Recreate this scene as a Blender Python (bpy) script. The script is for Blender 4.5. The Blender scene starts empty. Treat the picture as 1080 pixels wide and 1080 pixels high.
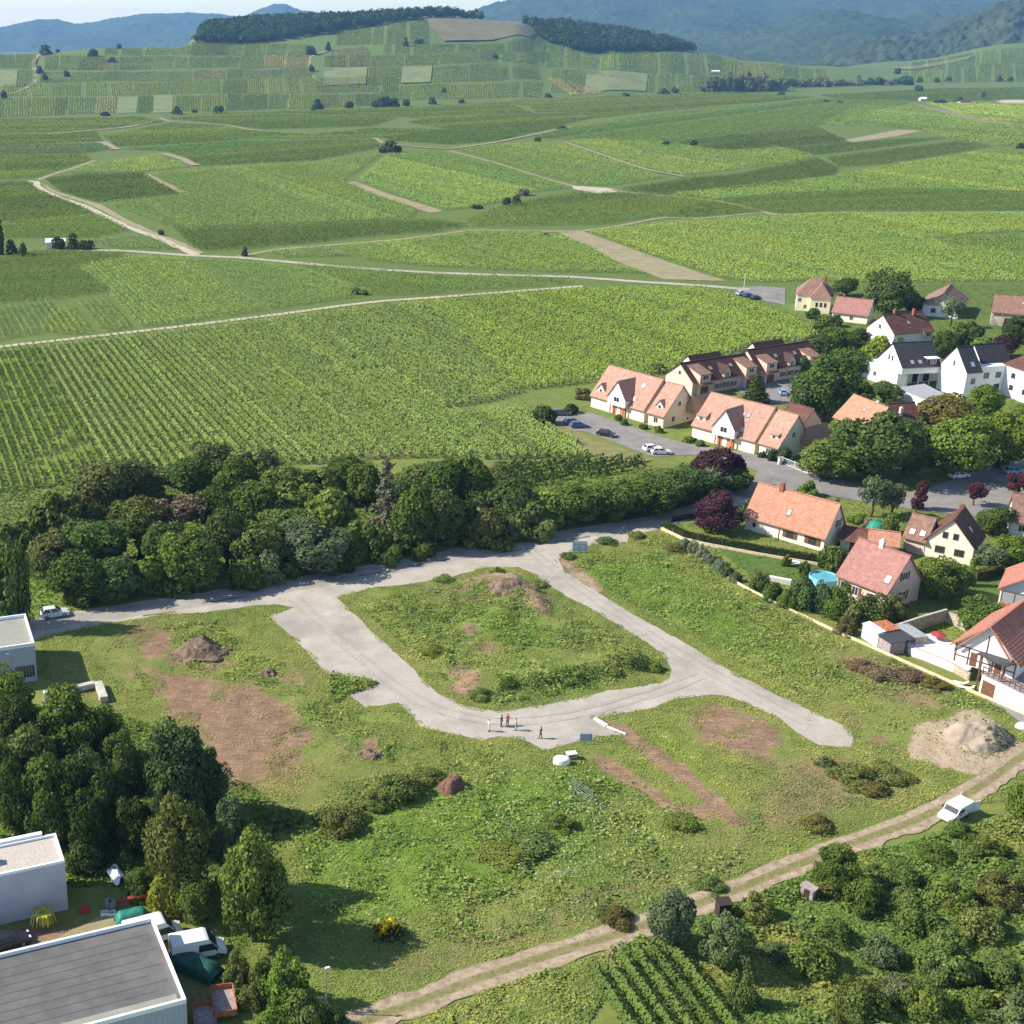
import bpy, math, random
import numpy as np
from mathutils import Vector, Matrix
from mathutils.geometry import delaunay_2d_cdt
rng = np.random.default_rng(7)
random.seed(7)
scene = bpy.context.scene
COL = scene.collection
R = math.radians
PI = math.pi

# ------------------------------------------------------------------ camera
F, CX, CY, YH, HC = 1333.0, 330.0, 540.0, 40.0, 84.0
TH = math.atan((CY - YH) / F)
CT, ST = math.cos(TH), math.sin(TH)


def ray(px, py):
    a = (np.asarray(px, float) - CX) / F
    b = (CY - np.asarray(py, float)) / F
    return a, CT + b * ST, -ST + b * CT


def P(px, py, z=0.0):
    dx, dy, dz = ray(px, py)
    t = (z - HC) / dz
    return np.array([dx * t, dy * t, np.full(np.shape(t), z) if np.ndim(t) else z])


# ------------------------------------------------------------------ noise
_T = rng.random((256, 256))


def vnoise(x, y, s=0):
    x = np.asarray(x, float) + s * 37.17
    y = np.asarray(y, float) + s * 11.73
    xi = np.floor(x).astype(int)
    yi = np.floor(y).astype(int)
    fx = x - xi
    fy = y - yi
    fx = fx * fx * (3 - 2 * fx)
    fy = fy * fy * (3 - 2 * fy)
    a = _T[xi & 255, yi & 255]
    b = _T[(xi + 1) & 255, yi & 255]
    c = _T[xi & 255, (yi + 1) & 255]
    d = _T[(xi + 1) & 255, (yi + 1) & 255]
    return (a * (1 - fx) + b * fx) * (1 - fy) + (c * (1 - fx) + d * fx) * fy


def fnoise(x, y, s=0, o=4):
    r = 0
    w = 0.5
    for i in range(o):
        r = r + w * vnoise(x, y, s + i)
        x = np.asarray(x) * 2.03
        y = np.asarray(y) * 2.03
        w *= 0.5
    return r / (1 - 0.5 ** o)


def sstep(a, b, x):
    t = np.clip((x - a) / (b - a), 0, 1)
    return t * t * (3 - 2 * t)


# ------------------------------------------------------------------ terrain
# (photo column, [(distance, photo row of the surface there)]): the plain is flat, then the hill
HILL = [
    (-400, [(1500, None), (1900, 92), (2300, 72)]),
    (0, [(1500, None), (1800, 98), (2050, 76), (2300, 57)]),
    (100, [(1500, None), (1800, 97), (2050, 74), (2300, 50)]),
    (185, [(1550, None), (1850, 94), (2100, 69), (2330, 49)]),
    (215, [(1550, None), (1850, 93), (2100, 68), (2350, 47), (2600, 29)]),
    (280, [(1600, None), (1900, 91), (2150, 66), (2400, 44), (2700, 23)]),
    (350, [(1650, None), (1950, 88), (2200, 62), (2480, 33), (2640, 21)]),
    (450, [(1750, None), (2000, 85), (2250, 55), (2560, 19), (2640, 16)]),
    (540, [(1800, None), (2050, 82), (2300, 55), (2560, 23), (2640, 22)]),
    (585, [(1850, None), (2100, 82), (2350, 60), (2560, 46), (2800, 27)]),
    (640, [(1900, None), (2150, 82), (2400, 64), (2580, 55), (2850, 33)]),
    (700, [(2000, None), (2250, 82), (2450, 66), (2640, 55), (2850, 43)]),
    (745, [(2050, None), (2300, 82), (2500, 68), (2700, 55)]),
    (800, [(2100, None), (2350, 84), (2550, 74), (2780, 63)]),
    (870, [(2300, None), (2500, 86), (2700, 77), (2950, 69)]),
    (950, [(2500, None), (2700, 84), (2950, 74), (3300, 64)]),
    (1080, [(2500, None), (2750, 80), (3000, 64), (3400, 43)]),
    (1500, [(2500, None), (2750, 76), (3000, 50), (3400, 10)]),
]
_YS = np.arange(0, 14001, 25.0)
_tab = []
for px, kn in HILL:
    ys, zs = [0], [0]
    for Y, py in kn:
        if py is None:
            z = 0.0
        else:
            d = ray(px, py)
            z = HC + d[2] / d[1] * Y
        ys.append(Y)
        zs.append(z)
    ys += [ys[-1] + 60, ys[-1] + 700, 14000]
    zs += [zs[-1] - 2, max(zs[-1] - 45, 0), 0]
    z = np.interp(_YS, ys, zs)
    k = np.exp(-0.5 * (np.arange(-6, 7) / 2.5) ** 2)
    k /= k.sum()
    z = np.convolve(np.pad(z, 6, mode='edge'), k, 'valid')
    _tab.append(z)
_tab = np.array(_tab)
_cpx = np.array([h[0] for h in HILL], float)


def zt(x, y):
    x = np.asarray(x, float)
    y = np.asarray(y, float)
    px = 330 + 1424 * x / np.maximum(y, 50)
    px = np.clip(px, _cpx[0], _cpx[-1] - 1e-3)
    i = np.clip(np.searchsorted(_cpx, px, 'right') - 1, 0, len(_cpx) - 2)
    w = (px - _cpx[i]) / (_cpx[i + 1] - _cpx[i])
    w = w * w * (3 - 2 * w)
    yy = np.clip(y / 25.0, 0, len(_YS) - 2.001)
    j = yy.astype(int)
    v = yy - j
    a = _tab[i, j] * (1 - v) + _tab[i, j + 1] * v
    b = _tab[i + 1, j] * (1 - v) + _tab[i + 1, j + 1] * v
    return a * (1 - w) + b * w


def G1(px, py):
    dx, dy, dz = ray(px, py)
    dx, dy, dz = float(dx), float(dy), float(dz)
    if dz < 0:
        t = -HC / dz
        if dy * t < 1400:
            return np.array([dx * t, dy * t, 0.0])
    ts = np.arange(1200, 4200, 4.0) / dy
    z = HC + dz * ts
    g = zt(dx * ts, dy * ts)
    hit = np.nonzero(z <= g)[0]
    k = hit[0] if len(hit) else int(np.argmin((z - g) / ts))      # over the ridge: take the skyline
    return np.array([dx * ts[k], dy * ts[k], float(g[k])])


def G(pts):
    return np.array([G1(a, b) for a, b in pts])


# ------------------------------------------------------------------ polygons
def inside(poly, x, y):
    x = np.asarray(x, float)
    y = np.asarray(y, float)
    r = np.zeros(x.shape, bool)
    n = len(poly)
    for i in range(n):
        x0, y0 = poly[i][:2]
        x1, y1 = poly[(i + 1) % n][:2]
        if y0 == y1:
            continue
        c = ((y0 > y) != (y1 > y)) & (x < (x1 - x0) * (y - y0) / (y1 - y0) + x0)
        r ^= c
    return r


def edist(poly, x, y, closed=True):
    x = np.asarray(x, float)
    y = np.asarray(y, float)
    d = np.full(x.shape, 1e9)
    n = len(poly)
    for i in range(n if closed else n - 1):
        x0, y0 = poly[i][:2]
        x1, y1 = poly[(i + 1) % n][:2]
        ex, ey = x1 - x0, y1 - y0
        L = ex * ex + ey * ey + 1e-12
        t = np.clip(((x - x0) * ex + (y - y0) * ey) / L, 0, 1)
        d = np.minimum(d, np.hypot(x - x0 - t * ex, y - y0 - t * ey))
    return d


def sdist(poly, x, y):
    d = edist(poly, x, y)
    return np.where(inside(poly, x, y), d, -d)


def densify(pts, step, closed=True, jit=0.0, seed=0):
    out = []
    n = len(pts)
    for i in range(n if closed else n - 1):
        a = np.array(pts[i][:2])
        b = np.array(pts[(i + 1) % n][:2])
        L = np.linalg.norm(b - a)
        m = max(1, int(L / step))
        nrm = np.array([-(b - a)[1], (b - a)[0]]) / (L + 1e-9)
        for k in range(m):
            p = a + (b - a) * k / m
            if jit:
                p = p + nrm * jit * 2 * (fnoise(p[0] * 0.55, p[1] * 0.55, 3 + seed, 5) - 0.5)
            out.append(p)
    if not closed:
        out.append(np.array(pts[-1][:2]))
    return out


# ------------------------------------------------------------------ meshes
def mesh_np(name, V, Fc, mat, col=None, smooth=False, extra=None):
    me = bpy.data.meshes.new(name)
    V = np.asarray(V, np.float32)
    Fc = np.asarray(Fc, np.int32)
    m, k = Fc.shape
    me.vertices.add(len(V))
    me.vertices.foreach_set('co', V.ravel())
    me.loops.add(m * k)
    me.loops.foreach_set('vertex_index', Fc.ravel())
    me.polygons.add(m)
    me.polygons.foreach_set('loop_start', np.arange(m, dtype=np.int32) * k)
    if smooth:
        me.polygons.foreach_set('use_smooth', np.ones(m, bool))
    me.update(calc_edges=True)
    if col is not None:
        c = np.ones((len(V), 4), np.float32)
        col = np.asarray(col, np.float32)
        c[:, :col.shape[1]] = col
        at = me.color_attributes.new('Col', 'FLOAT_COLOR', 'POINT')
        at.data.foreach_set('color', c.ravel())
    if extra is not None:
        for nm, arr in extra.items():
            c = np.ones((len(V), 4), np.float32)
            c[:, :arr.shape[1]] = arr
            at = me.color_attributes.new(nm, 'FLOAT_COLOR', 'POINT')
            at.data.foreach_set('color', c.ravel())
    me.materials.append(mat)
    return me


def link(name, me, parent=None):
    o = bpy.data.objects.new(name, me)
    COL.objects.link(o)
    if parent is not None:
        o.parent = parent
    return o


def tag(o, label=None, cat=None, group=None, kind=None):
    if label:
        o['label'] = label
    if cat:
        o['category'] = cat
    if group:
        o['group'] = group
    if kind:
        o['kind'] = kind
    return o


def structure(o, label=None):
    return tag(o, label, None, None, 'structure')


def thing(name, label, cat, loc=(0, 0, 0), rot=0.0, group=None):
    o = bpy.data.objects.new(name, None)
    COL.objects.link(o)
    o.location = [float(v) for v in loc]
    o.rotation_euler = (0, 0, rot)
    o.empty_display_size = 0.5
    tag(o, label, cat, group)
    return o


class Fr:
    """a local frame: u along, v to its left, z up"""

    def __init__(s, o, a, z=0.0):
        s.o = np.array([o[0], o[1], z], float)
        s.a = a
        s.c, s.s = math.cos(a), math.sin(a)

    def p(s, u, v, z):
        return (s.o[0] + u * s.c - v * s.s, s.o[1] + u * s.s + v * s.c, s.o[2] + z)

    def sub(s, u, v, z=0.0, da=0.0):
        q = s.p(u, v, z)
        return Fr(q, s.a + da, q[2])


class MB:
    def __init__(s, fr=None):
        s.V = []
        s.F = []
        s.fr = fr

    def add(s, vs, fs):
        n = len(s.V)
        s.V += [s.fr.p(*v) if s.fr else tuple(v) for v in vs]
        s.F += [tuple(i + n for i in f) for f in fs]
        return s

    def box(s, u0, u1, v0, v1, z0, z1):
        return s.add([(u0, v0, z0), (u1, v0, z0), (u1, v1, z0), (u0, v1, z0), (u0, v0, z1), (u1, v0, z1), (u1, v1, z1), (u0, v1, z1)],
                     [(0, 3, 2, 1), (4, 5, 6, 7), (0, 1, 5, 4), (1, 2, 6, 5), (2, 3, 7, 6), (3, 0, 4, 7)])

    def ext(s, poly, axis, a0, a1):
        """extrude a 2D polygon; axis 'u': poly is (v,z); 'v': poly is (u,z); 'z': poly is (u,v)"""
        n = len(poly)

        def mk(q, a):
            return {'u': (a, q[0], q[1]), 'v': (q[0], a, q[1]), 'z': (q[0], q[1], a)}[axis]
        vs = [mk(q, a0) for q in poly] + [mk(q, a1) for q in poly]
        fs = [tuple(range(n))[::-1], tuple(range(n, 2 * n))]
        fs += [(i, (i + 1) % n, n + (i + 1) % n, n + i) for i in range(n)]
        return s.add(vs, fs)

    def cyl(s, u, v, z0, z1, r, r2=None, n=10):
        r2 = r if r2 is None else r2
        vs = [(u + r * math.cos(2 * PI * i / n), v + r * math.sin(2 * PI * i / n), z0) for i in range(n)]
        vs += [(u + r2 * math.cos(2 * PI * i / n), v + r2 * math.sin(2 * PI * i / n), z1) for i in range(n)]
        fs = [(i, (i + 1) % n, n + (i + 1) % n, n + i) for i in range(n)] + [tuple(range(n))[::-1], tuple(range(n, 2 * n))]
        return s.add(vs, fs)

    def bar(s, a, b, r, n=5):
        a = Vector(a)
        b = Vector(b)
        d = (b - a).normalized()
        t = d.orthogonal().normalized()
        w = d.cross(t)
        vs = []
        for c in (a, b):
            for i in range(n):
                q = c + r * (math.cos(2 * PI * i / n) * t + math.sin(2 * PI * i / n) * w)
                vs.append(tuple(q))
        fs = [(i, (i + 1) % n, n + (i + 1) % n, n + i) for i in range(n)] + [tuple(range(n))[::-1], tuple(range(n, 2 * n))]
        return s.add(vs, fs)

    def dome(s, u, v, z, rx, ry, rz, nu=18, nv=7):
        vs = []
        for j in range(nv):
            a = j / nv * PI / 2
            for i in range(nu):
                b = 2 * PI * i / nu
                vs.append((u + rx * math.cos(a) * math.cos(b), v + ry * math.cos(a) * math.sin(b), z + rz * math.sin(a)))
        vs.append((u, v, z + rz))
        fs = [(j * nu + i, j * nu + (i + 1) % nu, (j + 1) * nu + (i + 1) % nu, (j + 1) * nu + i) for j in range(nv - 1) for i in range(nu)]
        fs += [((nv - 1) * nu + i, (nv - 1) * nu + (i + 1) % nu, nv * nu) for i in range(nu)]
        return s.add(vs, fs)

    def build(s, name, mat, parent=None, bevel=0, smooth=False, label=None):
        me = bpy.data.meshes.new(name)
        V = s.V
        if parent is not None:
            # walk up: parents of parts sit at their parent's origin
            root = parent
            while root.parent is not None:
                root = root.parent
            lo = root.location
            c, n = math.cos(root.rotation_euler.z), math.sin(root.rotation_euler.z)
            V = [((x - lo.x) * c + (y - lo.y) * n, -(x - lo.x) * n + (y - lo.y) * c, z - lo.z) for x, y, z in V]
        me.from_pydata(V, [], s.F)
        me.materials.append(mat)
        if smooth:
            me.polygons.foreach_set('use_smooth', [True] * len(me.polygons))
        me.update()
        o = link(name, me, parent)
        if bevel:
            b = o.modifiers.new('bevel', 'BEVEL')
            b.width = bevel
            b.segments = 2
            b.limit_method = 'ANGLE'
        if label:
            o['label'] = label
        return o


# ------------------------------------------------------------------ materials
def nodes_of(m):
    m.use_nodes = True
    nt = m.node_tree
    return nt, nt.nodes, nt.links


def mat(name, c, rough=0.8, var=0.12, scale=0.6, metal=0.0, spec=0.3, bump=0.0, c2=None, s2=6.0):
    m = bpy.data.materials.new(name)
    nt, N, L = nodes_of(m)
    b = N['Principled BSDF']
    b.inputs['Roughness'].default_value = rough
    b.inputs['Metallic'].default_value = metal
    b.inputs['Specular IOR Level'].default_value = spec
    if var <= 0:
        b.inputs['Base Color'].default_value = (*c, 1)
        return m
    g = N.new('ShaderNodeNewGeometry')
    n1 = N.new('ShaderNodeTexNoise')
    n1.inputs['Scale'].default_value = scale
    n1.inputs['Detail'].default_value = 6
    n1.inputs['Roughness'].default_value = 0.65
    L.new(g.outputs['Position'], n1.inputs['Vector'])
    r = N.new('ShaderNodeValToRGB')
    e = r.color_ramp.elements
    lo = [max(0, v * (1 - var * 1.6)) for v in c]
    hi = [min(1, v * (1 + var * 1.6)) for v in c]
    if c2:
        lo, hi = c, c2
    e[0].position, e[1].position = 0.32, 0.68
    e[0].color = (*lo, 1)
    e[1].color = (*hi, 1)
    L.new(n1.outputs['Fac'], r.inputs['Fac'])
    L.new(r.outputs['Color'], b.inputs['Base Color'])
    if bump:
        n2 = N.new('ShaderNodeTexNoise')
        n2.inputs['Scale'].default_value = s2
        n2.inputs['Detail'].default_value = 4
        L.new(g.outputs['Position'], n2.inputs['Vector'])
        bp = N.new('ShaderNodeBump')
        bp.inputs['Strength'].default_value = bump
        bp.inputs['Distance'].default_value = 0.2
        L.new(n2.outputs['Fac'], bp.inputs['Height'])
        L.new(bp.outputs['Normal'], b.inputs['Normal'])
    return m


def leaf_material(name, trans=0.25, rough=0.7):
    """per-leaf tint (mesh attribute) times the plant's own colour (object colour)"""
    m = bpy.data.materials.new(name)
    nt, N, L = nodes_of(m)
    N.remove(N['Principled BSDF'])
    at = N.new('ShaderNodeAttribute')
    at.attribute_name = 'Col'
    oi = N.new('ShaderNodeObjectInfo')
    mx = N.new('ShaderNodeMix')
    mx.data_type = 'RGBA'
    mx.blend_type = 'MULTIPLY'
    mx.inputs['Factor'].default_value = 1
    L.new(at.outputs['Color'], mx.inputs['A'])
    L.new(oi.outputs['Color'], mx.inputs['B'])
    d = N.new('ShaderNodeBsdfDiffuse')
    t = N.new('ShaderNodeBsdfTranslucent')
    s = N.new('ShaderNodeMixShader')
    s.inputs['Fac'].default_value = trans
    L.new(mx.outputs['Result'], d.inputs['Color'])
    L.new(mx.outputs['Result'], t.inputs['Color'])
    L.new(d.outputs[0], s.inputs[1])
    L.new(t.outputs[0], s.inputs[2])
    L.new(s.outputs[0], N['Material Output'].inputs['Surface'])
    return m


def tile_material(name, c, c2=None, row=0.34):
    """clay roof tiles: thin courses, patchy weathering"""
    m = mat(name, c, 0.85, 0.2, 0.9, c2=c2)
    nt, N, L = nodes_of(m)
    b = N['Principled BSDF']
    g = N.new('ShaderNodeNewGeometry')
    w = N.new('ShaderNodeTexWave')
    w.wave_type = 'BANDS'
    w.bands_direction = 'Z'
    w.inputs['Scale'].default_value = 0.95
    w.inputs['Distortion'].default_value = 0.6
    L.new(g.outputs['Position'], w.inputs['Vector'])
    n = N.new('ShaderNodeTexNoise')
    n.inputs['Scale'].default_value = 2.2
    n.inputs['Detail'].default_value = 8
    n.inputs['Roughness'].default_value = .75
    L.new(g.outputs['Position'], n.inputs['Vector'])
    ad = N.new('ShaderNodeMath')
    ad.operation = 'ADD'
    L.new(w.outputs['Fac'], ad.inputs[0])
    L.new(n.outputs['Fac'], ad.inputs[1])
    bp = N.new('ShaderNodeBump')
    bp.inputs['Strength'].default_value = 0.35
    bp.inputs['Distance'].default_value = 0.08
    L.new(ad.outputs[0], bp.inputs['Height'])
    L.new(bp.outputs['Normal'], b.inputs['Normal'])
    old = b.inputs['Base Color'].links[0].from_socket
    mx = N.new('ShaderNodeMix')
    mx.data_type = 'RGBA'
    mx.blend_type = 'MULTIPLY'
    mr = N.new('ShaderNodeMapRange')
    mr.inputs['From Min'].default_value = 0.35
    mr.inputs['From Max'].default_value = 0.65
    mr.inputs['To Min'].default_value = 0.0
    mr.inputs['To Max'].default_value = 1.0
    L.new(n.outputs['Fac'], mr.inputs['Value'])
    L.new(mr.outputs['Result'], mx.inputs['Factor'])
    L.new(old, mx.inputs['A'])
    mx.inputs['B'].default_value = (0.6, 0.57, 0.55, 1)
    L.new(mx.outputs['Result'], b.inputs['Base Color'])
    return m


LEAF = leaf_material('leaves')
VINE = leaf_material('vine_leaves', 0.15)
BLADE = leaf_material('grass_blades', 0.25)
M = {}
M['bark'] = mat('bark', (0.09, 0.065, 0.045), 0.9, 0.3, 3)
M['bark_grey'] = mat('bark_grey', (0.2, 0.17, 0.14), 0.9, 0.3, 3)
M['tile_salmon'] = tile_material('tile_salmon', (0.42, 0.235, 0.175), (0.54, 0.325, 0.25))
M['tile_orange'] = tile_material('tile_orange', (0.47, 0.22, 0.14), (0.58, 0.29, 0.195))
M['tile_pink'] = tile_material('tile_pink', (0.34, 0.165, 0.14), (0.43, 0.22, 0.19))
M['tile_brown'] = tile_material('tile_brown', (0.1, 0.048, 0.038), (0.19, 0.085, 0.06))
M['tile_brown_shade'] = tile_material('tile_brown_shade', (0.055, 0.028, 0.024), (0.105, 0.05, 0.042))  # brown tiles darkened to stand in for shade on the flatter back terrace roofs
M['tile_old'] = tile_material('tile_old', (0.22, 0.13, 0.1), (0.35, 0.2, 0.15))
M['tile_red'] = tile_material('tile_red', (0.4, 0.16, 0.115), (0.5, 0.22, 0.16))
M['slate'] = tile_material('slate', (0.035, 0.035, 0.042), (0.06, 0.058, 0.066))
M['wall_white'] = mat('wall_white', (0.78, 0.78, 0.77), 0.85, 0.04, 0.7)
M['wall_cream'] = mat('wall_cream', (0.78, 0.71, 0.58), 0.85, 0.05, 0.7)
M['wall_pink'] = mat('wall_pink', (0.68, 0.47, 0.37), 0.85, 0.05, 0.7)
M['wall_rose'] = mat('wall_rose', (0.62, 0.46, 0.4), 0.85, 0.05, 0.7)
M['wall_peach'] = mat('wall_peach', (0.72, 0.55, 0.44), 0.85, 0.05, 0.7)
M['wall_yellow'] = mat('wall_yellow', (0.77, 0.69, 0.47), 0.85, 0.06, 0.7)
M['wall_pale'] = mat('wall_pale', (0.76, 0.71, 0.53), 0.85, 0.05, 0.7)
M['wall_ruin'] = mat('wall_ruin', (0.45, 0.38, 0.31), 0.9, 0.3, 0.8)
M['orange_paint'] = mat('orange_paint', (0.5, 0.2, 0.12), 0.7, 0.1, 2)
M['white_paint'] = mat('white_paint', (0.8, 0.8, 0.8), 0.5, 0.03, 2)
M['white_door'] = mat('white_door', (0.76, 0.74, 0.7), 0.5, 0.05, 2)
M['wood_brown'] = mat('wood_brown', (0.16, 0.075, 0.04), 0.7, 0.2, 4)
M['timber'] = mat('timber', (0.14, 0.065, 0.05), 0.7, 0.2, 4)
M['brick'] = mat('brick', (0.28, 0.1, 0.07), 0.85, 0.2, 5)
M['glass'] = mat('glass', (0.035, 0.04, 0.045), 0.12, 0, spec=0.6)
M['skyglass'] = mat('skyglass', (0.32, 0.35, 0.38), 0.15, 0, spec=0.8)
M['gutter'] = mat('gutter', (0.3, 0.19, 0.13), 0.5, 0.1, 2, metal=0.4)
M['mesh_wire'] = mat('mesh_wire', (0.2, 0.25, 0.22), 0.6, 0.1, 2)
M['metal'] = mat('metal', (0.42, 0.43, 0.44), 0.45, 0.1, 2, metal=0.6)
M['metal_white'] = mat('metal_white', (0.75, 0.78, 0.82), 0.4, 0.04, 2)
M['dark_metal'] = mat('dark_metal', (0.05, 0.05, 0.055), 0.5, 0.1, 2)
M['concrete'] = mat('concrete', (0.45, 0.42, 0.37), 0.9, 0.2, 1.5, bump=0.3)
M['concrete_white'] = mat('concrete_white', (0.66, 0.63, 0.58), 0.9, 0.1, 1.5, bump=0.2)
M['kerb'] = mat('kerb', (0.62, 0.5, 0.34), 0.9, 0.15, 1.5, bump=0.2)
M['rubber'] = mat('rubber', (0.02, 0.02, 0.021), 0.8, 0)
M['hub'] = mat('hub', (0.4, 0.4, 0.42), 0.35, 0, metal=0.8)
M['lamp_red'] = mat('lamp_red', (0.35, 0.02, 0.02), 0.3, 0)
M['lamp_clear'] = mat('lamp_clear', (0.65, 0.66, 0.68), 0.2, 0)
M['tarp_green'] = mat('tarp_green', (0.02, 0.17, 0.12), 0.55, 0.25, 1.5, bump=0.5, s2=1.5)
M['tarp_dark'] = mat('tarp_dark', (0.015, 0.07, 0.055), 0.55, 0.3, 1.0, bump=0.5, s2=1.5)
M['rust'] = mat('rust', (0.36, 0.13, 0.06), 0.8, 0.3, 2)
M['red'] = mat('red', (0.36, 0.045, 0.04), 0.5, 0.1, 2)
M['cyan'] = mat('cyan', (0.1, 0.34, 0.42), 0.35, 0.12, 1.5)
M['pool_wall'] = mat('pool_wall', (0.2, 0.52, 0.66), 0.5, 0.1, 1.5)
M['blue_tent'] = mat('blue_tent', (0.05, 0.38, 0.6), 0.6, 0.1, 2)
M['teal'] = mat('teal', (0.02, 0.22, 0.15), 0.6, 0.1, 2)
M['sign_blue'] = mat('sign_blue', (0.2, 0.3, 0.4), 0.5, 0.15, 2.5)
M['sign_pale'] = mat('sign_pale', (0.5, 0.54, 0.58), 0.5, 0.05, 2)
M['yellow'] = mat('yellow', (0.46, 0.44, 0.06), 0.6, 0.1, 2)
M['bin'] = mat('bin', (0.17, 0.2, 0.22), 0.6, 0.1, 2)
M['dark_wood'] = mat('dark_wood', (0.04, 0.028, 0.025), 0.85, 0.2, 3)
M['grey_wood'] = mat('grey_wood', (0.3, 0.25, 0.25), 0.85, 0.25, 3)
M['corrugated'] = mat('corrugated', (0.3, 0.31, 0.33), 0.6, 0.15, 2)
M['stone'] = mat('stone', (0.42, 0.35, 0.27), 0.9, 0.3, 2.5, bump=0.4)
M['skin'] = mat('skin', (0.5, 0.32, 0.24), 0.6, 0)
M['hair'] = mat('hair', (0.04, 0.03, 0.022), 0.7, 0)
SKY_STRENGTH, HAZE, EXPO = 0.115, 0.000062, 0.78
# ------------------------------------------------------------------ outlines on the ground (photo rows and columns of the real edges)
ROAD_OUT = [(-60, 690), (-60, 671), (-20, 664), (30, 655), (80, 645), (150, 634.5), (240, 621), (330, 606), (420, 591), (500, 575), (560, 565), (640, 552),
            (700, 542), (735, 531), (762, 521), (800, 521), (790, 531), (745, 540), (725, 549), (697, 558), (664, 565), (662, 572), (623, 574.5), (600, 583),
            (588.5, 590), (596, 603), (621, 619), (666, 647), (723, 679), (776, 711), (820, 733), (851, 748), (880, 760), (897, 770), (900, 779),
            (898, 788), (863, 786), (846, 777), (820, 756), (797, 747), (770, 735), (750, 733), (712, 737), (684, 748), (640, 755), (627, 757), (641, 766), (655, 775),
            (630, 777), (600, 785), (590, 788), (572, 791), (562, 784), (552, 780), (525, 777), (510, 781), (490, 777), (445, 767), (420, 741), (400, 745), (385, 746), (368, 733),
            (384, 727), (402, 720), (378, 715), (347, 711), (330, 695), (312, 676), (300, 665), (282, 649), (300, 645), (312, 640.5), (290, 637.5), (260, 640),
            (215, 646), (170, 648), (150, 652), (100, 660), (35, 675)]
ISLAND = [(357, 632), (362, 628), (390, 621), (430, 616), (477, 608.5), (495, 603), (512, 599), (547, 598), (566, 608), (590, 625), (621, 641), (652, 660), (682, 678),
          (704, 697), (709, 706), (706, 715), (695, 720), (670, 725), (642, 728), (600, 738), (555, 746.5), (525, 750), (506, 748), (490, 744.5), (460, 730), (430, 700), (410, 682), (390, 664), (372, 646)]
W_OUT = P(*np.array(ROAD_OUT).T)[:2].T
W_ISL = P(*np.array(ISLAND).T)[:2].T
TRACK = [(330, 1110), (382, 1078), (440, 1058), (500, 1034), (548, 1018), (600, 1001), (645, 988), (690, 973), (726, 957), (775, 940), (822, 920), (870, 901), (910, 886), (960, 868), (1000, 850), (1040, 826), (1075, 800), (1110, 778)]
W_TRK = P(*np.array(TRACK).T)[:2].T
SANDPIT = [(963, 764), (980, 761), (998, 759), (1012, 751), (1030, 748), (1058, 770), (1076, 785), (1110, 785), (1110, 800), (1075, 813), (1037, 820), (993, 811), (957, 797)]
# soil patches: (outline, soil, sand, dry)
PATCH = [
    ([(158, 706), (185, 708), (232, 722), (270, 720), (302, 738), (334, 778), (318, 806), (290, 826), (262, 838), (235, 822), (222, 796), (200, 772), (168, 742)], .86, 0, .1),
    ([(128, 660), (168, 652), (186, 668), (180, 690), (240, 694), (232, 708), (172, 702), (146, 686)], .85, .25, 0),
    ([(100, 680), (130, 672), (150, 700), (160, 730), (140, 745), (118, 720)], .45, 0, .3),
    ([(486, 612), (520, 604), (548, 606), (580, 634), (576, 650), (548, 642), (520, 622), (492, 624)], 1.0, .5, 0),
    ([(430, 622), (470, 614), (520, 628), (540, 645), (500, 640)], .5, .2, .2),
    ([(484, 656), (498, 654), (532, 684), (516, 692), (492, 688)], .7, .1, .2),
    ([(470, 706), (498, 700), (512, 728), (492, 738), (474, 730)], .8, 0, .1),
    ([(716, 752), (760, 738), (806, 756), (832, 784), (815, 806), (770, 798), (734, 778)], .86, 0, .1),
    ([(634, 757), (664, 766), (706, 798), (752, 834), (792, 868), (772, 874), (734, 838), (690, 806), (650, 776)], 1.0, .3, 0),
    ([(622, 796), (646, 798), (684, 826), (712, 848), (760, 852), (752, 866), (700, 852), (660, 826), (634, 810)], .85, .1, .1),
    ([(586, 588), (596, 586), (628, 610), (640, 626), (624, 624), (598, 606)], .9, .5, 0),
    ([(640, 578), (672, 570), (690, 580), (660, 590)], .5, .5, .3),
    ([(880, 690), (920, 690), (985, 722), (1010, 742), (960, 748), (905, 722)], .25, 0, .9),
    ([(868, 742), (890, 740), (960, 790), (930, 800), (890, 770)], .6, .1, .3),
    ([(820, 800), (890, 800), (960, 822), (890, 850), (830, 880), (800, 866)], .3, 0, .75),
    ([(280, 760), (390, 770), (400, 800), (330, 850), (270, 850)], .3, 0, .4),
    ([(380, 782), (396, 776), (402, 792), (388, 798)], .9, 0, 0),
    ([(300, 690), (330, 700), (330, 730), (270, 720)], .5, 0, .3),
    ([(690, 580), (740, 582), (760, 590), (720, 596)], .2, 0, .6),
    ([(400, 1010), (560, 950), (640, 930), (760, 880), (800, 880), (780, 920), (600, 990), (420, 1040)], .1, 0, .55),
    ([(610, 985), (700, 960), (690, 990), (640, 1020)], .2, 0, .5),
    ([(640, 1020), (670, 1020), (700, 1060), (660, 1080), (640, 1080)], .5, .3, .3),
    ([(30, 700), (95, 700), (120, 740), (60, 745)], .45, 0, .2),
    ([(560, 640), (640, 660), (690, 690), (620, 700), (560, 680)], .12, 0, .35),
    ([(370, 632), (430, 690), (480, 740), (440, 700)], .3, .2, .5),
    ([(0, 940), (130, 960), (200, 1000), (250, 1080), (0, 1080)], .55, .3, .2),
]
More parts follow.
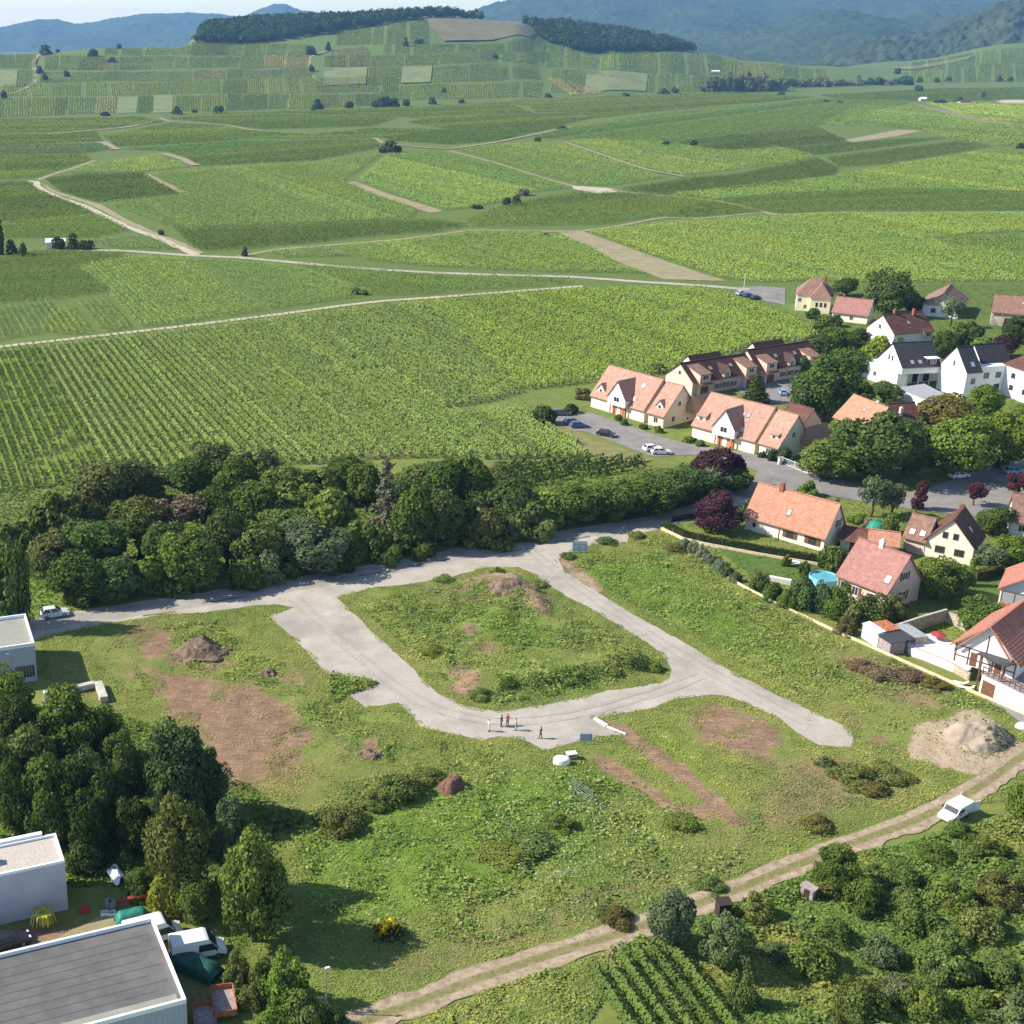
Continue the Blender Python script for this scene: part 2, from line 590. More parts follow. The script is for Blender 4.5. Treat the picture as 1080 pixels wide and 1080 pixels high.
LUSH = [[(600, 600), (700, 590), (830, 680), (860, 720), (740, 670)], [(400, 650), (560, 640), (600, 690), (470, 660)],
        [(300, 860), (480, 830), (620, 810), (620, 900), (480, 960), (330, 980)], [(20, 560), (60, 540), (60, 640), (30, 650)], [(700, 760), (760, 830), (700, 800)]]
W_PATCH = [(P(*np.array(p).T)[:2].T, a, b, c) for p, a, b, c in PATCH]
NARROW = (8, 9, 10, 16)
W_LUSH = [P(*np.array(p).T)[:2].T for p in LUSH]
W_SAND = P(*np.array(SANDPIT).T)[:2].T
SITE = [(40, 672), (280, 635), (560, 590), (700, 560), (880, 668), (1080, 755), (1110, 790), (1000, 850), (720, 955), (500, 1030), (380, 1080), (250, 1100), (270, 1000), (300, 850), (220, 760), (60, 745)]
W_SITE = P(*np.array(SITE).T)[:2].T
BANK = P(*np.array([(470, 722), (500, 730), (540, 731), (600, 724), (650, 712), (690, 698), (660, 682), (620, 700), (560, 712), (500, 712)]).T)[:2].T
SOILBANK = P(*np.array([(484, 616), (520, 606), (550, 610), (582, 634), (572, 648), (520, 628)]).T)[:2].T
SIDEBANK = P(*np.array([(372, 640), (384, 632), (440, 660), (500, 700), (470, 706), (420, 684)]).T)[:2].T


def road_clear(x, y):
    """metres to the nearest hard road edge: 0 on the road"""
    d = -sdist(W_OUT, x, y)
    isl = sdist(W_ISL, x, y)
    d = np.where(isl > 0, isl, d)
    d = np.minimum(d, edist(W_TRK, x, y, False) - 2.0)
    return np.clip(d, 0, 99)


def relief(x, y):
    """small real bumps of the waste ground"""
    s = sstep(0, 6, sdist(W_SITE, x, y)) * sstep(1.6, 5, road_clear(x, y))
    z = (fnoise(x * .16, y * .16, 5, 4) - .5) * 0.9 + (vnoise(x * .9, y * .9, 9) - .5) * 0.16
    z = z + 1.6 * sstep(-2.5, 3, sdist(BANK, x, y)) * (0.6 + 0.8 * fnoise(x * .4, y * .4, 12))
    z = z + 1.5 * sstep(-2.5, 3, sdist(SOILBANK, x, y)) * (0.6 + 0.8 * fnoise(x * .5, y * .5, 13))
    z = z + 0.8 * sstep(-2.5, 3, sdist(SIDEBANK, x, y))
    return z * s


def masks(x, y):
    soil = np.zeros(x.shape)
    sand = np.zeros(x.shape)
    dry = np.zeros(x.shape)
    for k, (poly, a, b, c) in enumerate(W_PATCH):
        e = 1.3 if k in NARROW else 4.5
        w = sstep(-e, e * .9, sdist(poly, x, y))
        soil = np.maximum(soil, w * a)
        sand = np.maximum(sand, w * b)
        dry = np.maximum(dry, w * c)
    w = sstep(-2, 2, sdist(W_SAND, x, y))
    soil = np.maximum(soil, w)
    sand = np.maximum(sand, w)
    lush = np.zeros(x.shape)
    for poly in W_LUSH:
        lush = np.maximum(lush, sstep(-4, 4, sdist(poly, x, y)))
    return soil, sand, dry, lush


# ------------------------------------------------------------------ the ground sheet
def build_ground():
    az = np.radians(np.arange(-36, 56.01, 0.27))
    rr = np.exp(np.arange(math.log(30), math.log(11400), 0.0058))
    A, Rr = np.meshgrid(az, rr)
    X = Rr * np.sin(A)
    Y = Rr * np.cos(A)
    Z = zt(X, Y)
    near = (Rr < 330)
    xs, ys = X[near], Y[near]
    Z[near] += relief(xs, ys)
    far = Y > 1350
    Z[far] += (fnoise(X[far] * .01, Y[far] * .01, 21, 3) - .5) * 5 * sstep(1400, 1900, Y[far]) * sstep(5, 30, Z[far])
    mk = np.zeros((*X.shape, 3))
    lush = np.zeros(X.shape)
    a, b, c, d = masks(xs, ys)
    mk[near, 0], mk[near, 1], mk[near, 2] = a, b, c
    lush[near] = d
    V = np.stack([X, Y, Z], -1).reshape(-1, 3)
    n, m = X.shape
    i = np.arange(n - 1)[:, None] * m + np.arange(m - 1)[None, :]
    Fc = np.stack([i, i + 1, i + m + 1, i + m], -1).reshape(-1, 4)[:, ::-1]
    me = mesh_np('ground', V, Fc, M['ground'], mk.reshape(-1, 3), True, {'Lush': np.repeat(lush.reshape(-1, 1), 3, 1)})
    structure(link('ground', me), 'rough grassy ground with bare soil patches and vineyard slopes')


def ramp(N, L, src, stops):
    r = N.new('ShaderNodeValToRGB')
    e = r.color_ramp.elements
    while len(e) < len(stops):
        e.new(0.5)
    for k, (p, c) in enumerate(stops):
        e[k].position = p
        e[k].color = (*c, 1)
    L.new(src, r.inputs['Fac'])
    return r.outputs['Color']


def noise_node(N, L, vec, scale, detail=5, rough=.6):
    n = N.new('ShaderNodeTexNoise')
    n.inputs['Scale'].default_value = scale
    n.inputs['Detail'].default_value = detail
    n.inputs['Roughness'].default_value = rough
    L.new(vec, n.inputs['Vector'])
    return n.outputs['Fac']


def math_node(N, L, op, a, b, clamp=False):
    m = N.new('ShaderNodeMath')
    m.operation = op
    m.use_clamp = clamp
    for k, v in enumerate((a, b)):
        if isinstance(v, (int, float)):
            m.inputs[k].default_value = v
        else:
            L.new(v, m.inputs[k])
    return m.outputs[0]


def mixc(N, L, fac, a, b):
    m = N.new('ShaderNodeMix')
    m.data_type = 'RGBA'
    L.new(fac, m.inputs['Factor']) if not isinstance(fac, (int, float)) else setattr(m.inputs['Factor'], 'default_value', fac)
    for k, v in (('A', a), ('B', b)):
        if isinstance(v, tuple):
            m.inputs[k].default_value = (*v, 1)
        else:
            L.new(v, m.inputs[k])
    return m.outputs['Result']


def edge_fac(N, L, mask, noise, amp=.8, w=.12):
    s = math_node(N, L, 'ADD', mask, math_node(N, L, 'MULTIPLY', math_node(N, L, 'SUBTRACT', noise, .5), amp))
    mr = N.new('ShaderNodeMapRange')
    mr.interpolation_type = 'SMOOTHSTEP'
    mr.inputs['From Min'].default_value = .5 - w
    mr.inputs['From Max'].default_value = .5 + w
    L.new(s, mr.inputs['Value'])
    return mr.outputs['Result']


def ground_material():
    m = bpy.data.materials.new('ground_cover')
    nt, N, L = nodes_of(m)
    b = N['Principled BSDF']
    b.inputs['Roughness'].default_value = 0.95
    b.inputs['Specular IOR Level'].default_value = 0.1
    g = N.new('ShaderNodeNewGeometry').outputs['Position']
    at = N.new('ShaderNodeAttribute')
    at.attribute_name = 'Col'
    sp = N.new('ShaderNodeSeparateColor')
    L.new(at.outputs['Color'], sp.inputs[0])
    lu = N.new('ShaderNodeAttribute')
    lu.attribute_name = 'Lush'
    n_big = noise_node(N, L, g, 0.06, 4)
    n_mid = noise_node(N, L, g, 0.45, 6, .7)
    n_fine = noise_node(N, L, g, 2.6, 5, .7)
    n_tiny = noise_node(N, L, g, 7.5, 4, .75)
    n_mix = math_node(N, L, 'ADD', math_node(N, L, 'MULTIPLY', n_mid, .45), math_node(N, L, 'ADD', math_node(N, L, 'MULTIPLY', n_fine, .3), math_node(N, L, 'MULTIPLY', n_tiny, .25)))
    grass = ramp(N, L, n_mix, [(.3, (.085, .11, .022)), (.45, (.15, .19, .04)), (.58, (.215, .24, .06)), (.72, (.3, .275, .105))])
    lushc = ramp(N, L, n_mix, [(.3, (.07, .13, .02)), (.5, (.135, .22, .032)), (.7, (.19, .265, .05))])
    tuft = ramp(N, L, n_mix, [(.3, (.075, .1, .028)), (.5, (.14, .16, .045)), (.7, (.22, .205, .08))])
    c = mixc(N, L, ramp(N, L, n_big, [(.4, (0, 0, 0)), (.6, (.7, .7, .7))]), grass, tuft)
    c = mixc(N, L, edge_fac(N, L, math_node(N, L, 'MULTIPLY', lu.outputs['Fac'], .75), n_mid, .7, .25), c, lushc)
    dryc = ramp(N, L, n_mix, [(.3, (.11, .09, .035)), (.5, (.21, .17, .075)), (.7, (.3, .235, .12))])
    c = mixc(N, L, edge_fac(N, L, sp.outputs['Blue'], n_mid, 1.0, .2), c, dryc)
    soilc = ramp(N, L, n_mix, [(.28, (.085, .05, .032)), (.42, (.185, .112, .07)), (.55, (.3, .196, .126)), (.7, (.43, .31, .215))])
    sandc = ramp(N, L, n_mix, [(.3, (.25, .18, .115)), (.5, (.38, .295, .205)), (.7, (.49, .4, .295))])
    mp = N.new('ShaderNodeMapping')      # digger and tyre streaks in the bare earth
    mp.inputs['Rotation'].default_value = (0, 0, .9)
    mp.inputs['Scale'].default_value = (.35, 2.2, 1)
    L.new(g, mp.inputs['Vector'])
    n_str = noise_node(N, L, mp.outputs['Vector'], .9, 6, .7)
    soilc = mixc(N, L, ramp(N, L, n_str, [(.42, (0, 0, 0)), (.64, (.6, .6, .6))]), soilc, (.14, .088, .056))
    soilc = mixc(N, L, edge_fac(N, L, sp.outputs['Green'], n_mid, .5, .2), soilc, sandc)
    n_edge = math_node(N, L, 'ADD', math_node(N, L, 'MULTIPLY', noise_node(N, L, g, .22, 5, .65), .5), math_node(N, L, 'MULTIPLY', n_mix, .5))
    c = mixc(N, L, edge_fac(N, L, sp.outputs['Red'], n_edge, 2.6, .14), c, soilc)
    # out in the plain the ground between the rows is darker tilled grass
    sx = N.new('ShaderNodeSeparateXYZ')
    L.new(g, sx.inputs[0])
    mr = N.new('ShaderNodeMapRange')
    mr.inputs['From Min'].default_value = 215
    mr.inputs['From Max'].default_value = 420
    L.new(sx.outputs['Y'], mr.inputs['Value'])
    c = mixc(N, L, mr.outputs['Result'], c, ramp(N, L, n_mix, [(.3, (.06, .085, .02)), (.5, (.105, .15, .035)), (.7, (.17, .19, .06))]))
    L.new(c, b.inputs['Base Color'])
    bp = N.new('ShaderNodeBump')
    bp.inputs['Strength'].default_value = 0.7
    bp.inputs['Distance'].default_value = 0.25
    L.new(n_mix, bp.inputs['Height'])
    L.new(bp.outputs['Normal'], b.inputs['Normal'])
    return m


def gravel_material(name, lo, mid, hi, stain=(.24, .22, .19)):
    m = bpy.data.materials.new(name)
    nt, N, L = nodes_of(m)
    b = N['Principled BSDF']
    b.inputs['Roughness'].default_value = 0.95
    b.inputs['Specular IOR Level'].default_value = 0.15
    g = N.new('ShaderNodeNewGeometry').outputs['Position']
    n1 = noise_node(N, L, g, 0.25, 6, .65)
    n2 = noise_node(N, L, g, 3.5, 5, .75)
    n3 = noise_node(N, L, g, 0.09, 5, .6)
    c = ramp(N, L, math_node(N, L, 'ADD', math_node(N, L, 'MULTIPLY', n1, .55), math_node(N, L, 'MULTIPLY', n2, .45)), [(.33, lo), (.5, mid), (.66, hi)])
    c = mixc(N, L, ramp(N, L, n3, [(.54, (0, 0, 0)), (.66, (.6, .6, .6))]), c, stain)
    n4 = noise_node(N, L, g, 1.3, 8, .8)
    c = mixc(N, L, ramp(N, L, n4, [(.57, (0, 0, 0)), (.68, (.75, .75, .75))]), c, stain)
    n5 = noise_node(N, L, g, 9.0, 3, .8)
    c = mixc(N, L, ramp(N, L, n5, [(.56, (0, 0, 0)), (.7, (.7, .7, .7))]), c, tuple(.5 * v for v in stain))
    L.new(c, b.inputs['Base Color'])
    bp = N.new('ShaderNodeBump')
    bp.inputs['Strength'].default_value = 0.4
    bp.inputs['Distance'].default_value = 0.06
    L.new(n2, bp.inputs['Height'])
    L.new(bp.outputs['Normal'], b.inputs['Normal'])
    return m


def track_material():
    """two pale wheel ruts with a grassy strip between; the mesh stores the position across"""
    m = bpy.data.materials.new('track_earth')
    nt, N, L = nodes_of(m)
    b = N['Principled BSDF']
    b.inputs['Roughness'].default_value = 0.95
    b.inputs['Specular IOR Level'].default_value = 0.1
    g = N.new('ShaderNodeNewGeometry').outputs['Position']
    at = N.new('ShaderNodeAttribute')
    at.attribute_name = 'Col'
    n1 = noise_node(N, L, g, 1.1, 6, .7)
    n2 = noise_node(N, L, g, 5, 4, .7)
    sand = ramp(N, L, n1, [(.3, (.19, .14, .085)), (.5, (.32, .25, .17)), (.7, (.45, .37, .265))])
    grass = ramp(N, L, n2, [(.3, (.1, .11, .03)), (.5, (.17, .165, .06)), (.7, (.25, .215, .11))])
    sp = N.new('ShaderNodeSeparateColor')
    L.new(at.outputs['Color'], sp.inputs[0])
    c = mixc(N, L, edge_fac(N, L, sp.outputs['Red'], n1, 1.3, .12), sand, grass)
    L.new(c, b.inputs['Base Color'])
    bp = N.new('ShaderNodeBump')
    bp.inputs['Strength'].default_value = 0.5
    bp.inputs['Distance'].default_value = 0.1
    L.new(n1, bp.inputs['Height'])
    L.new(bp.outputs['Normal'], b.inputs['Normal'])
    return m


M['ground'] = ground_material()
M['gravel'] = gravel_material('gravel', (.29, .255, .21), (.385, .345, .29), (.475, .43, .37))
M['gravel_lane'] = gravel_material('gravel_lane', (.235, .212, .185), (.31, .285, .25), (.385, .355, .315), (.17, .155, .14))
M['gravel_worn'] = gravel_material('gravel_worn', (.265, .235, .195), (.35, .315, .268), (.44, .4, .35))
M['asphalt'] = gravel_material('old_asphalt', (.17, .155, .14), (.225, .21, .195), (.28, .265, .25), (.13, .125, .12))
M['asphalt_dark'] = mat('asphalt_dark', (.07, .065, .055), .95, .3, 1.5, c2=(.16, .15, .13))
M['pale_path'] = gravel_material('pale_path', (.34, .29, .21), (.43, .375, .29), (.52, .46, .37), (.25, .23, .12))
M['bare'] = gravel_material('bare_earth', (.2, .18, .09), (.28, .235, .14), (.36, .3, .195), (.14, .17, .06))
M['fallow'] = mat('fallow', (.1, .105, .042), .95, .3, .03, c2=(.185, .15, .082))
M['lawn'] = mat('lawn', (.055, .1, .015), .95, .3, 1.2, c2=(.1, .16, .028), bump=.4, s2=5)
M['drygrass'] = mat('drygrass', (.13, .14, .04), .95, .3, .5, c2=(.24, .21, .085), bump=.4, s2=4)
M['terrace'] = mat('terrace_stone', (.72, .69, .66), .85, .05, 1.2)
M['track'] = track_material()


PAVED = []
_layer = [0]


def lift():
    """each sheet lies a little above the one before it"""
    _layer[0] += 1
    return _layer[0] * .0025


def sheet(name, outer, holes, material, z=.03, label=None, step=1.2, jit=.35, pix=True, kind='structure', seed=0):
    """flat polygon sheet on the ground, edges ragged"""
    if pix:
        outer = G(outer)[:, :2]
        if name in ('street', 'courtyard', 'driveway', 'yard', 'parking_area'):
            PAVED.append(outer)
        holes = [G(h)[:, :2] for h in holes]
    pts, faces = [], []
    rings = [densify(outer, step, True, jit, seed)] + [densify(h, step, True, jit, seed) for h in holes]
    edges = []
    for rg in rings:
        n0 = len(pts)
        pts += [Vector((float(p[0]), float(p[1]))) for p in rg]
        edges += [(n0 + i, n0 + (i + 1) % len(rg)) for i in range(len(rg))]
    if pts and np.mean([p.y for p in pts]) > 1300:      # follow the hill inside the outline too
        q = np.array([(p.x, p.y) for p in pts])
        gx, gy = np.meshgrid(np.arange(q[:, 0].min(), q[:, 0].max(), 11), np.arange(q[:, 1].min(), q[:, 1].max(), 11))
        ok = sdist(rings[0], gx.ravel(), gy.ravel()) > 4
        pts += [Vector((float(a), float(b))) for a, b in zip(gx.ravel()[ok], gy.ravel()[ok])]
    vs, es, fs, *_ = delaunay_2d_cdt(pts, edges, [], 0, 1e-5)
    V = np.array([(v.x, v.y) for v in vs])
    cen = np.array([V[list(f)].mean(0) for f in fs])
    ok = inside(rings[0], cen[:, 0], cen[:, 1])
    for h in rings[1:]:
        ok &= ~inside(h, cen[:, 0], cen[:, 1])
    fs = [f if (V[f[1]] - V[f[0]])[0] * (V[f[2]] - V[f[0]])[1] - (V[f[1]] - V[f[0]])[1] * (V[f[2]] - V[f[0]])[0] > 0 else f[::-1] for f, k in zip(fs, ok) if k]
    Z = zt(V[:, 0], V[:, 1]) + z + lift() + .9 * sstep(1600, 2200, V[:, 1])
    me = mesh_np(name, np.column_stack([V, Z]), [tuple(f) for f in fs], material)
    o = link(name, me)
    return structure(o, label) if kind == 'structure' else tag(o, label, None, None, kind)


def strip(name, pts, width, material, z=.04, label=None, pix=True, step=3.0, jit=.15, across=False, kind='structure'):
    """a ribbon along a polyline, following the terrain"""
    z = z + lift()
    Q = G(pts)[:, :2] if pix else np.asarray(pts)[:, :2]
    dist0 = float(np.mean(Q[:, 1]))
    step = max(step, dist0 / 150)
    Q = np.array(densify(Q, step, False))
    for _ in range(3):
        Q[1:-1] = (Q[:-2] + 2 * Q[1:-1] + Q[2:]) / 4
    T = np.gradient(Q, axis=0)
    T /= np.linalg.norm(T, axis=1)[:, None] + 1e-9
    Nn = np.column_stack([-T[:, 1], T[:, 0]])
    offs = [-.5, -.39, -.27, -.14, 0, .14, .27, .39, .5] if across else [-.5, .5]
    V, C = [], []
    for k, o in enumerate(offs):
        w = width * o
        if abs(o) == .5:
            w = w * (1 + jit * 2 * (fnoise(Q[:, 0] * .5, Q[:, 1] * .5, 31 + k) - .5) * 2)
        q = Q + Nn * (w[:, None] if np.ndim(w) else w)
        V.append(np.column_stack([q, zt(q[:, 0], q[:, 1]) + z + (0.0 if dist0 < 900 else .35)]))
        C.append(np.full(len(Q), {0: .62, .14: .55, .27: .05, .39: .15, .5: .6}[abs(o)]))
    n = len(Q)
    V = np.concatenate(V)
    C = np.concatenate(C)
    Fc = [(k * n + i, k * n + i + 1, (k + 1) * n + i + 1, (k + 1) * n + i) for k in range(len(offs) - 1) for i in range(n - 1)]
    me = mesh_np(name, V, Fc, material, np.column_stack([C, C, C]))
    o = link(name, me)
    return structure(o, label) if kind == 'structure' else tag(o, label, None, None, kind)


build_ground()
sheet('gravel_road', W_OUT, [W_ISL], M['gravel'], .03, 'pale gravel road looping round the grassy building plot', .45, .38, pix=False)
# the worn asphalt lane along the tree belt lies on the gravel
strip('lane', [(-60, 668), (30, 661), (100, 650), (240, 629), (330, 614.5), (420, 598), (500, 582), (560, 571.5), (640, 558), (705, 547), (745, 535), (778, 522)], 4.2, M['gravel_lane'], .036, 'worn narrow lane beside the tree belt')
for q in ([(213, 636.5), (235, 633), (255, 630)], [(333, 614.5), (362, 609.5)], [(376, 608), (404, 603)], [(430, 597.5), (472, 590.5)], [(520, 584.5), (562, 578)], [(150, 650), (185, 645)], [(585, 572), (622, 566)]):
    strip('road_patch', q, .38, M['asphalt_dark'], .042, 'dark worn seam along the lane', jit=.5, step=.8)
for line in ([(312, 632), (345, 662), (388, 700), (440, 742), (500, 766), (570, 764), (640, 745), (700, 728), (738, 712)], [(556, 578), (600, 612), (652, 648), (712, 686), (780, 726), (850, 762)]):
    q = np.array(densify(G(line)[:, :2], 3.0, False))
    for _ in range(6):
        q[1:-1] = (q[:-2] + 2 * q[1:-1] + q[2:]) / 4
    tq = np.gradient(q, axis=0)
    tq /= np.linalg.norm(tq, axis=1)[:, None]
    nq = np.column_stack([-tq[:, 1], tq[:, 0]])
    for off in (-1.0, .65):
        strip('tyre_track', q + nq * off, .5, M['gravel_worn'], .034, 'faint tyre track on the gravel road', pix=False, step=.8, jit=.8)
strip('dirt_track', TRACK, 3.2, M['track'], .05, 'pale two-rut dirt track with a grassy middle', across=True, step=.6, jit=.22)
# village street, car park, drive
sheet('street', [(556, 438), (600, 434), (624, 436), (660, 448), (700, 462), (735, 470), (790, 478), (852, 494), (905, 512), (960, 520), (1000, 508), (1060, 485), (1120, 478), (1120, 520), (1070, 545), (1030, 545),
                 (980, 540), (900, 528), (840, 517), (800, 527), (762, 521), (790, 508), (800, 498), (770, 486), (730, 480), (690, 482), (664, 473), (620, 456), (590, 452)], [], M['asphalt'], .034, 'grey asphalt street and car park before the terraced houses', 1.5, .3)
sheet('courtyard', [(800, 425), (850, 428), (850, 412), (826, 398), (770, 408)], [], M['asphalt'], .05, 'shaded asphalt yard behind the terraced houses', 2, .2)
sheet('lawn', [(560, 432), (600, 452), (640, 468), (690, 485), (660, 492), (628, 483)], [], M['drygrass'], .05, 'strip of yellowed lawn below the car park', 1.5, .3)
sheet('lawn', [(742, 566), (790, 572), (850, 586), (862, 598), (846, 612), (812, 614), (790, 606), (770, 590)], [], M['lawn'], .05, 'mown green lawn behind the clipped hedge', 1, .2)
sheet('lawn', [(1010, 616), (1040, 608), (1058, 606), (1052, 640), (1020, 645), (1000, 640)], [], M['lawn'], .05, 'sunny lawn by the cream gabled house', 1, .2)
sheet('yard', [(-20, 1010), (60, 990), (122, 958), (150, 950), (165, 975), (100, 1000), (-20, 1040)], [], M['bare'], .05, 'bare earth yard between the flat roofed sheds', 1, .3)
sheet('driveway', [(1036, 735), (1043, 726), (1110, 762), (1110, 785), (1085, 768)], [], M['asphalt'], .05, 'narrow paved drive below the white plinth wall', 1, .1)
sheet('parking_area', [(774, 303.5), (800, 302), (828, 304), (828, 322), (810, 318.5), (788, 311.5)], [], M['asphalt'], .05, 'small paved parking area by the yellow house', 2, .2)
# vineyard lanes
strip('lane', [(60, 263.5), (130, 264.5), (207, 270), (250, 271.5), (300, 276), (353, 281), (400, 284.5), (460, 288), (520, 290), (600, 292), (650, 295.5), (700, 299), (745, 301.5), (790, 306)], 4.2, M['gravel'], .05, 'pale farm lane crossing the vineyards')
strip('path', [(250, 271), (293, 263), (344, 259), (420, 253), (460, 248), (498, 242.5), (573, 244), (613, 244)], 3.4, M['bare'], .06, 'earth lane branching through the vineyards')
strip('path', [(29, 191), (40, 191), (38, 196), (48, 202), (64, 209), (89, 217), (107, 226), (133, 239), (164, 250), (191, 262), (207, 269)], 4.2, M['pale_path'], .06, 'winding pale track between the vineyards')
strip('path', [(40, 190), (58, 183), (76, 178), (92, 172), (100, 169)], 4, M['bare'], .05, 'earth track bending up past a vineyard')
sheet('verge', [(44, 193), (62, 203), (93, 212), (107, 216), (135, 232), (170, 248), (193, 256), (215, 267), (206, 268), (190, 260), (164, 248), (133, 236), (107, 222), (89, 214), (64, 206), (50, 200)], [], M['bare'], .05, 'bare brown verge beside the winding track', 4, .8)
strip('path', [(-40, 371), (0, 366), (100, 355), (200, 343.5), (300, 331), (370, 321.5), (410, 317), (445, 315), (530, 308.5), (615, 302)], 2.8, M['pale_path'], .06, 'pale track along the top of the near vineyard')
strip('path', [(153, 184), (172, 193), (193, 203)], 6, M['bare'], .05, 'grassy track between two vineyards')
strip('path', [(107, 150), (122, 158)], 9, M['bare'], .05, 'short earth track in the plain')
strip('path', [(171, 162), (190, 167), (207, 175)], 7, M['bare'], .05, 'earth track between bright vineyards')
sheet('verge', [(364, 192), (376, 192), (413, 206), (460, 220), (467, 223), (455, 224.5), (442, 221), (389, 203)], [], M['bare'], .05, 'long bare strip between light vineyards', 4, .8)
sheet('verge', [(583, 243), (612, 243), (640, 253), (700, 275), (766, 296.5), (700, 295), (650, 276), (610, 255)], [], M['bare'], .05, 'wide bare strip running to the village', 4, .8)
sheet('path', [(603, 196), (640, 198.5), (652, 203), (630, 204.5), (605, 199.5)], [], M['pale_path'], .07, 'pale gravel junction in the plain', 4, .8)
strip('path', [(474, 159), (524, 172), (573, 188), (607, 197)], 3.5, M['bare'], .05, 'straight track crossing the plain')
strip('path', [(595, 150), (627, 161), (680, 179), (722, 187)], 4, M['bare'], .05, 'brown track above the gravel junction')
strip('path', [(640, 198), (658, 203), (707, 207), (747, 211), (782, 217), (818, 227), (880, 224.5), (960, 225), (1090, 224)], 3, M['bare'], .05, 'track along the right vineyards')
strip('path', [(613, 244), (645, 240), (700, 229), (733, 231), (807, 224), (818, 227)], 3, M['bare'], .05, 'track under the striped vineyards')
sheet('verge', [(889, 148), (947, 137), (973, 138), (944, 144), (898, 150.5)], [], M['bare'], .05, 'reddish bare plot in the plain', 4, .8)
sheet('verge', [(964, 111), (972, 111), (1090, 134), (1090, 139), (1040, 132)], [], M['drygrass'], .05, 'pale grassy strip in the plain', 6, .8)
strip('path', [(168, 124.5), (180, 129), (235, 132), (262, 137), (280, 139), (330, 142)], 5, M['bare'], .05, 'far earth lane below the hill')
strip('path', [(20, 143), (60, 141), (130, 135), (168, 128)], 7, M['bare'], .05, 'far track on the left plain')
strip('path', [(395, 146), (405, 152), (470, 158), (520, 151), (585, 138), (605, 134)], 5, M['bare'], .05, 'far lane with bare bends')
sheet('path', [(1050, 107.5), (1060, 105.5), (1090, 106), (1090, 110), (1064, 110.5)], [], M['pale_path'], .1, 'pale yard by the far farm buildings', 6, .8)
strip('path', [(9, 100), (20, 97), (36, 88), (38, 80), (35, 66), (42, 57)], 7, M['bare'], .1, 'pale track climbing the left of the hill')
strip('path', [(400, 93), (352, 90), (332, 85), (327, 72), (326, 60), (345, 54)], 5, M['bare'], .1, 'track climbing to the hilltop wood')
sheet('verge', [(445, 20), (470, 17.5), (540, 22), (552, 26), (566, 36), (558, 40), (520, 43), (468, 44)], [], M['fallow'], .4, 'ploughed brown plot on the hilltop', 12, 1)
sheet('verge', [(938, 72), (1030, 58), (1020, 63), (960, 74)], [], M['drygrass'], .5, 'pale meadow strip on the right slope', 12, 1)
# ------------------------------------------------------------------ leaf cards
def cards(pos, nrm, size, asp=0.75, seed=0):
    """small diamond leaf clumps at pos facing roughly nrm -> V, F"""
    n = len(pos)
    r = np.random.default_rng(seed + 11)
    a = r.normal(size=(n, 3))
    t = np.cross(nrm, a)
    t /= np.linalg.norm(t, axis=1)[:, None] + 1e-9
    b = np.cross(nrm, t)
    size = np.broadcast_to(np.asarray(size, float), (n,))[:, None]
    k = r.uniform(.75, 1.25, (n, 4, 1))
    V = np.empty((n, 4, 3))
    V[:, 0] = pos - t * size * k[:, 0]
    V[:, 1] = pos - b * size * asp * k[:, 1]
    V[:, 2] = pos + t * size * k[:, 2]
    V[:, 3] = pos + b * size * asp * k[:, 3]
    return V.reshape(-1, 3), np.arange(n * 4).reshape(n, 4)


def unit(v):
    return v / (np.linalg.norm(v, axis=-1, keepdims=True) + 1e-9)


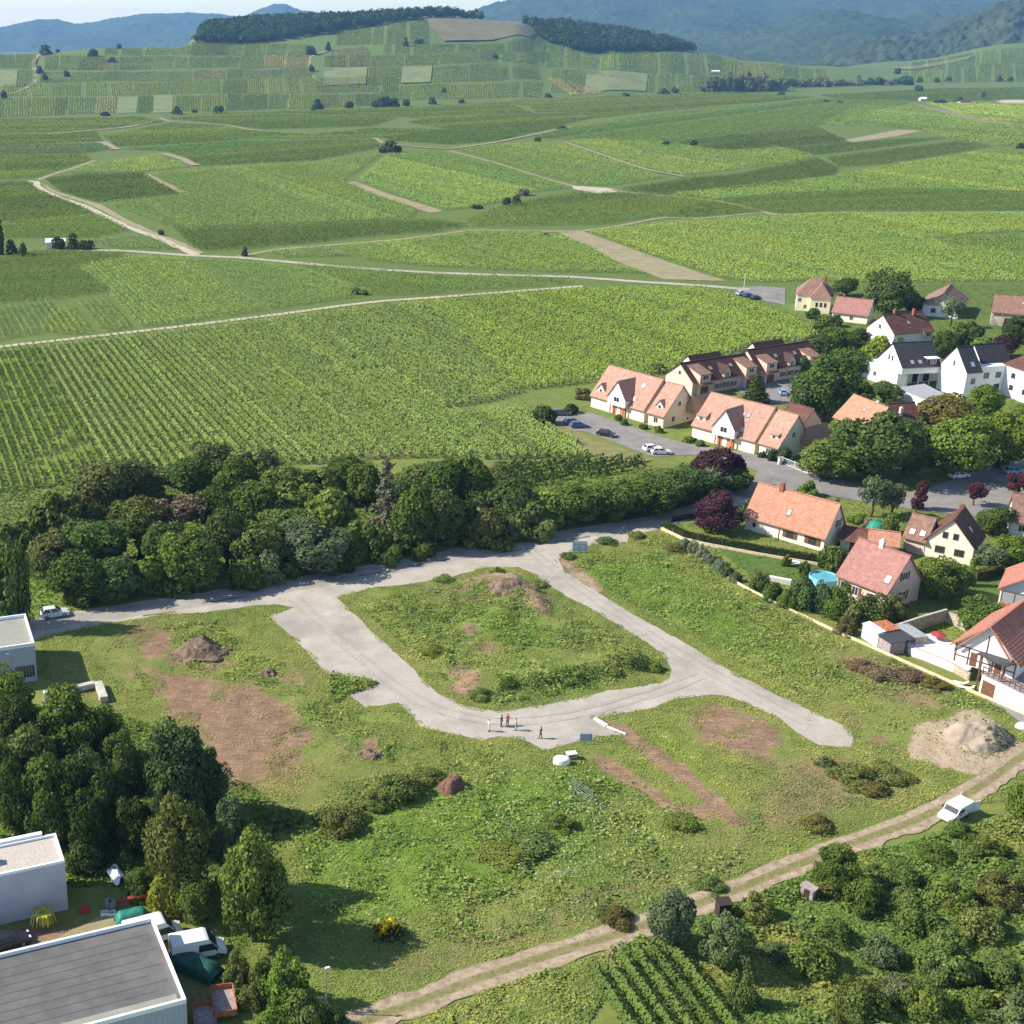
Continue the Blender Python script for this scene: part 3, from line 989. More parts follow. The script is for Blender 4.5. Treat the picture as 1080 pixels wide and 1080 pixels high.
def crown_mesh(name, seed, shape='round', ncards=3600, size=.075, nlobes=30, H=2.1, low=.16, lobe=(.24, .42), spread=.55, hue=.12):
    """crown in unit space: radius about 1, height 1; lobes of leaf clumps with gaps between"""
    r = np.random.default_rng(seed)
    c, rad = [], []
    zc, hz = (H * (1 + low) / 2), H * (1 - low) / 2
    for i in range(nlobes):
        d = unit(r.normal(size=3))
        k = r.uniform(.35, 1) ** .5
        lr = r.uniform(*lobe)
        if shape == 'round':
            k = r.uniform(.3, 1.0) ** .6 * r.uniform(.85, 1.12)
            p = d * k * np.array([1 - lr * .8, 1 - lr * .8, hz - lr * .8]) + np.array([0, 0, zc])
            p[0] += .12 * math.sin(p[2] * 2.3 + seed)
            p[1] += .12 * math.cos(p[2] * 1.9 + seed)
        elif shape == 'bush':
            k = r.uniform(.2, 1.02)
            p = np.array([d[0] * k * (1 - lr * .7), d[1] * k * (1 - lr * .7), abs(d[2]) * k * (H - lr) + lr * .3])
        elif shape == 'tall':
            h = (i + .5) / nlobes
            w = (.3 + .7 * math.sin(PI * min(1, h * .9 + .12))) * .72
            a = r.uniform(0, 2 * PI)
            p = np.array([math.cos(a) * w * k, math.sin(a) * w * k, H * (low + (1 - low) * h * .93)])
        elif shape == 'cone':
            h = ((i + .5) / nlobes) ** 1.15
            w = (1 - h) * .85 + .04
            a = i * 2.4
            lr = .1 + .26 * (1 - h)
            p = np.array([math.cos(a) * w * .75, math.sin(a) * w * .75, H * (low + (1 - low) * h * .96)])
        c.append(p)
        rad.append(lr)
    c = np.array(c)
    rad = np.array(rad)
    w = rad ** 2 / (rad ** 2).sum()
    li = r.choice(nlobes, size=int(ncards * 1.7), p=w)
    d = unit(r.normal(size=(len(li), 3)))
    if shape == 'cone':
        d[:, 2] *= .55
    pos = c[li] + d * rad[li][:, None] * r.uniform(.72, 1.08, len(li))[:, None]
    # drop the clumps buried deep inside other lobes
    deep = np.zeros(len(li), bool)
    for k in range(nlobes):
        deep |= (np.linalg.norm(pos - c[k], axis=1) < rad[k] * .62) & (li != k)
    deep |= pos[:, 2] < .02
    pos, d, li = pos[~deep][:ncards], d[~deep][:ncards], li[~deep][:ncards]
    out = unit(pos - np.array([0, 0, zc * .8]))
    nr = unit(d * .7 + out * .5 + r.normal(size=pos.shape) * spread)
    V, Fc = cards(pos, nr, size * r.uniform(.45, 1.6, len(pos)), .7, seed)
    V[:, 2] /= H
    lt = r.normal(1, .1, nlobes)
    tint = np.clip(lt[li] * r.normal(1, .16, len(pos)), .45, 1.6)
    colr = np.column_stack([tint * (1 + hue * (r.random(len(pos)) - .4)), tint, tint * (1 - hue * (r.random(len(pos)) - .4))])
    return mesh_np(name, V, Fc, LEAF, np.repeat(colr, 4, 0))


def weeping_mesh(name, seed, n=3600, H=2.6):
    r = np.random.default_rng(seed)
    ns = 90
    a = r.uniform(0, 2 * PI, ns)
    k = np.sqrt(r.uniform(.03, 1, ns)) * .85
    top = H * (.62 + .38 * np.sqrt(np.maximum(0, 1 - k ** 2))) - r.uniform(0, .35, ns)
    ln = top - r.uniform(.03, .5, ns)
    i = r.integers(0, ns, n)
    t = r.random(n)
    pos = np.column_stack([np.cos(a[i]) * k[i] + r.normal(0, .05, n) + .08 * t * np.cos(a[i]), np.sin(a[i]) * k[i] + r.normal(0, .05, n) + .08 * t * np.sin(a[i]), top[i] - ln[i] * t])
    nr = unit(np.column_stack([np.cos(a[i]), np.sin(a[i]), np.full(n, .35)]) + r.normal(size=(n, 3)) * .5)
    V, Fc = cards(pos, nr, .075, 1.1, seed)
    V[:, 2] /= H
    tint = np.clip(r.normal(1, .2, n), .5, 1.5)
    return mesh_np(name, V, Fc, LEAF, np.repeat(np.column_stack([tint] * 3), 4, 0))


def sparse_conifer(name, seed, n=2600, H=3.4):
    """a half bare spruce: whorls of drooping branches"""
    r = np.random.default_rng(seed)
    i = r.integers(0, 70, n)
    h = (i % 35) / 35 * .93 + .04
    a = i * 2.4
    t = r.random(n) ** .7
    w = (1 - h) * .95 + .05
    pos = np.column_stack([np.cos(a) * w * t, np.sin(a) * w * t, H * (h + .03) - .22 * w * t]) + r.normal(size=(n, 3)) * .045
    nr = unit(np.column_stack([np.cos(a) * .5, np.sin(a) * .5, np.ones(n)]) + r.normal(size=(n, 3)) * .6)
    V, Fc = cards(pos, nr, .055, .8, seed)
    V[:, 2] /= H
    tint = np.clip(r.normal(1, .25, n), .4, 1.7)
    return mesh_np(name, V, Fc, LEAF, np.repeat(np.column_stack([tint, tint, tint]), 4, 0))


def trunk_mesh(name, seed, low=.3, H=2.1, r0=.085, limbs=7, top=.85):
    r = random.Random(seed)
    b = MB()
    pts = [(0, 0, -.02)]
    for k in range(1, 6):
        pts.append((r.uniform(-.05, .05), r.uniform(-.05, .05), H * top * k / 5))
    for k in range(5):
        ra, rb = r0 * (1 - k / 5.6), r0 * (1 - (k + 1) / 5.6)
        p, q = pts[k], pts[k + 1]
        n = 7
        vs = [(p[0] + ra * math.cos(2 * PI * i / n), p[1] + ra * math.sin(2 * PI * i / n), p[2]) for i in range(n)]
        vs += [(q[0] + rb * math.cos(2 * PI * i / n), q[1] + rb * math.sin(2 * PI * i / n), q[2]) for i in range(n)]
        b.add(vs, [(i, (i + 1) % n, n + (i + 1) % n, n + i) for i in range(n)])
    for k in range(limbs):
        z = H * (low + (top - low) * k / limbs)
        a = k * 2.4 + r.random()
        ln = r.uniform(.35, .7)
        b.bar((0, 0, z), (math.cos(a) * ln, math.sin(a) * ln, z + r.uniform(.1, .35)), r0 * .35)
    b.V = [(x, y, z / H) for x, y, z in b.V]
    me = bpy.data.meshes.new(name)
    me.from_pydata(b.V, [], b.F)
    me.materials.append(M['bark'])
    return me


PROTO = {}


def protos():
    rd = [crown_mesh('crown', 100 + i, 'round', 8000, .048, 44, low=.03, lobe=(.2, .42)) for i in range(4)]
    bu = [crown_mesh('crown', 120 + i, 'bush', 3200, .078, 26, H=1.5, low=0) for i in range(4)]
    fine = [crown_mesh('crown', 140 + i, 'round', 12000, .04, 64, low=.03, lobe=(.15, .36)) for i in range(3)]
    fbush = [crown_mesh('crown', 150 + i, 'bush', 6500, .046, 44, H=1.4, low=0, lobe=(.17, .42)) for i in range(3)]
    tall = [crown_mesh('crown', 160 + i, 'tall', 3400, .08, 30, H=3.2, low=.06, lobe=(.26, .42)) for i in range(2)]
    cone = [crown_mesh('crown', 170, 'cone', 3600, .06, 46, H=3.2, low=.05)]
    airy = [crown_mesh('crown', 180 + i, 'round', 2200, .06, 34, low=.2, lobe=(.16, .3)) for i in range(2)]
    far = [crown_mesh('crown', 190 + i, 'bush', 420, .17, 12, H=1.6, low=0, lobe=(.35, .55)) for i in range(3)]
    tr = [trunk_mesh('trunk', i) for i in range(3)]
    stem = trunk_mesh('trunk', 9, .1, 1.5, .05, 8, .7)
    thin = trunk_mesh('trunk', 12, .25, 3.2, .1, 9, .93)
    PROTO.update(round=(rd, tr), bush=(bu, [stem]), fine=(fine, tr), fbush=(fbush, [stem]), tall=(tall, [thin]), cone=(cone, [thin]), airy=(airy, tr),
                 far=(far, [stem]), weep=([weeping_mesh('crown', 200)], [thin]), spruce=([sparse_conifer('crown', 210)], [thin]))


protos()
C = {  # real leaf colours
    'weed': (.16, .2, .048), 'mid': (.122, .168, .038), 'dark': (.068, .1, .027), 'deep': (.09, .132, .032), 'olive': (.145, .17, .048), 'bright': (.15, .21, .036), 'lime': (.2, .25, .04), 'blue': (.08, .128, .05),
    'pale': (.15, .18, .07), 'silver': (.2, .235, .145), 'russet': (.2, .14, .08), 'purple': (.08, .035, .04), 'grey': (.19, .175, .11), 'yellow': (.28, .27, .035), 'pinewood': (.035, .055, .02),
    'browngreen': (.15, .14, .045), 'greygreen': (.135, .17, .075), 'wine': (.09, .03, .036), 'far': (.068, .098, .04), 'farpale': (.17, .17, .09)}
CW = {'weed': 'light green', 'mid': 'green', 'dark': 'dark green', 'deep': 'deep green', 'olive': 'olive green', 'bright': 'bright green', 'lime': 'lime green', 'blue': 'blue-green', 'pale': 'pale green', 'silver': 'silvery',
      'russet': 'russet', 'purple': 'dark purple', 'grey': 'grey-brown', 'yellow': 'yellowish', 'pinewood': 'dark green', 'browngreen': 'brownish green', 'greygreen': 'grey-green', 'wine': 'wine red', 'far': 'dark green', 'farpale': 'pale green'}
NAMED = []      # (object, phrase, photo column) -> finished into labels at the end
_tc = [0]


def plant(kind, px, by, ty, wpx, colour, where, group=None, cat=None, noun=None):
    """a tree or shrub: foot at photo (px, by), top at row ty, crown wpx wide there"""
    g = G1(px, by)
    dist = math.hypot(g[1] * CT - (g[2] - HC) * ST, 0)
    w = wpx * dist / F
    d = ray(px, ty)
    h = max(.6, HC + d[2] / d[1] * g[1] - g[2])
    crowns, trunks = PROTO[kind]
    i = _tc[0]
    _tc[0] += 1
    bushy = kind in ('bush', 'fbush') or (kind == 'far' and h < 5)
    noun = noun or ('shrub' if bushy else 'tree')
    cat = cat or noun
    shape = {'cone': 'conical ', 'weep': 'drooping ', 'spruce': 'half-bare ', 'tall': 'slender ', 'airy': 'open-crowned '}.get(kind, '')
    nm = {'cone': 'conifer', 'spruce': 'spruce_tree', 'weep': 'weeping_tree'}.get(kind, noun)
    t = thing(nm, None, cat, g - np.array([0, 0, .05]), random.uniform(0, 6.28), group)
    t.rotation_euler = (random.uniform(-.09, .09), random.uniform(-.09, .09), random.uniform(0, 6.28))
    t.scale = (w / 2 * random.uniform(.94, 1.06), w / 2 * random.uniform(.94, 1.06), h)
    col = np.array(C[colour]) * random.uniform(.85, 1.18) * np.array([random.uniform(.86, 1.06), 1, random.uniform(.85, 1.2)])
    c = link('crown', crowns[i % len(crowns)], t)
    c.color = (*col, 1)
    link('trunk', trunks[i % len(trunks)], t)
    NAMED.append((t, f"{CW[colour]} {shape}{noun} {where}", px))
    return t


ORD = 'first second third fourth fifth sixth seventh eighth ninth tenth eleventh twelfth thirteenth fourteenth fifteenth sixteenth seventeenth eighteenth nineteenth twentieth'.split()


def ordinal(i):
    if i < 20:
        return ORD[i]
    t = {2: 'twenty', 3: 'thirty', 4: 'forty', 5: 'fifty'}[(i + 1) // 10]
    u = (i + 1) % 10
    return {'twenty': 'twentieth', 'thirty': 'thirtieth', 'forty': 'fortieth', 'fifty': 'fiftieth'}[t] if u == 0 else f"{t}-{ORD[u - 1]}"


def finish_labels():
    by = {}
    for o, p, x in NAMED:
        by.setdefault(p, []).append((x, o))
    for p, l in by.items():
        l.sort(key=lambda q: q[0])
        for i, (x, o) in enumerate(l):
            o['label'] = p if len(l) == 1 else f"{p}, {ordinal(i)} such from the left"


# ------------------------------------------------------------------ the tree belt along the road
B1, B2, B3 = 'in the front of the roadside belt', 'in the middle of the roadside belt', 'at the vineyard side of the belt'
GB = 'trees of the belt along the gravel road'
BELT = [  # kind, column, foot, top, width, colour, row
    ('bush', 62, 566, 508, 62, 'olive', B3), ('round', 112, 538, 472, 70, 'olive', B3), ('round', 150, 530, 482, 55, 'browngreen', B3), ('round', 205, 527, 477, 62, 'blue', B3), ('round', 247, 532, 476, 52, 'dark', B3),
    ('airy', 224, 502, 457, 46, 'olive', B3), ('round', 270, 520, 466, 50, 'olive', B3), ('airy', 192, 566, 513, 58, 'russet', B2), ('round', 148, 572, 520, 62, 'olive', B2), ('round', 104, 600, 537, 76, 'deep', B2),
    ('round', 60, 612, 555, 50, 'greygreen', B2), ('round', 84, 634, 578, 60, 'dark', B1), ('round', 122, 630, 584, 58, 'deep', B1), ('bush', 160, 624, 582, 56, 'mid', B1), ('round', 206, 618, 552, 74, 'bright', B1),
    ('round', 240, 598, 528, 52, 'dark', B2), ('bush', 12, 588, 541, 58, 'bright', 'at the far left of the belt'), ('weep', 13, 662, 560, 38, 'dark', 'by the grey flat roofed building'), ('bush', 4, 672, 628, 26, 'mid', 'behind the grey flat roofed building'),
    ('round', 268, 556, 502, 62, 'deep', B2), ('round', 300, 535, 486, 56, 'mid', B3), ('bush', 322, 546, 504, 66, 'bright', B2), ('round', 340, 530, 488, 50, 'mid', B3), ('bush', 347, 566, 508, 70, 'bright', B2),
    ('round', 364, 522, 474, 44, 'blue', B3), ('round', 306, 566, 528, 56, 'mid', B2), ('round', 272, 600, 540, 58, 'greygreen', B1), ('fbush', 280, 612, 570, 42, 'pale', B1), ('fine', 333, 600, 545, 76, 'pale', B1),
    ('bush', 378, 588, 540, 48, 'bright', B1), ('spruce', 406, 572, 474, 46, 'grey', B2), ('round', 386, 540, 482, 44, 'deep', B3), ('round', 432, 578, 505, 52, 'mid', B1), ('round', 458, 574, 500, 54, 'dark', B1),
    ('bush', 404, 592, 552, 38, 'bright', B1), ('round', 468, 544, 476, 46, 'dark', B3), ('round', 494, 540, 474, 52, 'mid', B3), ('round', 444, 530, 476, 46, 'olive', B3), ('bush', 508, 572, 528, 60, 'greygreen', B1),
    ('round', 538, 556, 500, 54, 'dark', B2), ('round', 528, 524, 486, 44, 'olive', B3), ('round', 480, 572, 520, 44, 'deep', B1), ('bush', 560, 564, 522, 50, 'olive', B1), ('bush', 578, 556, 514, 46, 'yellow', B1),
    ('round', 604, 552, 503, 60, 'mid', B1), ('round', 634, 548, 499, 60, 'mid', B1), ('round', 658, 544, 503, 54, 'deep', B1), ('round', 684, 540, 496, 54, 'mid', B1), ('round', 707, 536, 489, 54, 'deep', B1),
    ('round', 730, 530, 484, 50, 'dark', B1), ('airy', 750, 522, 486, 34, 'silver', B1), ('round', 757, 514, 467, 54, 'purple', 'rising above the belt near the terraced houses'), ('round', 774, 518, 488, 38, 'dark', B1), ('bush', 646, 550, 525, 22, 'yellow', B1),
    ('round', 180, 600, 545, 54, 'dark', B2), ('round', 225, 560, 510, 50, 'deep', B2), ('round', 420, 555, 500, 44, 'dark', B2), ('round', 515, 545, 500, 46, 'deep', B2), ('bush', 98, 560, 525, 44, 'greygreen', B2), ('bush', 262, 618, 585, 44, 'dark', B1),
    ('bush', 308, 606, 575, 40, 'dark', B1), ('bush', 362, 600, 570, 40, 'deep', B1), ('bush', 440, 584, 552, 44, 'dark', B1), ('bush', 545, 568, 540, 40, 'dark', B1), ('bush', 184, 626, 596, 44, 'dark', B1)]
UNIFY = {'bright': 'mid', 'greygreen': 'olive', 'pale': 'greygreen', 'yellow': 'bright', 'silver': 'greygreen', 'blue': 'deep', 'dark': 'deep'}
for k, x, b_, t_, w, c, p in BELT:
    t_ = b_ - (b_ - t_) * .93 + (3 if 585 < x < 725 else 0)
    plant(k, x, b_, t_, w * 1.1, UNIFY.get(c, c), p, GB)
rb_ = random.Random(9)
for i in range(46):
    x = rb_.uniform(70, 735)
    f = np.interp(x, [70, 240, 420, 560, 735], [641, 614, 584, 559, 530])
    y = f - rb_.uniform(0, 46 if x < 560 else 20)
    h = rb_.uniform(16, 30)
    plant('bush', x, y, y - h, rb_.uniform(26, 44), rb_.choice(['mid', 'deep', 'olive', 'mid', 'deep', 'greygreen']), 'filling the gaps of the roadside belt', GB)
plant('fine', 760, 561, 518, 48, 'purple', 'inside the clipped hedge beside the orange roofed house')
plant('bush', 788, 548, 522, 26, 'deep', 'behind the purple tree', )
# ------------------------------------------------------------------ village trees
V_ = 'among the village houses'
GV = 'trees and shrubs among the houses'
VILL = [('fine', 868, 444, 376, 76, 'deep', 'beside the brown roofed terraces'), ('cone', 797, 424, 391, 30, 'dark', 'in the yard between the terraces'), ('fine', 915, 506, 430, 86, 'deep', 'before the orange roofed house'),
        ('round', 872, 506, 462, 62, 'mid', 'at the street corner'), ('round', 952, 500, 440, 58, 'deep', 'before the brown roofed wing'), ('round', 890, 470, 440, 40, 'mid', 'left of the orange roofed house'),
        ('airy', 918, 545, 498, 40, 'greygreen', 'on the street island'), ('airy', 940, 546, 506, 34, 'greygreen', 'on the street island'), ('fine', 1008, 502, 437, 80, 'lime', 'beside the shaded street'),
        ('round', 1052, 494, 428, 58, 'bright', 'beside the shaded street'), ('round', 996, 452, 416, 66, 'browngreen', 'behind the lime tree'), ('round', 1036, 440, 404, 40, 'bright', 'below the white houses'), ('round', 1076, 470, 422, 40, 'mid', 'below the white block'),
        ('fine', 940, 332, 282, 60, 'deep', 'behind the low salmon roofed house'), ('round', 892, 312, 292, 30, 'dark', 'behind the yellow house'), ('round', 966, 330, 312, 26, 'dark', V_), ('airy', 1002, 344, 310, 26, 'greygreen', 'before the old farmhouse'),
        ('round', 1074, 362, 331, 32, 'dark', 'before the old barn'), ('round', 1056, 376, 354, 32, 'purple', V_), ('round', 862, 386, 350, 40, 'deep', V_), ('round', 884, 374, 342, 38, 'mid', V_), ('bush', 905, 364, 344, 34, 'dark', V_),
        ('bush', 922, 386, 352, 40, 'lime', V_), ('bush', 944, 388, 352, 40, 'mid', V_), ('round', 898, 396, 364, 42, 'mid', V_), ('round', 992, 378, 346, 28, 'deep', V_), ('bush', 1008, 366, 340, 30, 'mid', V_), ('bush', 1024, 358, 336, 30, 'deep', V_),
        ('bush', 1036, 378, 352, 38, 'bright', V_), ('round', 900, 432, 398, 44, 'deep', 'beside the white houses'), ('round', 932, 424, 402, 36, 'deep', 'beside the white houses'), ('bush', 984, 446, 420, 44, 'mid', V_), ('bush', 846, 396, 372, 26, 'deep', V_), ('bush', 870, 352, 330, 34, 'mid', V_),
        ('tall', 967, 537, 507, 17, 'wine', 'planted along the street'), ('airy', 1026, 533, 506, 24, 'wine', 'planted along the street'), ('airy', 1072, 528, 492, 32, 'wine', 'planted along the street'), ('bush', 852, 523, 505, 22, 'bright', 'behind the orange roofed house'),
        ('bush', 880, 602, 575, 40, 'deep', 'right of the orange roofed house'), ('fbush', 843, 640, 600, 34, 'blue', 'before the swimming pool'), ('fbush', 864, 642, 610, 34, 'blue', 'before the swimming pool'), ('fbush', 884, 650, 614, 40, 'mid', 'before the pink roofed house'),
        ('fbush', 902, 656, 620, 40, 'olive', 'before the pink roofed house'), ('fbush', 922, 656, 622, 42, 'mid', 'before the pink roofed house'), ('fbush', 942, 652, 626, 34, 'olive', 'before the pink roofed house'), ('fbush', 815, 632, 608, 26, 'deep', 'along the boundary kerb'),
        ('fbush', 800, 622, 598, 24, 'olive', 'along the boundary kerb'), ('fbush', 892, 668, 648, 24, 'browngreen', 'along the boundary kerb'), ('fbush', 828, 640, 616, 24, 'mid', 'along the boundary kerb'), ('fine', 986, 632, 588, 50, 'mid', 'between the pink and cream houses'),
        ('round', 1006, 628, 596, 40, 'mid', 'between the pink and cream houses'), ('bush', 984, 606, 586, 36, 'olive', 'below the cream gable'), ('bush', 1008, 608, 592, 34, 'olive', 'below the cream gable'), ('tall', 1021, 618, 588, 11, 'lime', 'by the sunny lawn'), ('airy', 1041, 604, 572, 34, 'greygreen', 'right of the cream gable'),
        ('round', 1062, 598, 562, 42, 'bright', 'right of the cream gable'), ('round', 1046, 562, 532, 38, 'deep', 'right of the brown roofed gable'), ('bush', 1076, 594, 562, 34, 'mid', V_), ('fine', 1033, 674, 630, 54, 'mid', 'behind the blue tent'), ('bush', 1050, 684, 668, 22, 'olive', 'behind the blue tent'),
        ('bush', 905, 552, 540, 22, 'bright', 'by the green dome'), ('bush', 915, 556, 546, 20, 'russet', 'by the green dome'), ('bush', 938, 562, 540, 22, 'mid', 'by the green dome'), ('bush', 829, 597, 582, 11, 'yellow', 'potted by the lawn'), ('bush', 848, 608, 590, 16, 'deep', 'beside the pool'),
        ('bush', 658, 448, 441, 11, 'mid', 'before the first terrace'), ('bush', 652, 443, 436, 11, 'deep', 'before the first terrace'), ('bush', 678, 452, 446, 11, 'deep', 'before the first terrace'), ('bush', 694, 456, 448, 12, 'olive', 'before the first terrace'), ('bush', 728, 466, 459, 16, 'bright', 'between the two terraces'), ('bush', 738, 470, 463, 14, 'bright', 'between the two terraces'),
        ('bush', 806, 482, 474, 14, 'deep', 'before the second terrace'), ('bush', 814, 486, 472, 12, 'dark', 'before the second terrace'), ('bush', 826, 486, 470, 22, 'deep', 'before the second terrace'), ('bush', 576, 447, 426, 30, 'deep', 'beside the car park'), ('bush', 602, 436, 424, 22, 'dark', 'beside the car park'), ('bush', 614, 420, 408, 22, 'browngreen', 'beside the car park'), ('bush', 695, 392, 382, 26, 'greygreen', 'behind the terraces'),
        ('bush', 856, 336, 324, 16, 'deep', 'before the yellow house'), ('bush', 868, 342, 330, 20, 'mid', 'before the yellow house'), ('bush', 880, 344, 331, 20, 'dark', 'before the yellow house'), ('bush', 1000, 690, 678, 0.1, 'mid', V_)][:-1]
for k, x, b_, t_, w, c, p in VILL:
    plant(k, x, b_, t_, w, c, p, GV)
for i, (x, y) in enumerate([(722, 577), (731, 582), (740, 588), (749, 594), (758, 601), (767, 607), (776, 613)]):
    plant('fbush', x, y, y - 13 - (i % 3), 15, 'silver' if i < 5 else 'greygreen', 'in the row along the kerbed lawn', 'silvery shrubs along the kerb')
# ------------------------------------------------------------------ lower left
L_ = 'between the flat roofed buildings'
GL = 'trees at the lower left'
for k, x, b_, t_, w, c, p in [('fine', 18, 790, 702, 66, 'bright', 'before the grey flat roofed building'), ('fine', 78, 815, 726, 78, 'mid', 'below the concrete beams'), ('fine', 40, 860, 768, 72, 'olive', L_), ('fine', 106, 860, 795, 50, 'greygreen', L_), ('fine', 0, 860, 770, 60, 'deep', L_),
                              ('fine', 62, 890, 800, 66, 'deep', L_), ('fine', 188, 862, 756, 76, 'blue', 'at the edge of the waste ground'), ('fine', 222, 858, 790, 44, 'blue', 'at the edge of the waste ground'), ('fine', 190, 950, 838, 78, 'olive', 'behind the white vans'), ('fbush', 178, 962, 915, 46, 'yellow', 'behind the white vans'),
                              ('fine', 246, 938, 838, 48, 'greygreen', 'beside the waste ground'), ('fine', 268, 992, 880, 84, 'mid', 'right of the white vans'), ('fine', 210, 972, 922, 44, 'mid', 'right of the white vans'), ('fbush', 134, 912, 890, 26, 'greygreen', 'by the white sheet'), ('fbush', 146, 930, 914, 30, 'mid', 'by the white sheet'),
                              ('fine', 100, 900, 830, 50, 'dark', L_), ('fine', 20, 830, 740, 60, 'dark', L_), ('fine', 118, 885, 808, 56, 'dark', L_), ('fine', 84, 880, 785, 60, 'dark', L_), ('fine', 16, 885, 800, 56, 'dark', L_), ('fine', 134, 862, 790, 48, 'deep', L_), ('fine', 146, 900, 838, 44, 'dark', L_), ('fine', 50, 800, 745, 50, 'deep', 'below the concrete beams'), ('fine', 112, 800, 745, 50, 'mid', 'below the concrete beams'), ('fbush', 90, 915, 880, 50, 'dark', L_), ('fbush', 150, 945, 915, 36, 'deep', L_), ('fine', 168, 900, 840, 40, 'dark', L_), ('fine', 130, 830, 770, 50, 'deep', 'below the concrete beams')]:
    plant(k, x, b_, t_, w, c, p, GL)
for k, x, b_, t_, w, c, p in [('fbush', 300, 1062, 1002, 56, 'bright', 'in the rank strip by the lamp post'), ('fbush', 322, 1085, 1036, 56, 'mid', 'in the rank strip by the lamp post'), ('fbush', 278, 1046, 1004, 36, 'mid', 'in the rank strip by the lamp post'), ('fbush', 250, 1036, 1000, 30, 'olive', 'near the rusty trailer'), ('fbush', 262, 1060, 1034, 30, 'olive', 'near the rusty trailer'),
                              ('fbush', 290, 1086, 1056, 44, 'bright', 'in the rank strip by the lamp post'), ('fbush', 352, 1085, 1062, 34, 'dark', 'in the rank strip by the lamp post')]:
    plant(k, x, b_, t_, w, c, p, 'shrubs at the bottom edge')
# ------------------------------------------------------------------ lower right: scrub and orchard
GR = 'trees and shrubs of the overgrown orchard'
S_ = 'in the overgrown orchard below the track'
RIGHT = [('fine', 702, 1000, 934, 50, 'greygreen', 'overhanging the dirt track'), ('fine', 762, 1022, 962, 56, 'pale', 'right of the small vineyard'), ('fbush', 780, 1060, 1018, 34, 'mid', 'right of the small vineyard'), ('fine', 880, 938, 893, 46, 'deep', 'on the lower side of the track'),
         ('fbush', 905, 950, 908, 40, 'mid', S_), ('tall', 909, 966, 914, 24, 'blue', S_), ('fine', 962, 978, 930, 48, 'bright', S_), ('fbush', 854, 1022, 972, 54, 'bright', S_), ('fbush', 796, 968, 934, 44, 'pale', S_), ('fine', 930, 1014, 974, 46, 'greygreen', S_),
         ('fine', 905, 1068, 1016, 56, 'bright', S_), ('fine', 1000, 1032, 975, 58, 'bright', S_), ('fine', 1060, 1040, 990, 56, 'bright', S_), ('fine', 975, 1070, 1020, 50, 'pale', S_), ('fbush', 1052, 950, 912, 52, 'grey', S_), ('fbush', 1078, 860, 806, 34, 'bright', 'at the end of the dirt track'),
         ('fine', 1030, 985, 940, 50, 'pale', S_), ('fbush', 1000, 950, 915, 50, 'bright', S_), ('fbush', 950, 930, 900, 44, 'bright', S_), ('fbush', 1075, 930, 898, 44, 'bright', S_), ('fine', 1074, 1085, 1036, 60, 'greygreen', S_), ('fbush', 880, 990, 955, 36, 'bright', S_), ('fbush', 985, 905, 884, 40, 'bright', S_), ('fbush', 1040, 900, 876, 46, 'bright', S_),
         ('fbush', 820, 1010, 985, 30, 'greygreen', S_), ('fbush', 948, 1052, 1018, 40, 'greygreen', S_), ('fbush', 1030, 1066, 1034, 44, 'bright', S_), ('fbush', 1010, 880, 862, 34, 'mid', 'beside the white van')]
for k, x, b_, t_, w, c, p in RIGHT:
    if p == S_:      # low spreading scrub
        k = 'fbush' if k != 'tall' else k
        t_, w = b_ - (b_ - t_) * .72, w * 1.12
        c = {'grey': 'browngreen', 'pale': 'weed', 'bright': 'mid', 'blue': 'deep'}.get(c, c)
    plant(k, x, b_, t_, w, c, p, GR)
rr_ = random.Random(5)
OR_ = [(860, 900), (960, 880), (1085, 840), (1085, 1085), (820, 1085), (830, 1000)]
n_ = 0
while n_ < 15:
    x, y = rr_.uniform(830, 1085), rr_.uniform(890, 1090)
    if inside(OR_, x, y):
        s = rr_.uniform(.6, 1.3)
        plant('fbush', x, y, y - 17 * s, 36 * s, rr_.choice(['mid', 'weed', 'weed', 'mid', 'olive', 'olive']), S_, GR)
        n_ += 1
for i in range(26):      # gardens and scrub that go on beyond the right edge
    x, y = rr_.uniform(1100, 1190), rr_.uniform(340, 1060)
    plant('round' if y < 700 else 'fbush', x, y, y - (34 if y < 700 else 30), 40, rr_.choice(['mid', 'deep', 'olive']), 'beyond the right edge', 'trees beyond the right edge')
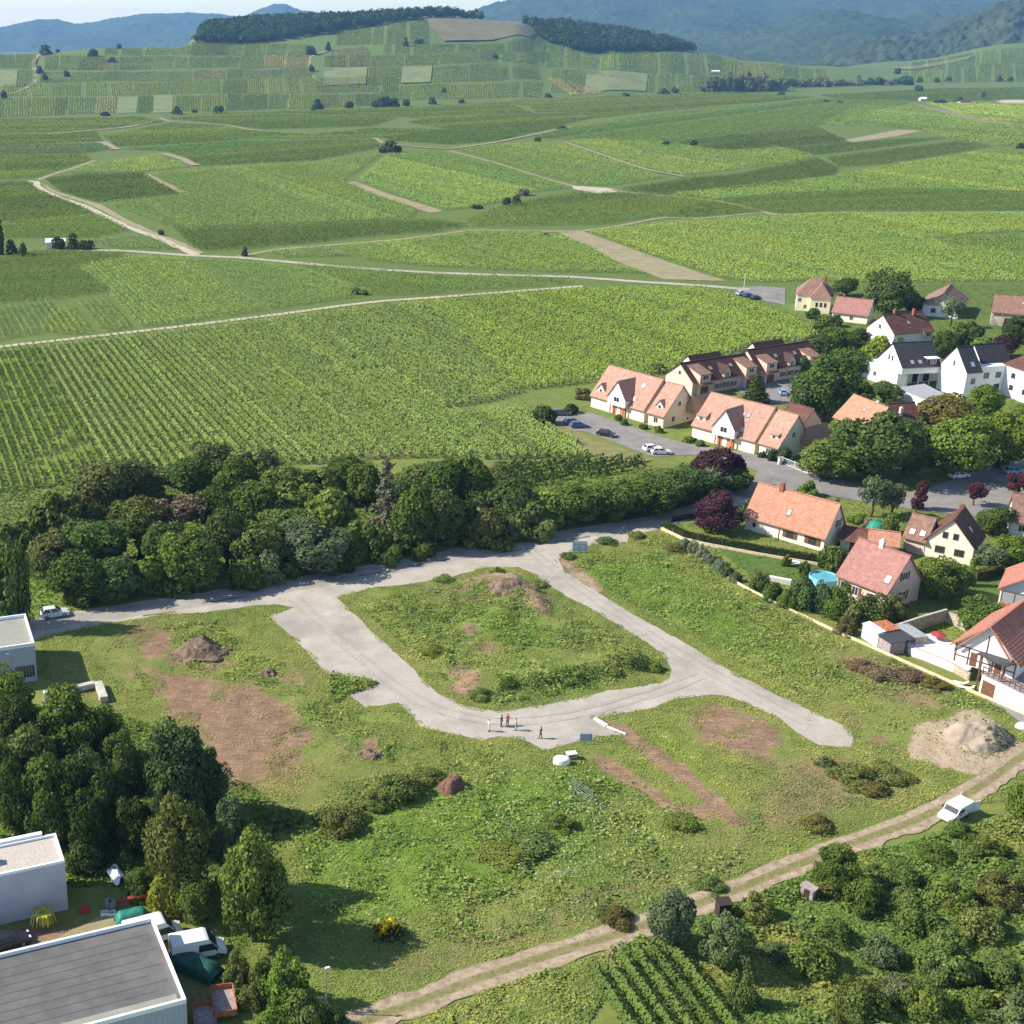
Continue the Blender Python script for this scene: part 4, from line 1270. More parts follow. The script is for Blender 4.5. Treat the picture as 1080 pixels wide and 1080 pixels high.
# weeds tall enough to read as shrubs on the waste ground
W_ = 'on the rough waste ground'
GW = 'low shrubs of the waste ground'
for x, y, h, w, c in [(360, 872, 22, 60, 'browngreen'), (420, 838, 22, 56, 'weed'), (395, 850, 14, 40, 'weed'), (560, 890, 12, 70, 'weed'), (530, 905, 10, 60, 'weed'), (590, 870, 10, 40, 'weed'), (650, 972, 16, 40, 'browngreen'), (640, 966, 10, 30, 'olive'),
                      (900, 822, 14, 60, 'olive'), (940, 820, 12, 50, 'olive'), (915, 832, 10, 50, 'browngreen'), (870, 808, 10, 24, 'pale'),
                      (535, 725, 16, 36, 'deep'), (560, 722, 12, 34, 'weed'), (600, 718, 12, 40, 'weed'), (640, 708, 12, 40, 'weed'), (668, 704, 14, 30, 'deep'), (690, 706, 9, 24, 'weed'), (505, 735, 10, 30, 'weed'), (460, 690, 9, 40, 'weed'),
                      (525, 605, 7, 18, 'weed'), (470, 612, 5, 26, 'weed'), (565, 618, 6, 26, 'weed'), (640, 572, 6, 26, 'olive'), (672, 566, 7, 20, 'weed'), (600, 588, 5, 20, 'olive'), (712, 580, 7, 26, 'browngreen'), (930, 712, 9, 44, 'russet'), (960, 716, 9, 40, 'russet'), (985, 724, 8, 36, 'browngreen'), (905, 704, 8, 34, 'russet'),
                      (720, 868, 8, 40, 'weed'), (300, 868, 12, 50, 'olive'), (450, 820, 9, 40, 'weed'), (860, 872, 12, 40, 'browngreen'), (750, 936, 9, 36, 'olive')]:
    plant('fbush', x, y, y - h, w, c, W_, GW)
# ------------------------------------------------------------------ far trees
P_ = 'in the vineyard plain'
H_ = 'on the vineyard hill'
GF = 'single trees among the vineyards'
for x, b_, t_, w, c, p in [(410, 161, 148, 23, 'far', P_), (420, 160, 151, 10, 'far', P_), (62, 263, 247, 16, 'far', 'by the white hut in the plain'), (78, 263, 246, 16, 'far', 'by the white hut in the plain'), (90, 263, 250, 22, 'far', 'by the white hut in the plain'), (0, 268, 224, 16, 'dark', 'at the left edge of the plain'),
                           (12, 267, 252, 14, 'far', 'at the left edge of the plain'), (24, 270, 251, 12, 'far', 'at the left edge of the plain'), (404, 113, 100, 22, 'far', P_), (416, 113, 103, 14, 'far', P_), (396, 113, 105, 12, 'far', P_), (428, 112, 103, 10, 'far', P_), (335, 116, 104, 14, 'far', P_), (330, 118, 110, 8, 'far', P_),
                           (369, 114, 105, 11, 'far', P_), (456, 110, 102, 10, 'far', P_), (487, 109, 103, 9, 'far', P_), (231, 119, 110, 15, 'far', P_), (187, 121, 112, 12, 'far', P_), (205, 119, 114, 7, 'far', P_), (110, 122, 117, 12, 'far', P_), (48, 58, 47, 16, 'far', H_), (61, 56, 50, 5, 'far', H_), (99, 60, 50, 12, 'far', H_), (42, 78, 69, 9, 'far', H_), (48, 85, 75, 8, 'far', H_),
                           (71, 82, 73, 8, 'far', H_), (118, 66, 60, 12, 'far', H_), (126, 52, 44, 6, 'far', H_), (327, 58, 46, 13, 'far', H_), (346, 53, 44, 7, 'far', H_), (329, 76, 65, 8, 'far', H_), (4, 104, 94, 8, 'far', H_), (428, 49, 39, 7, 'far', H_), (442, 46, 39, 11, 'far', H_), (522, 62, 56, 7, 'far', H_), (468, 98, 92, 6, 'far', H_),
                           (567, 149, 143, 8, 'far', P_), (592, 137, 132, 12, 'far', P_), (700, 99, 93, 14, 'far', P_), (712, 98, 90, 12, 'far', P_), (660, 102, 97, 10, 'far', P_), (578, 103, 98, 9, 'far', P_), (702, 154, 147, 10, 'far', P_), (732, 154, 146, 9, 'far', P_), (824, 101, 95, 9, 'far', P_), (969, 97, 87, 12, 'far', P_),
                           (947, 78, 70, 8, 'far', P_), (970, 87, 81, 8, 'far', P_), (988, 87, 80, 8, 'far', P_), (1000, 86, 80, 8, 'far', P_), (1054, 86, 79, 8, 'far', P_), (1065, 86, 79, 8, 'far', P_), (1034, 104, 94, 10, 'farpale', 'by the far farm'), (1012, 108, 102, 14, 'far', 'by the far farm'), (992, 110, 103, 18, 'far', 'by the far farm'), (1076, 158, 149, 10, 'far', P_), (870, 108, 105, 10, 'far', P_), (886, 109, 105, 8, 'far', P_),
                           (535, 216, 206, 10, 'far', P_), (545, 215, 206, 12, 'far', P_), (503, 220, 214, 14, 'far', P_), (552, 206, 197, 16, 'grey', P_), (258, 270, 260, 8, 'far', P_), (170, 248, 240, 8, 'far', P_), (375, 310, 301, 14, 'greygreen', P_), (385, 311, 305, 8, 'far', P_)]:
    plant('far', x, b_, t_, w, c, p, GF)
for i in range(16):
    x = 744 + i * 5.4
    plant('far', x + random.uniform(-1, 1), 97 - .08 * i + random.uniform(-1, .6), 74 + 7 * abs(i - 7) / 8 + random.uniform(-2, 2.5), random.uniform(11, 16), random.choice(['farpale', 'farpale', 'greygreen']), 'in the copse beyond the plain', 'trees of the copse')
for i in range(22):
    x = 826 + i * 6.2
    plant('far', x + random.uniform(-1, 1), 92 - .12 * i + random.uniform(-1, .6), 82 - .1 * i + random.uniform(-3, 3), random.uniform(8, 14), random.choice(['farpale', 'far', 'grey', 'far']), 'in the far hedgerow', 'trees of the far hedgerow')
# ------------------------------------------------------------------ vine rows
def row_lines(poly, ang, spacing):
    """parallel lines at angle ang clipped to a world polygon -> list of (p0, p1)"""
    poly = np.asarray(poly)[:, :2]
    c, s = math.cos(ang), math.sin(ang)
    U = poly[:, 0] * c + poly[:, 1] * s
    W = -poly[:, 0] * s + poly[:, 1] * c
    out = []
    k0, k1 = math.ceil(W.min() / spacing), math.floor(W.max() / spacing)
    n = len(poly)
    for k in range(k0, k1 + 1):
        w = k * spacing
        cr = []
        for i in range(n):
            w0, w1 = W[i], W[(i + 1) % n]
            if (w0 > w) != (w1 > w):
                t = (w - w0) / (w1 - w0)
                cr.append(U[i] + t * (U[(i + 1) % n] - U[i]))
        cr.sort()
        for a, b in zip(cr[::2], cr[1::2]):
            if b - a > spacing * .8:
                out.append((np.array([a * c - w * s, a * s + w * c]), np.array([b * c - w * s, b * s + w * c])))
    return out


def row_cards(lines, step, n, size, half, top, base, tint, seed, gaps=.0, ynoise=.5, up=.25, strips=0):
    """leaf clumps along vine rows -> V, F, colours"""
    r = np.random.default_rng(seed)
    Ps, Ns, Ts = [], [], []
    left, skip, cur = 0, 0, np.ones(3)
    for a, b in lines:
        L = np.linalg.norm(b - a)
        m = max(2, int(L / step)) * n
        t = r.random(m) * L
        d = (b - a) / L
        nr = np.array([-d[1], d[0]])
        side = r.choice([-1.0, 1.0], m)
        z = base + (top - base) * r.random(m) ** .75
        off = side * half * r.uniform(.35, 1.05, m) * (1 - .45 * (z - base) / (top - base))
        q = a + d * t[:, None] + nr * off[:, None]
        if gaps:
            keep = vnoise(q[:, 0] * .35, q[:, 1] * .35, 77) > gaps
            q, z, side = q[keep], z[keep], side[keep]
        if strips:
            if left <= 0:
                left = r.integers(6, strips)
                y_ = r.normal(0, .065)
                cur = np.array([1 + y_ * 1.3, 1 + y_ * .5, 1 - y_ * .3]) * r.normal(1, .09)
                if len(lines) > 20 and r.random() < .75:
                    skip = 1 if a[1] < 900 else 2
            if skip > 0:
                skip -= 1
                continue
            left -= 1
        Ts.append(cur[None] * np.full((len(q), 1), r.normal(1, .08)))
        Ps.append(np.column_stack([q, z + zt(q[:, 0], q[:, 1])]))
        Ns.append(np.column_stack([nr[0] * side, nr[1] * side, up + 1.1 * (z - base) / (top - base)]))
    if not Ps:
        return None
    Pq = np.concatenate(Ps)
    Nq = unit(np.concatenate(Ns) + r.normal(size=Pq.shape) * .35)
    V, Fc = cards(Pq, Nq, size * r.uniform(.7, 1.3, len(Pq)), .75, seed)
    v = np.clip(r.normal(1, .1, len(Pq)), .5, 1.6)
    y = np.clip((fnoise(Pq[:, 0] * .035, Pq[:, 1] * .035, 40 + seed % 7, 4) - .5) * 3.2, -1, 1) * ynoise
    base_c = np.array(tint)
    col = base_c[None] * v[:, None] * np.concatenate(Ts)
    col = col * np.column_stack([1 + .45 * y, 1 + .16 * y, 1 - .25 * y])
    return V, Fc, np.repeat(col, 4, 0)


TINT = {'L': (.2, .285, .056), 'M': (.2, .27, .048), 'D': (.14, .2, .038), 'B': (.165, .235, .08), 'Y': (.235, .295, .055), 'T': (.3, .265, .12), 'S': (.195, .265, .05)}


def with_wire(res, a, b):
    """the trellis wire and low stems that run the whole length of a row"""
    V, Fc, col = res
    d = (b - a) / np.linalg.norm(b - a)
    n = np.array([-d[1], d[0]]) * .015
    q = []
    for z0, z1 in ((.55, .58), (1.4, 1.43)):
        q += [(*(a - n), z0), (*(b - n), z0), (*(b - n), z1), (*(a - n), z1), (*(a + n), z0), (*(b + n), z0), (*(b + n), z1), (*(a + n), z1)]
    k = len(V)
    f = []
    for o in (k, k + 8):
        f += [(o, o + 1, o + 2, o + 3), (o + 5, o + 4, o + 7, o + 6), (o + 3, o + 2, o + 6, o + 7), (o, o + 4, o + 5, o + 1), (o, o + 3, o + 7, o + 4), (o + 1, o + 5, o + 6, o + 2)]
    # end posts join the two wires
    for e in (a, b):
        o = k + 16 + (0 if e is a else 8)
        for z in (0, 1.9):
            q += [(e[0] - .05, e[1] - .05, z), (e[0] + .05, e[1] - .05, z), (e[0] + .05, e[1] + .05, z), (e[0] - .05, e[1] + .05, z)]
        f += [(o, o + 1, o + 5, o + 4), (o + 1, o + 2, o + 6, o + 5), (o + 2, o + 3, o + 7, o + 6), (o + 3, o, o + 4, o + 7), (o + 4, o + 5, o + 6, o + 7)]
    return np.concatenate([V, np.array(q)]), np.concatenate([Fc, np.array(f)]), np.concatenate([col, np.full((len(q), 3), .1)])



def vp_angle(px):
    d = ray(px, YH)
    return math.atan2(d[1], d[0])


NEARDIR = vp_angle(-150)
BT = 'trellised vine row in the large vineyard behind the tree belt'
FW = [(-60, 375), (0, 370), (200, 348), (375, 326), (440, 320), (553, 413), (518, 424), (469, 431), (482, 437), (560, 431), (578, 451), (628, 482), (520, 485), (470, 483), (400, 484), (330, 490), (250, 490), (160, 500), (60, 512), (0, 520), (-60, 525)]
FE = [(443, 320), (530, 312), (620, 306), (740, 305.5), (768, 311), (798, 323), (826, 333), (874, 350), (850, 360), (800, 362), (735, 388), (700, 396), (640, 402), (596, 407), (555, 412)]
Rw = random.Random(3)
nrow = 0
for poly, sp, side in ((FW, 2.12, 'W'), (FE, 2.25, 'E')):
    lines = row_lines(G(poly), NEARDIR, sp)
    for i, (a, b) in enumerate(lines):
        if np.linalg.norm(b - a) < 6:
            continue
        mid = (a + b) / 2
        # the leftmost rows are greener and sparser, the rest paler
        x = a[0]
        dd = np.linalg.norm(mid)
        tint = np.array(TINT['M'])
        left = side == 'W' and (-mid[0] > 60)
        tint = np.array((.155, .235, .036)) if left else np.array((.185, .25, .062)) if side == 'W' else np.array((.195, .265, .045))
        res = with_wire(row_cards([(a, b)], .5 if dd < 330 else .7, 10, .25 if dd < 330 else .27, .52, 1.85, .25, tint * Rw.uniform(.92, 1.08), 500 + nrow, .2 if left else .1, ynoise=.3), a, b)
        me = mesh_np('vine_row', *res[:2], VINE, res[2])
        o = link('vine_row', me)
        tag(o, BT, 'vine row', 'rows of the large vineyard behind the tree belt')
        nrow += 1
# small block of darker rows beside the belt, and the seven rows at the bottom edge
blk = G([(520, 493), (560, 488), (630, 486), (690, 487), (664, 497), (600, 508), (540, 518), (528, 510)])
d0 = G([(540, 512), (640, 490)])
ang = math.atan2(d0[1][1] - d0[0][1], d0[1][0] - d0[0][0])
for a, b in row_lines(blk, ang, 2.3):
    res = with_wire(row_cards([(a, b)], .5, 6, .32, .5, 1.8, .2, (.07, .12, .026), 900 + nrow), a, b)
    tag(link('vine_row', mesh_np('vine_row', *res[:2], VINE, res[2])), 'dark vine row in the small block beside the tree belt', 'vine row', 'rows of the small block beside the belt')
    nrow += 1
bot = [((626, 1028), (680, 1110)), ((641, 1022), (702, 1110)), ((655, 1015), (722, 1110)), ((672, 1010), (742, 1110)), ((686, 1004), (764, 1110)), ((696, 988), (784, 1104))]
for i, (p, q) in enumerate(bot):
    g = G([p, q])[:, :2]
    res = with_wire(row_cards([(g[0], g[1])], .2, 18, .15, .56, 1.7, .1, (.11, .165, .04), 950 + i, ynoise=.12), g[0], g[1])
    o = link('vine_row', mesh_np('vine_row', *res[:2], VINE, res[2]))
    tag(o, f"leafy vine row of the small plot below the track, {ordinal(i)} from its left", 'vine row', 'rows of the small plot below the track')

# ------------------------------------------------------------------ further plots: vines one could not count
# (outline, tint, row direction: 'n' like the near vineyard, or two photo points it runs along)
A_ = ((-20, 251), (140, 246))
PLOTS = [
    ([(95, 280), (135, 271), (215, 274), (300, 280), (358, 297), (394, 311), (366, 315), (200, 340), (80, 354), (40, 350), (55, 330), (120, 311), (84, 288)], 'L', 'n'),
    ([(-40, 328), (0, 325), (50, 318), (60, 330), (44, 352), (0, 360), (-40, 366)], 'B', 'n'),
    ([(-40, 275), (0, 272), (60, 266), (132, 268), (130, 274), (88, 280), (60, 283), (-40, 292)], 'D', A_), ([(-40, 293), (60, 284), (84, 284), (116, 309), (50, 317), (0, 322), (-40, 325)], 'D', A_),
    ([(310, 279), (400, 287), (450, 291), (600, 296), (600, 300), (520, 305), (450, 311), (400, 312.5), (362, 297)], 'D', ((310, 279), (450, 291))),
    ([(278, 265), (340, 261), (372, 271), (300, 272)], 'B', 'n'), ([(355, 260), (400, 257), (436, 280), (382, 274)], 'Y', 'n'), ([(402, 257), (460, 250), (500, 245), (570, 247), (610, 255), (650, 277), (684, 289), (560, 287), (440, 281)], 'L', 'n'),
    ([(184, 243), (300, 239.5), (370, 235.5), (460, 234), (494, 239), (460, 245), (400, 249), (310, 259), (222, 266), (204, 262)], 'D', ((184, 243), (370, 235))),
    ([(158, 183.5), (244, 177), (330, 172), (404, 162), (362, 191), (389, 204), (442, 222), (430, 231), (300, 237), (182, 241), (150, 229), (112, 215), (194, 206)], 'L', 'n'),
    ([(378, 190.5), (410, 163), (472, 161), (524, 174), (573, 190), (600, 199), (560, 203), (530, 213), (480, 222), (467, 222), (415, 205)], 'L', 'n'),
    ([(48, 190), (90, 185), (150, 184), (190, 206), (106, 214), (90, 211), (64, 203)], 'D', ((48, 190), (150, 184))), ([(62, 183), (92, 175), (175, 163), (202, 176), (150, 182)], 'L', 'n'),
    ([(-60, 196), (0, 194), (28, 193), (44, 203), (85, 219), (100, 226), (0, 236), (-60, 240)], 'D', A_), ([(-60, 241), (0, 237), (104, 227), (136, 244), (100, 251), (0, 252), (-60, 254)], 'M', A_),
    ([(92, 254), (140, 249), (163, 252), (188, 264), (120, 262)], 'B', 'n'), ([(-60, 168), (90, 164), (97, 170), (70, 177), (36, 188), (0, 190), (-60, 192)], 'M', A_), ([(-60, 157), (0, 155), (105, 152), (118, 158), (85, 163), (-60, 166)], 'B', A_),
    ([(126, 158), (250, 150), (396, 148), (402, 156), (330, 170), (212, 175.5), (190, 165), (176, 160)], 'S', ((126, 158), (250, 150))), ([(482, 158.5), (520, 153), (593, 151), (625, 162), (678, 180), (700, 188), (645, 196), (607, 195), (572, 185)], 'L', 'n'),
    ([(602, 149), (640, 147), (700, 170), (726, 186), (684, 179), (630, 160)], 'L', 'n'), ([(728, 185), (700, 170), (645, 147), (700, 150), (760, 160), (830, 158), (860, 166), (830, 172)], 'L', 'n'),
    ([(655, 201), (726, 189), (770, 186), (862, 168), (884, 178), (880, 186), (800, 198), (700, 206)], 'D', ((655, 201), (862, 168))), ([(700, 152), (775, 142), (790, 145), (820, 156), (764, 159)], 'D', ((700, 152), (775, 142))),
    ([(775, 142), (860, 134), (886, 146), (900, 152), (960, 147), (1000, 146), (866, 165), (822, 155)], 'D', ((822, 155), (960, 140))), ([(884, 177), (872, 167), (1010, 150), (1046, 155), (1000, 163), (930, 174)], 'D', ((872, 167), (1010, 150))),
    ([(708, 205.5), (880, 187), (935, 176), (1052, 158), (1090, 164), (1090, 206), (950, 200), (840, 204), (756, 211)], 'L', 'n'), ([(758, 212), (840, 205), (950, 201), (1090, 207), (1090, 222), (960, 223), (880, 223), (820, 226), (784, 217)], 'M', ((758, 212), (950, 205))),
    ([(490, 233.5), (530, 219), (606, 204), (652, 205), (706, 208.5), (745, 212), (780, 219), (700, 228), (644, 237), (560, 239), (500, 240)], 'S', ((500, 239), (700, 222))), ([(700, 229.5), (745, 214), (812, 223), (735, 230)], 'D', ((700, 229), (812, 223))),
    ([(616, 245.5), (720, 235), (818, 229), (880, 226.5), (1090, 226), (1090, 240), (1020, 247), (984, 253), (1000, 262), (1090, 277), (1090, 296), (920, 299), (862, 297), (800, 298), (766, 295), (700, 274), (640, 252)], 'M', 'n'),
    ([(992, 253), (1090, 245), (1090, 274), (1020, 263)], 'D', ((992, 253), (1090, 262))),
    ([(-60, 128), (0, 127), (150, 124.5), (172, 129), (130, 134), (60, 140), (-60, 142)], 'M', A_), ([(-60, 144), (60, 142.5), (100, 139), (108, 149), (0, 154), (-60, 155)], 'M', A_), ([(108, 144), (180, 131), (240, 134), (262, 139), (250, 148), (124, 156)], 'M', ((108, 147), (250, 140))),
    ([(172, 125), (290, 121), (420, 124), (392, 134), (280, 137), (236, 131)], 'S', ((172, 126), (400, 121))), ([(264, 139), (332, 143), (395, 136), (470, 138), (402, 146), (250, 147)], 'M', ((264, 142), (470, 138))), ([(300, 119), (540, 111), (562, 120), (450, 127), (420, 123)], 'S', ((300, 119), (540, 111))),
    ([(430, 129), (560, 121), (640, 120), (590, 134), (520, 150), (478, 153), (412, 149), (405, 146), (472, 137)], 'M', ((430, 129), (640, 117))), ([(560, 113), (800, 98.5), (862, 103), (690, 118), (600, 128), (640, 119), (566, 119)], 'S', ((560, 113), (800, 98.5))),
    ([(600, 135), (700, 120), (862, 104), (960, 108), (900, 124), (864, 132), (776, 140), (700, 150), (602, 147), (560, 146)], 'L', ((600, 135), (860, 104))), ([(864, 101), (1000, 94), (1090, 90), (1090, 104), (990, 107), (900, 106)], 'L', ((864, 102), (1090, 91))),
    ([(904, 112), (962, 112), (1036, 131), (1080, 138), (1090, 150), (1050, 154), (1000, 146), (974, 137), (945, 135), (866, 131)], 'L', 'n'), ([(976, 109), (1090, 111), (1090, 132), (1040, 128)], 'L', 'n'), ([(480, 110), (600, 104), (740, 98), (790, 98), (560, 112), (540, 110)], 'Y', ((480, 110), (740, 98))),
    ([(420, 115), (480, 111), (520, 111), (300, 118), (160, 122), (330, 119)], 'S', ((300, 118), (480, 112)))]
M['pasture'] = mat('pasture', (.12, .15, .045), .95, .3, .03, c2=(.19, .21, .075))
# the hill: bands of plots, rows running up the slope; row limits at photo columns
RB = random.Random(17)


def band(x0, x1, top, bot, n, tints):
    """n plots side by side between photo curves top and bot"""
    cuts = sorted([x0 + (x1 - x0) * (k + RB.uniform(-.3, .3)) / n for k in range(1, n)])
    cuts = [x0] + cuts + [x1]
    for a, b in zip(cuts[:-1], cuts[1:]):
        g = 1.0
        g = RB.uniform(.15, .9)
        dt, db = RB.uniform(-1.2, .4), RB.uniform(-.6, .7)
        ps = [(a + g, bot(a) + db), (b - g, bot(b) + db), (b - g + (top(b) - bot(b)) * -.12, top(b) + dt), (a + g + (top(b) - bot(b)) * -.12, top(a) + dt)]
        t = RB.choice(tints)
        if t == '-' or RB.random() < .03:
            sheet('fallow_plot', ps, [], M['pasture'], .3, 'pale green meadow plot between the vines on the hill', 8, .6)
            continue
        PLOTS.append((ps, t, ((ps[0][0], ps[0][1]), (ps[3][0], ps[3][1]))))


band(-20, 420, lambda x: 104 - x * .012, lambda x: 124 - x * .03, 19, 'DSSMDBLT-SD')
band(-20, 420, lambda x: 90 - x * .02, lambda x: 102 - x * .012, 9, 'MSLLMYB')
band(40, 330, lambda x: 78 - x * .015, lambda x: 88.5 - x * .02, 9, 'DSBMDT')
band(80, 325, lambda x: 63 - x * .012, lambda x: 76 - x * .015, 10, 'DDSMBDT')
band(110, 240, lambda x: 47 + (x - 110) * -.01, lambda x: 61 - x * .012, 4, 'DSM')
band(200, 322, lambda x: 47, lambda x: 59, 5, 'DSYLD')
band(-20, 38, lambda x: 58, lambda x: 72, 3, 'SML')
band(44, 110, lambda x: 60, lambda x: 74, 3, 'SML')
band(-20, 36, lambda x: 75, lambda x: 92, 3, 'SML')
band(352, 452, lambda x: 34 - (x - 352) * .13, lambda x: 47, 2, 'SB')
band(404, 560, lambda x: 48 - (x - 400) * .02, lambda x: 58 - (x - 400) * .02, 4, 'MSLB')
band(340, 580, lambda x: 60 - (x - 340) * .02, lambda x: 72 - (x - 340) * .03, 6, 'MSLMB')
band(340, 570, lambda x: 74 - (x - 340) * .03, lambda x: 90 - (x - 340) * .03, 6, 'MSLMB')
band(400, 570, lambda x: 91 - (x - 400) * .03, lambda x: 106 - (x - 400) * .02, 4, 'LMLY')
band(570, 760, lambda x: 47 + (x - 570) * .07, lambda x: 72 + (x - 570) * .04, 4, 'SBSM')
band(580, 760, lambda x: 74 + (x - 570) * .04, lambda x: 98 - (x - 570) * .01, 4, 'BSMB')
band(760, 870, lambda x: 63 + (x - 760) * .09, lambda x: 80 + (x - 760) * .07, 2, 'BS')
band(960, 1090, lambda x: 66 - (x - 960) * .16, lambda x: 76 - (x - 960) * .1, 2, 'SB')
band(950, 1090, lambda x: 77 - (x - 950) * .1, lambda x: 88 - (x - 950) * .02, 3, 'SML')
PLOTS.append(([(347, 72), (400, 70), (385, 49), (349, 52)], 'T', ((347, 72), (346, 52))))
PLOTS.append(([(600, 101), (640, 98), (590, 84), (576, 83)], 'T', ((600, 101), (576, 83))))
npl = 0
wide = lambda p: [(1230 if x >= 1080 else -200 if x <= -20 else x, y) for x, y in p]      # carry the fields on past the frame
for poly, t, dr in PLOTS:
    W = G(wide(poly))
    dist = float(np.mean(W[:, 1]))
    if dr == 'n':
        ang = NEARDIR
    else:
        q = G(dr)
        ang = math.atan2(q[1][1] - q[0][1], q[1][0] - q[0][0])
    s = max(1.0, dist / 420)
    sp = 2.1 if dist < 600 else 2.3 if dist < 900 else 2.8 if dist < 1400 else 3.1
    lines = row_lines(W, ang, sp)
    f = Rw.uniform(.9, 1.1) if dist < 1500 else Rw.uniform(.75, 1.2)
    flat = abs(math.sin(ang))       # rows lying across the view show us their sunless side but also their tops
    top = 1.9 if dist < 1400 else 2.1
    res = row_cards(lines, .75 * s, 7, .22 * s ** .75, min(.5, sp * .22) if dist < 1300 else sp * .34, top, .3, np.array(TINT[t]) * f * (np.array([1.12, 1.02, .9]) if dist > 1500 else 1), 2000 + npl, ynoise=.24, up=.5 + .4 * min(1, dist / 1200) + .7 * (1 - flat), strips=24 if dist < 1500 else 12)
    if res is None:
        continue
    o = link('vineyard', mesh_np('vineyard', *res[:2], VINE, res[2]))
    words = {'L': 'light green', 'M': 'green', 'D': 'dark green', 'B': 'bluish green', 'Y': 'yellow-green', 'T': 'tan', 'S': 'mid green'}[t]
    tag(o, f"vines of a {words} plot {'on the hill' if dist > 1500 else 'in the plain'}", None, None, 'stuff')
    npl += 1

# ------------------------------------------------------------------ grass tufts and weeds of the waste ground
def road_ok(x, y):
    """grass grows up to the gravel and, in places, a little way over its edge"""
    depth = np.minimum(sdist(W_OUT, x, y), -sdist(W_ISL, x, y))
    creep = (fnoise(x * .45, y * .45, 90, 4) - .45) * 3
    return (depth < np.clip(creep, -.2, .7)) & (edist(W_TRK, x, y, False) > 1.75)


def tufts(name, poly, n, h, colf, seed, size=.17, label=None, thr=.55, up=1.2):
    """low clumps of grass leaves, mostly facing the sky, thinner on bare soil"""
    r = np.random.default_rng(seed)
    Wp = G([(1190 if x >= 1089 else x, y) for x, y in poly])[:, :2]
    lo, hi = Wp.min(0), Wp.max(0)
    x = r.uniform(lo[0], hi[0], n * 3)
    y = r.uniform(lo[1], hi[1], n * 3)
    ok = inside(Wp, x, y)
    x, y = x[ok][:n], y[ok][:n]
    for q in PAVED:
        k = sdist(q, x, y) < 0
        x, y = x[k], y[k]
    soil, sand, dry, lush = masks(x, y)
    nz = fnoise(x * .3, y * .3, 60, 5)
    ok = (soil * 1.0 + (fnoise(x * .22, y * .22, 64, 5) - .5) * 2.4 < thr) & (road_ok(x, y)) | (r.random(len(x)) < .12) & road_ok(x, y)
    x, y, dry, lush, nz = x[ok], y[ok], dry[ok], lush[ok], nz[ok]
    m = len(x)
    z = relief(x, y)
    hump = np.clip((nz - .42) * 3.2, .05, 1.3)
    zz = z + h * hump * r.uniform(.2, 1.0, m) + .04
    nrm = unit(np.column_stack([r.normal(0, .45, m), r.normal(0, .45, m), np.full(m, up)]))
    V, Fc = cards(np.column_stack([x, y, zz]), nrm, size * r.uniform(.6, 1.5, m), .55, seed)
    col = colf(r, m, x, y, dry, lush, nz)
    o = link(name, mesh_np(name, V, Fc, BLADE, np.repeat(col, 4, 0)))
    tag(o, label, None, None, 'stuff')


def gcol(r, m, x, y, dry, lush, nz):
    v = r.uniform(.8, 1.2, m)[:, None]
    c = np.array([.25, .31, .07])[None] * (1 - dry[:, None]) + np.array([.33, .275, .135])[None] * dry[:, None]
    c = c * (1 - .7 * lush[:, None]) + np.array([.2, .32, .045])[None] * .7 * lush[:, None]
    big = fnoise(x * .07, y * .07, 63, 3)
    yel = np.clip((big - .5) * 4, -.6, 1)[:, None]
    c = c * (1 + yel * np.array([.4, .18, .3])[None])
    sm = np.clip((fnoise(x * .5, y * .5, 67, 4) - .5) * 4, -1, 1)[:, None]
    c = c * (1 + sm * np.array([.35, .22, .3])[None])
    st = (r.random(m) < .12)[:, None]
    c = np.where(st, np.array([.33, .28, .15])[None], c)
    return np.clip(c * v, .01, 1)


def wcol(r, m, x, y, dry, lush, nz):
    v = r.uniform(.65, 1.35, m)[:, None]
    return np.where((fnoise(x * .4, y * .4, 69, 3) < .5)[:, None], np.array([.17, .245, .055])[None], np.array([.25, .31, .08])[None]) * v


def ocol(r, m, x, y, dry, lush, nz):
    big = np.clip((fnoise(x * .1, y * .1, 66, 4) - .5) * 4, -.6, 1)[:, None]
    return np.array([.21, .255, .062])[None] * (1 + big * np.array([.5, .2, .3])) * r.uniform(.65, 1.35, m)[:, None]


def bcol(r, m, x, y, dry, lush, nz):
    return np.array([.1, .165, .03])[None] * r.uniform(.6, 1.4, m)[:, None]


SITE_ALL = [(40, 668), (280, 630), (470, 600), (560, 585), (640, 560), (700, 556), (790, 622), (880, 670), (936, 692), (1076, 756), (1110, 800), (1090, 830), (1020, 850), (900, 893), (720, 962), (500, 1036), (390, 1080), (300, 1110), (250, 1110), (230, 1010), (300, 940), (290, 850), (210, 770), (60, 760)]
tufts('grass', SITE_ALL, 420000, .24, gcol, 71, .095, 'rough grass of the building plot')
tufts('weeds', [(300, 860), (420, 780), (600, 790), (720, 850), (800, 900), (700, 950), (500, 1000), (330, 960)], 15000, .65, wcol, 72, .2, 'tall weeds on the waste ground', thr=.2)
tufts('weeds', [(372, 636), (480, 612), (560, 620), (700, 700), (640, 725), (520, 745), (470, 720)], 16000, .8, wcol, 73, .2, 'tall weeds on the island plot', thr=.3)
tufts('weeds', [(600, 595), (700, 565), (880, 670), (1060, 750), (960, 790), (860, 740), (720, 670)], 16000, .6, wcol, 74, .2, 'tall weeds on the plot beside the gardens', thr=.25)
tufts('undergrowth', [(640, 1000), (870, 910), (1090, 830), (1110, 1110), (660, 1110), (780, 1090)], 70000, 1.0, ocol, 75, .2, 'rank grass of the overgrown orchard')
tufts('grass', [(380, 1078), (500, 1036), (640, 995), (660, 1020), (600, 1110), (380, 1110)], 14000, .35, gcol, 76, .15, 'grass below the dirt track')
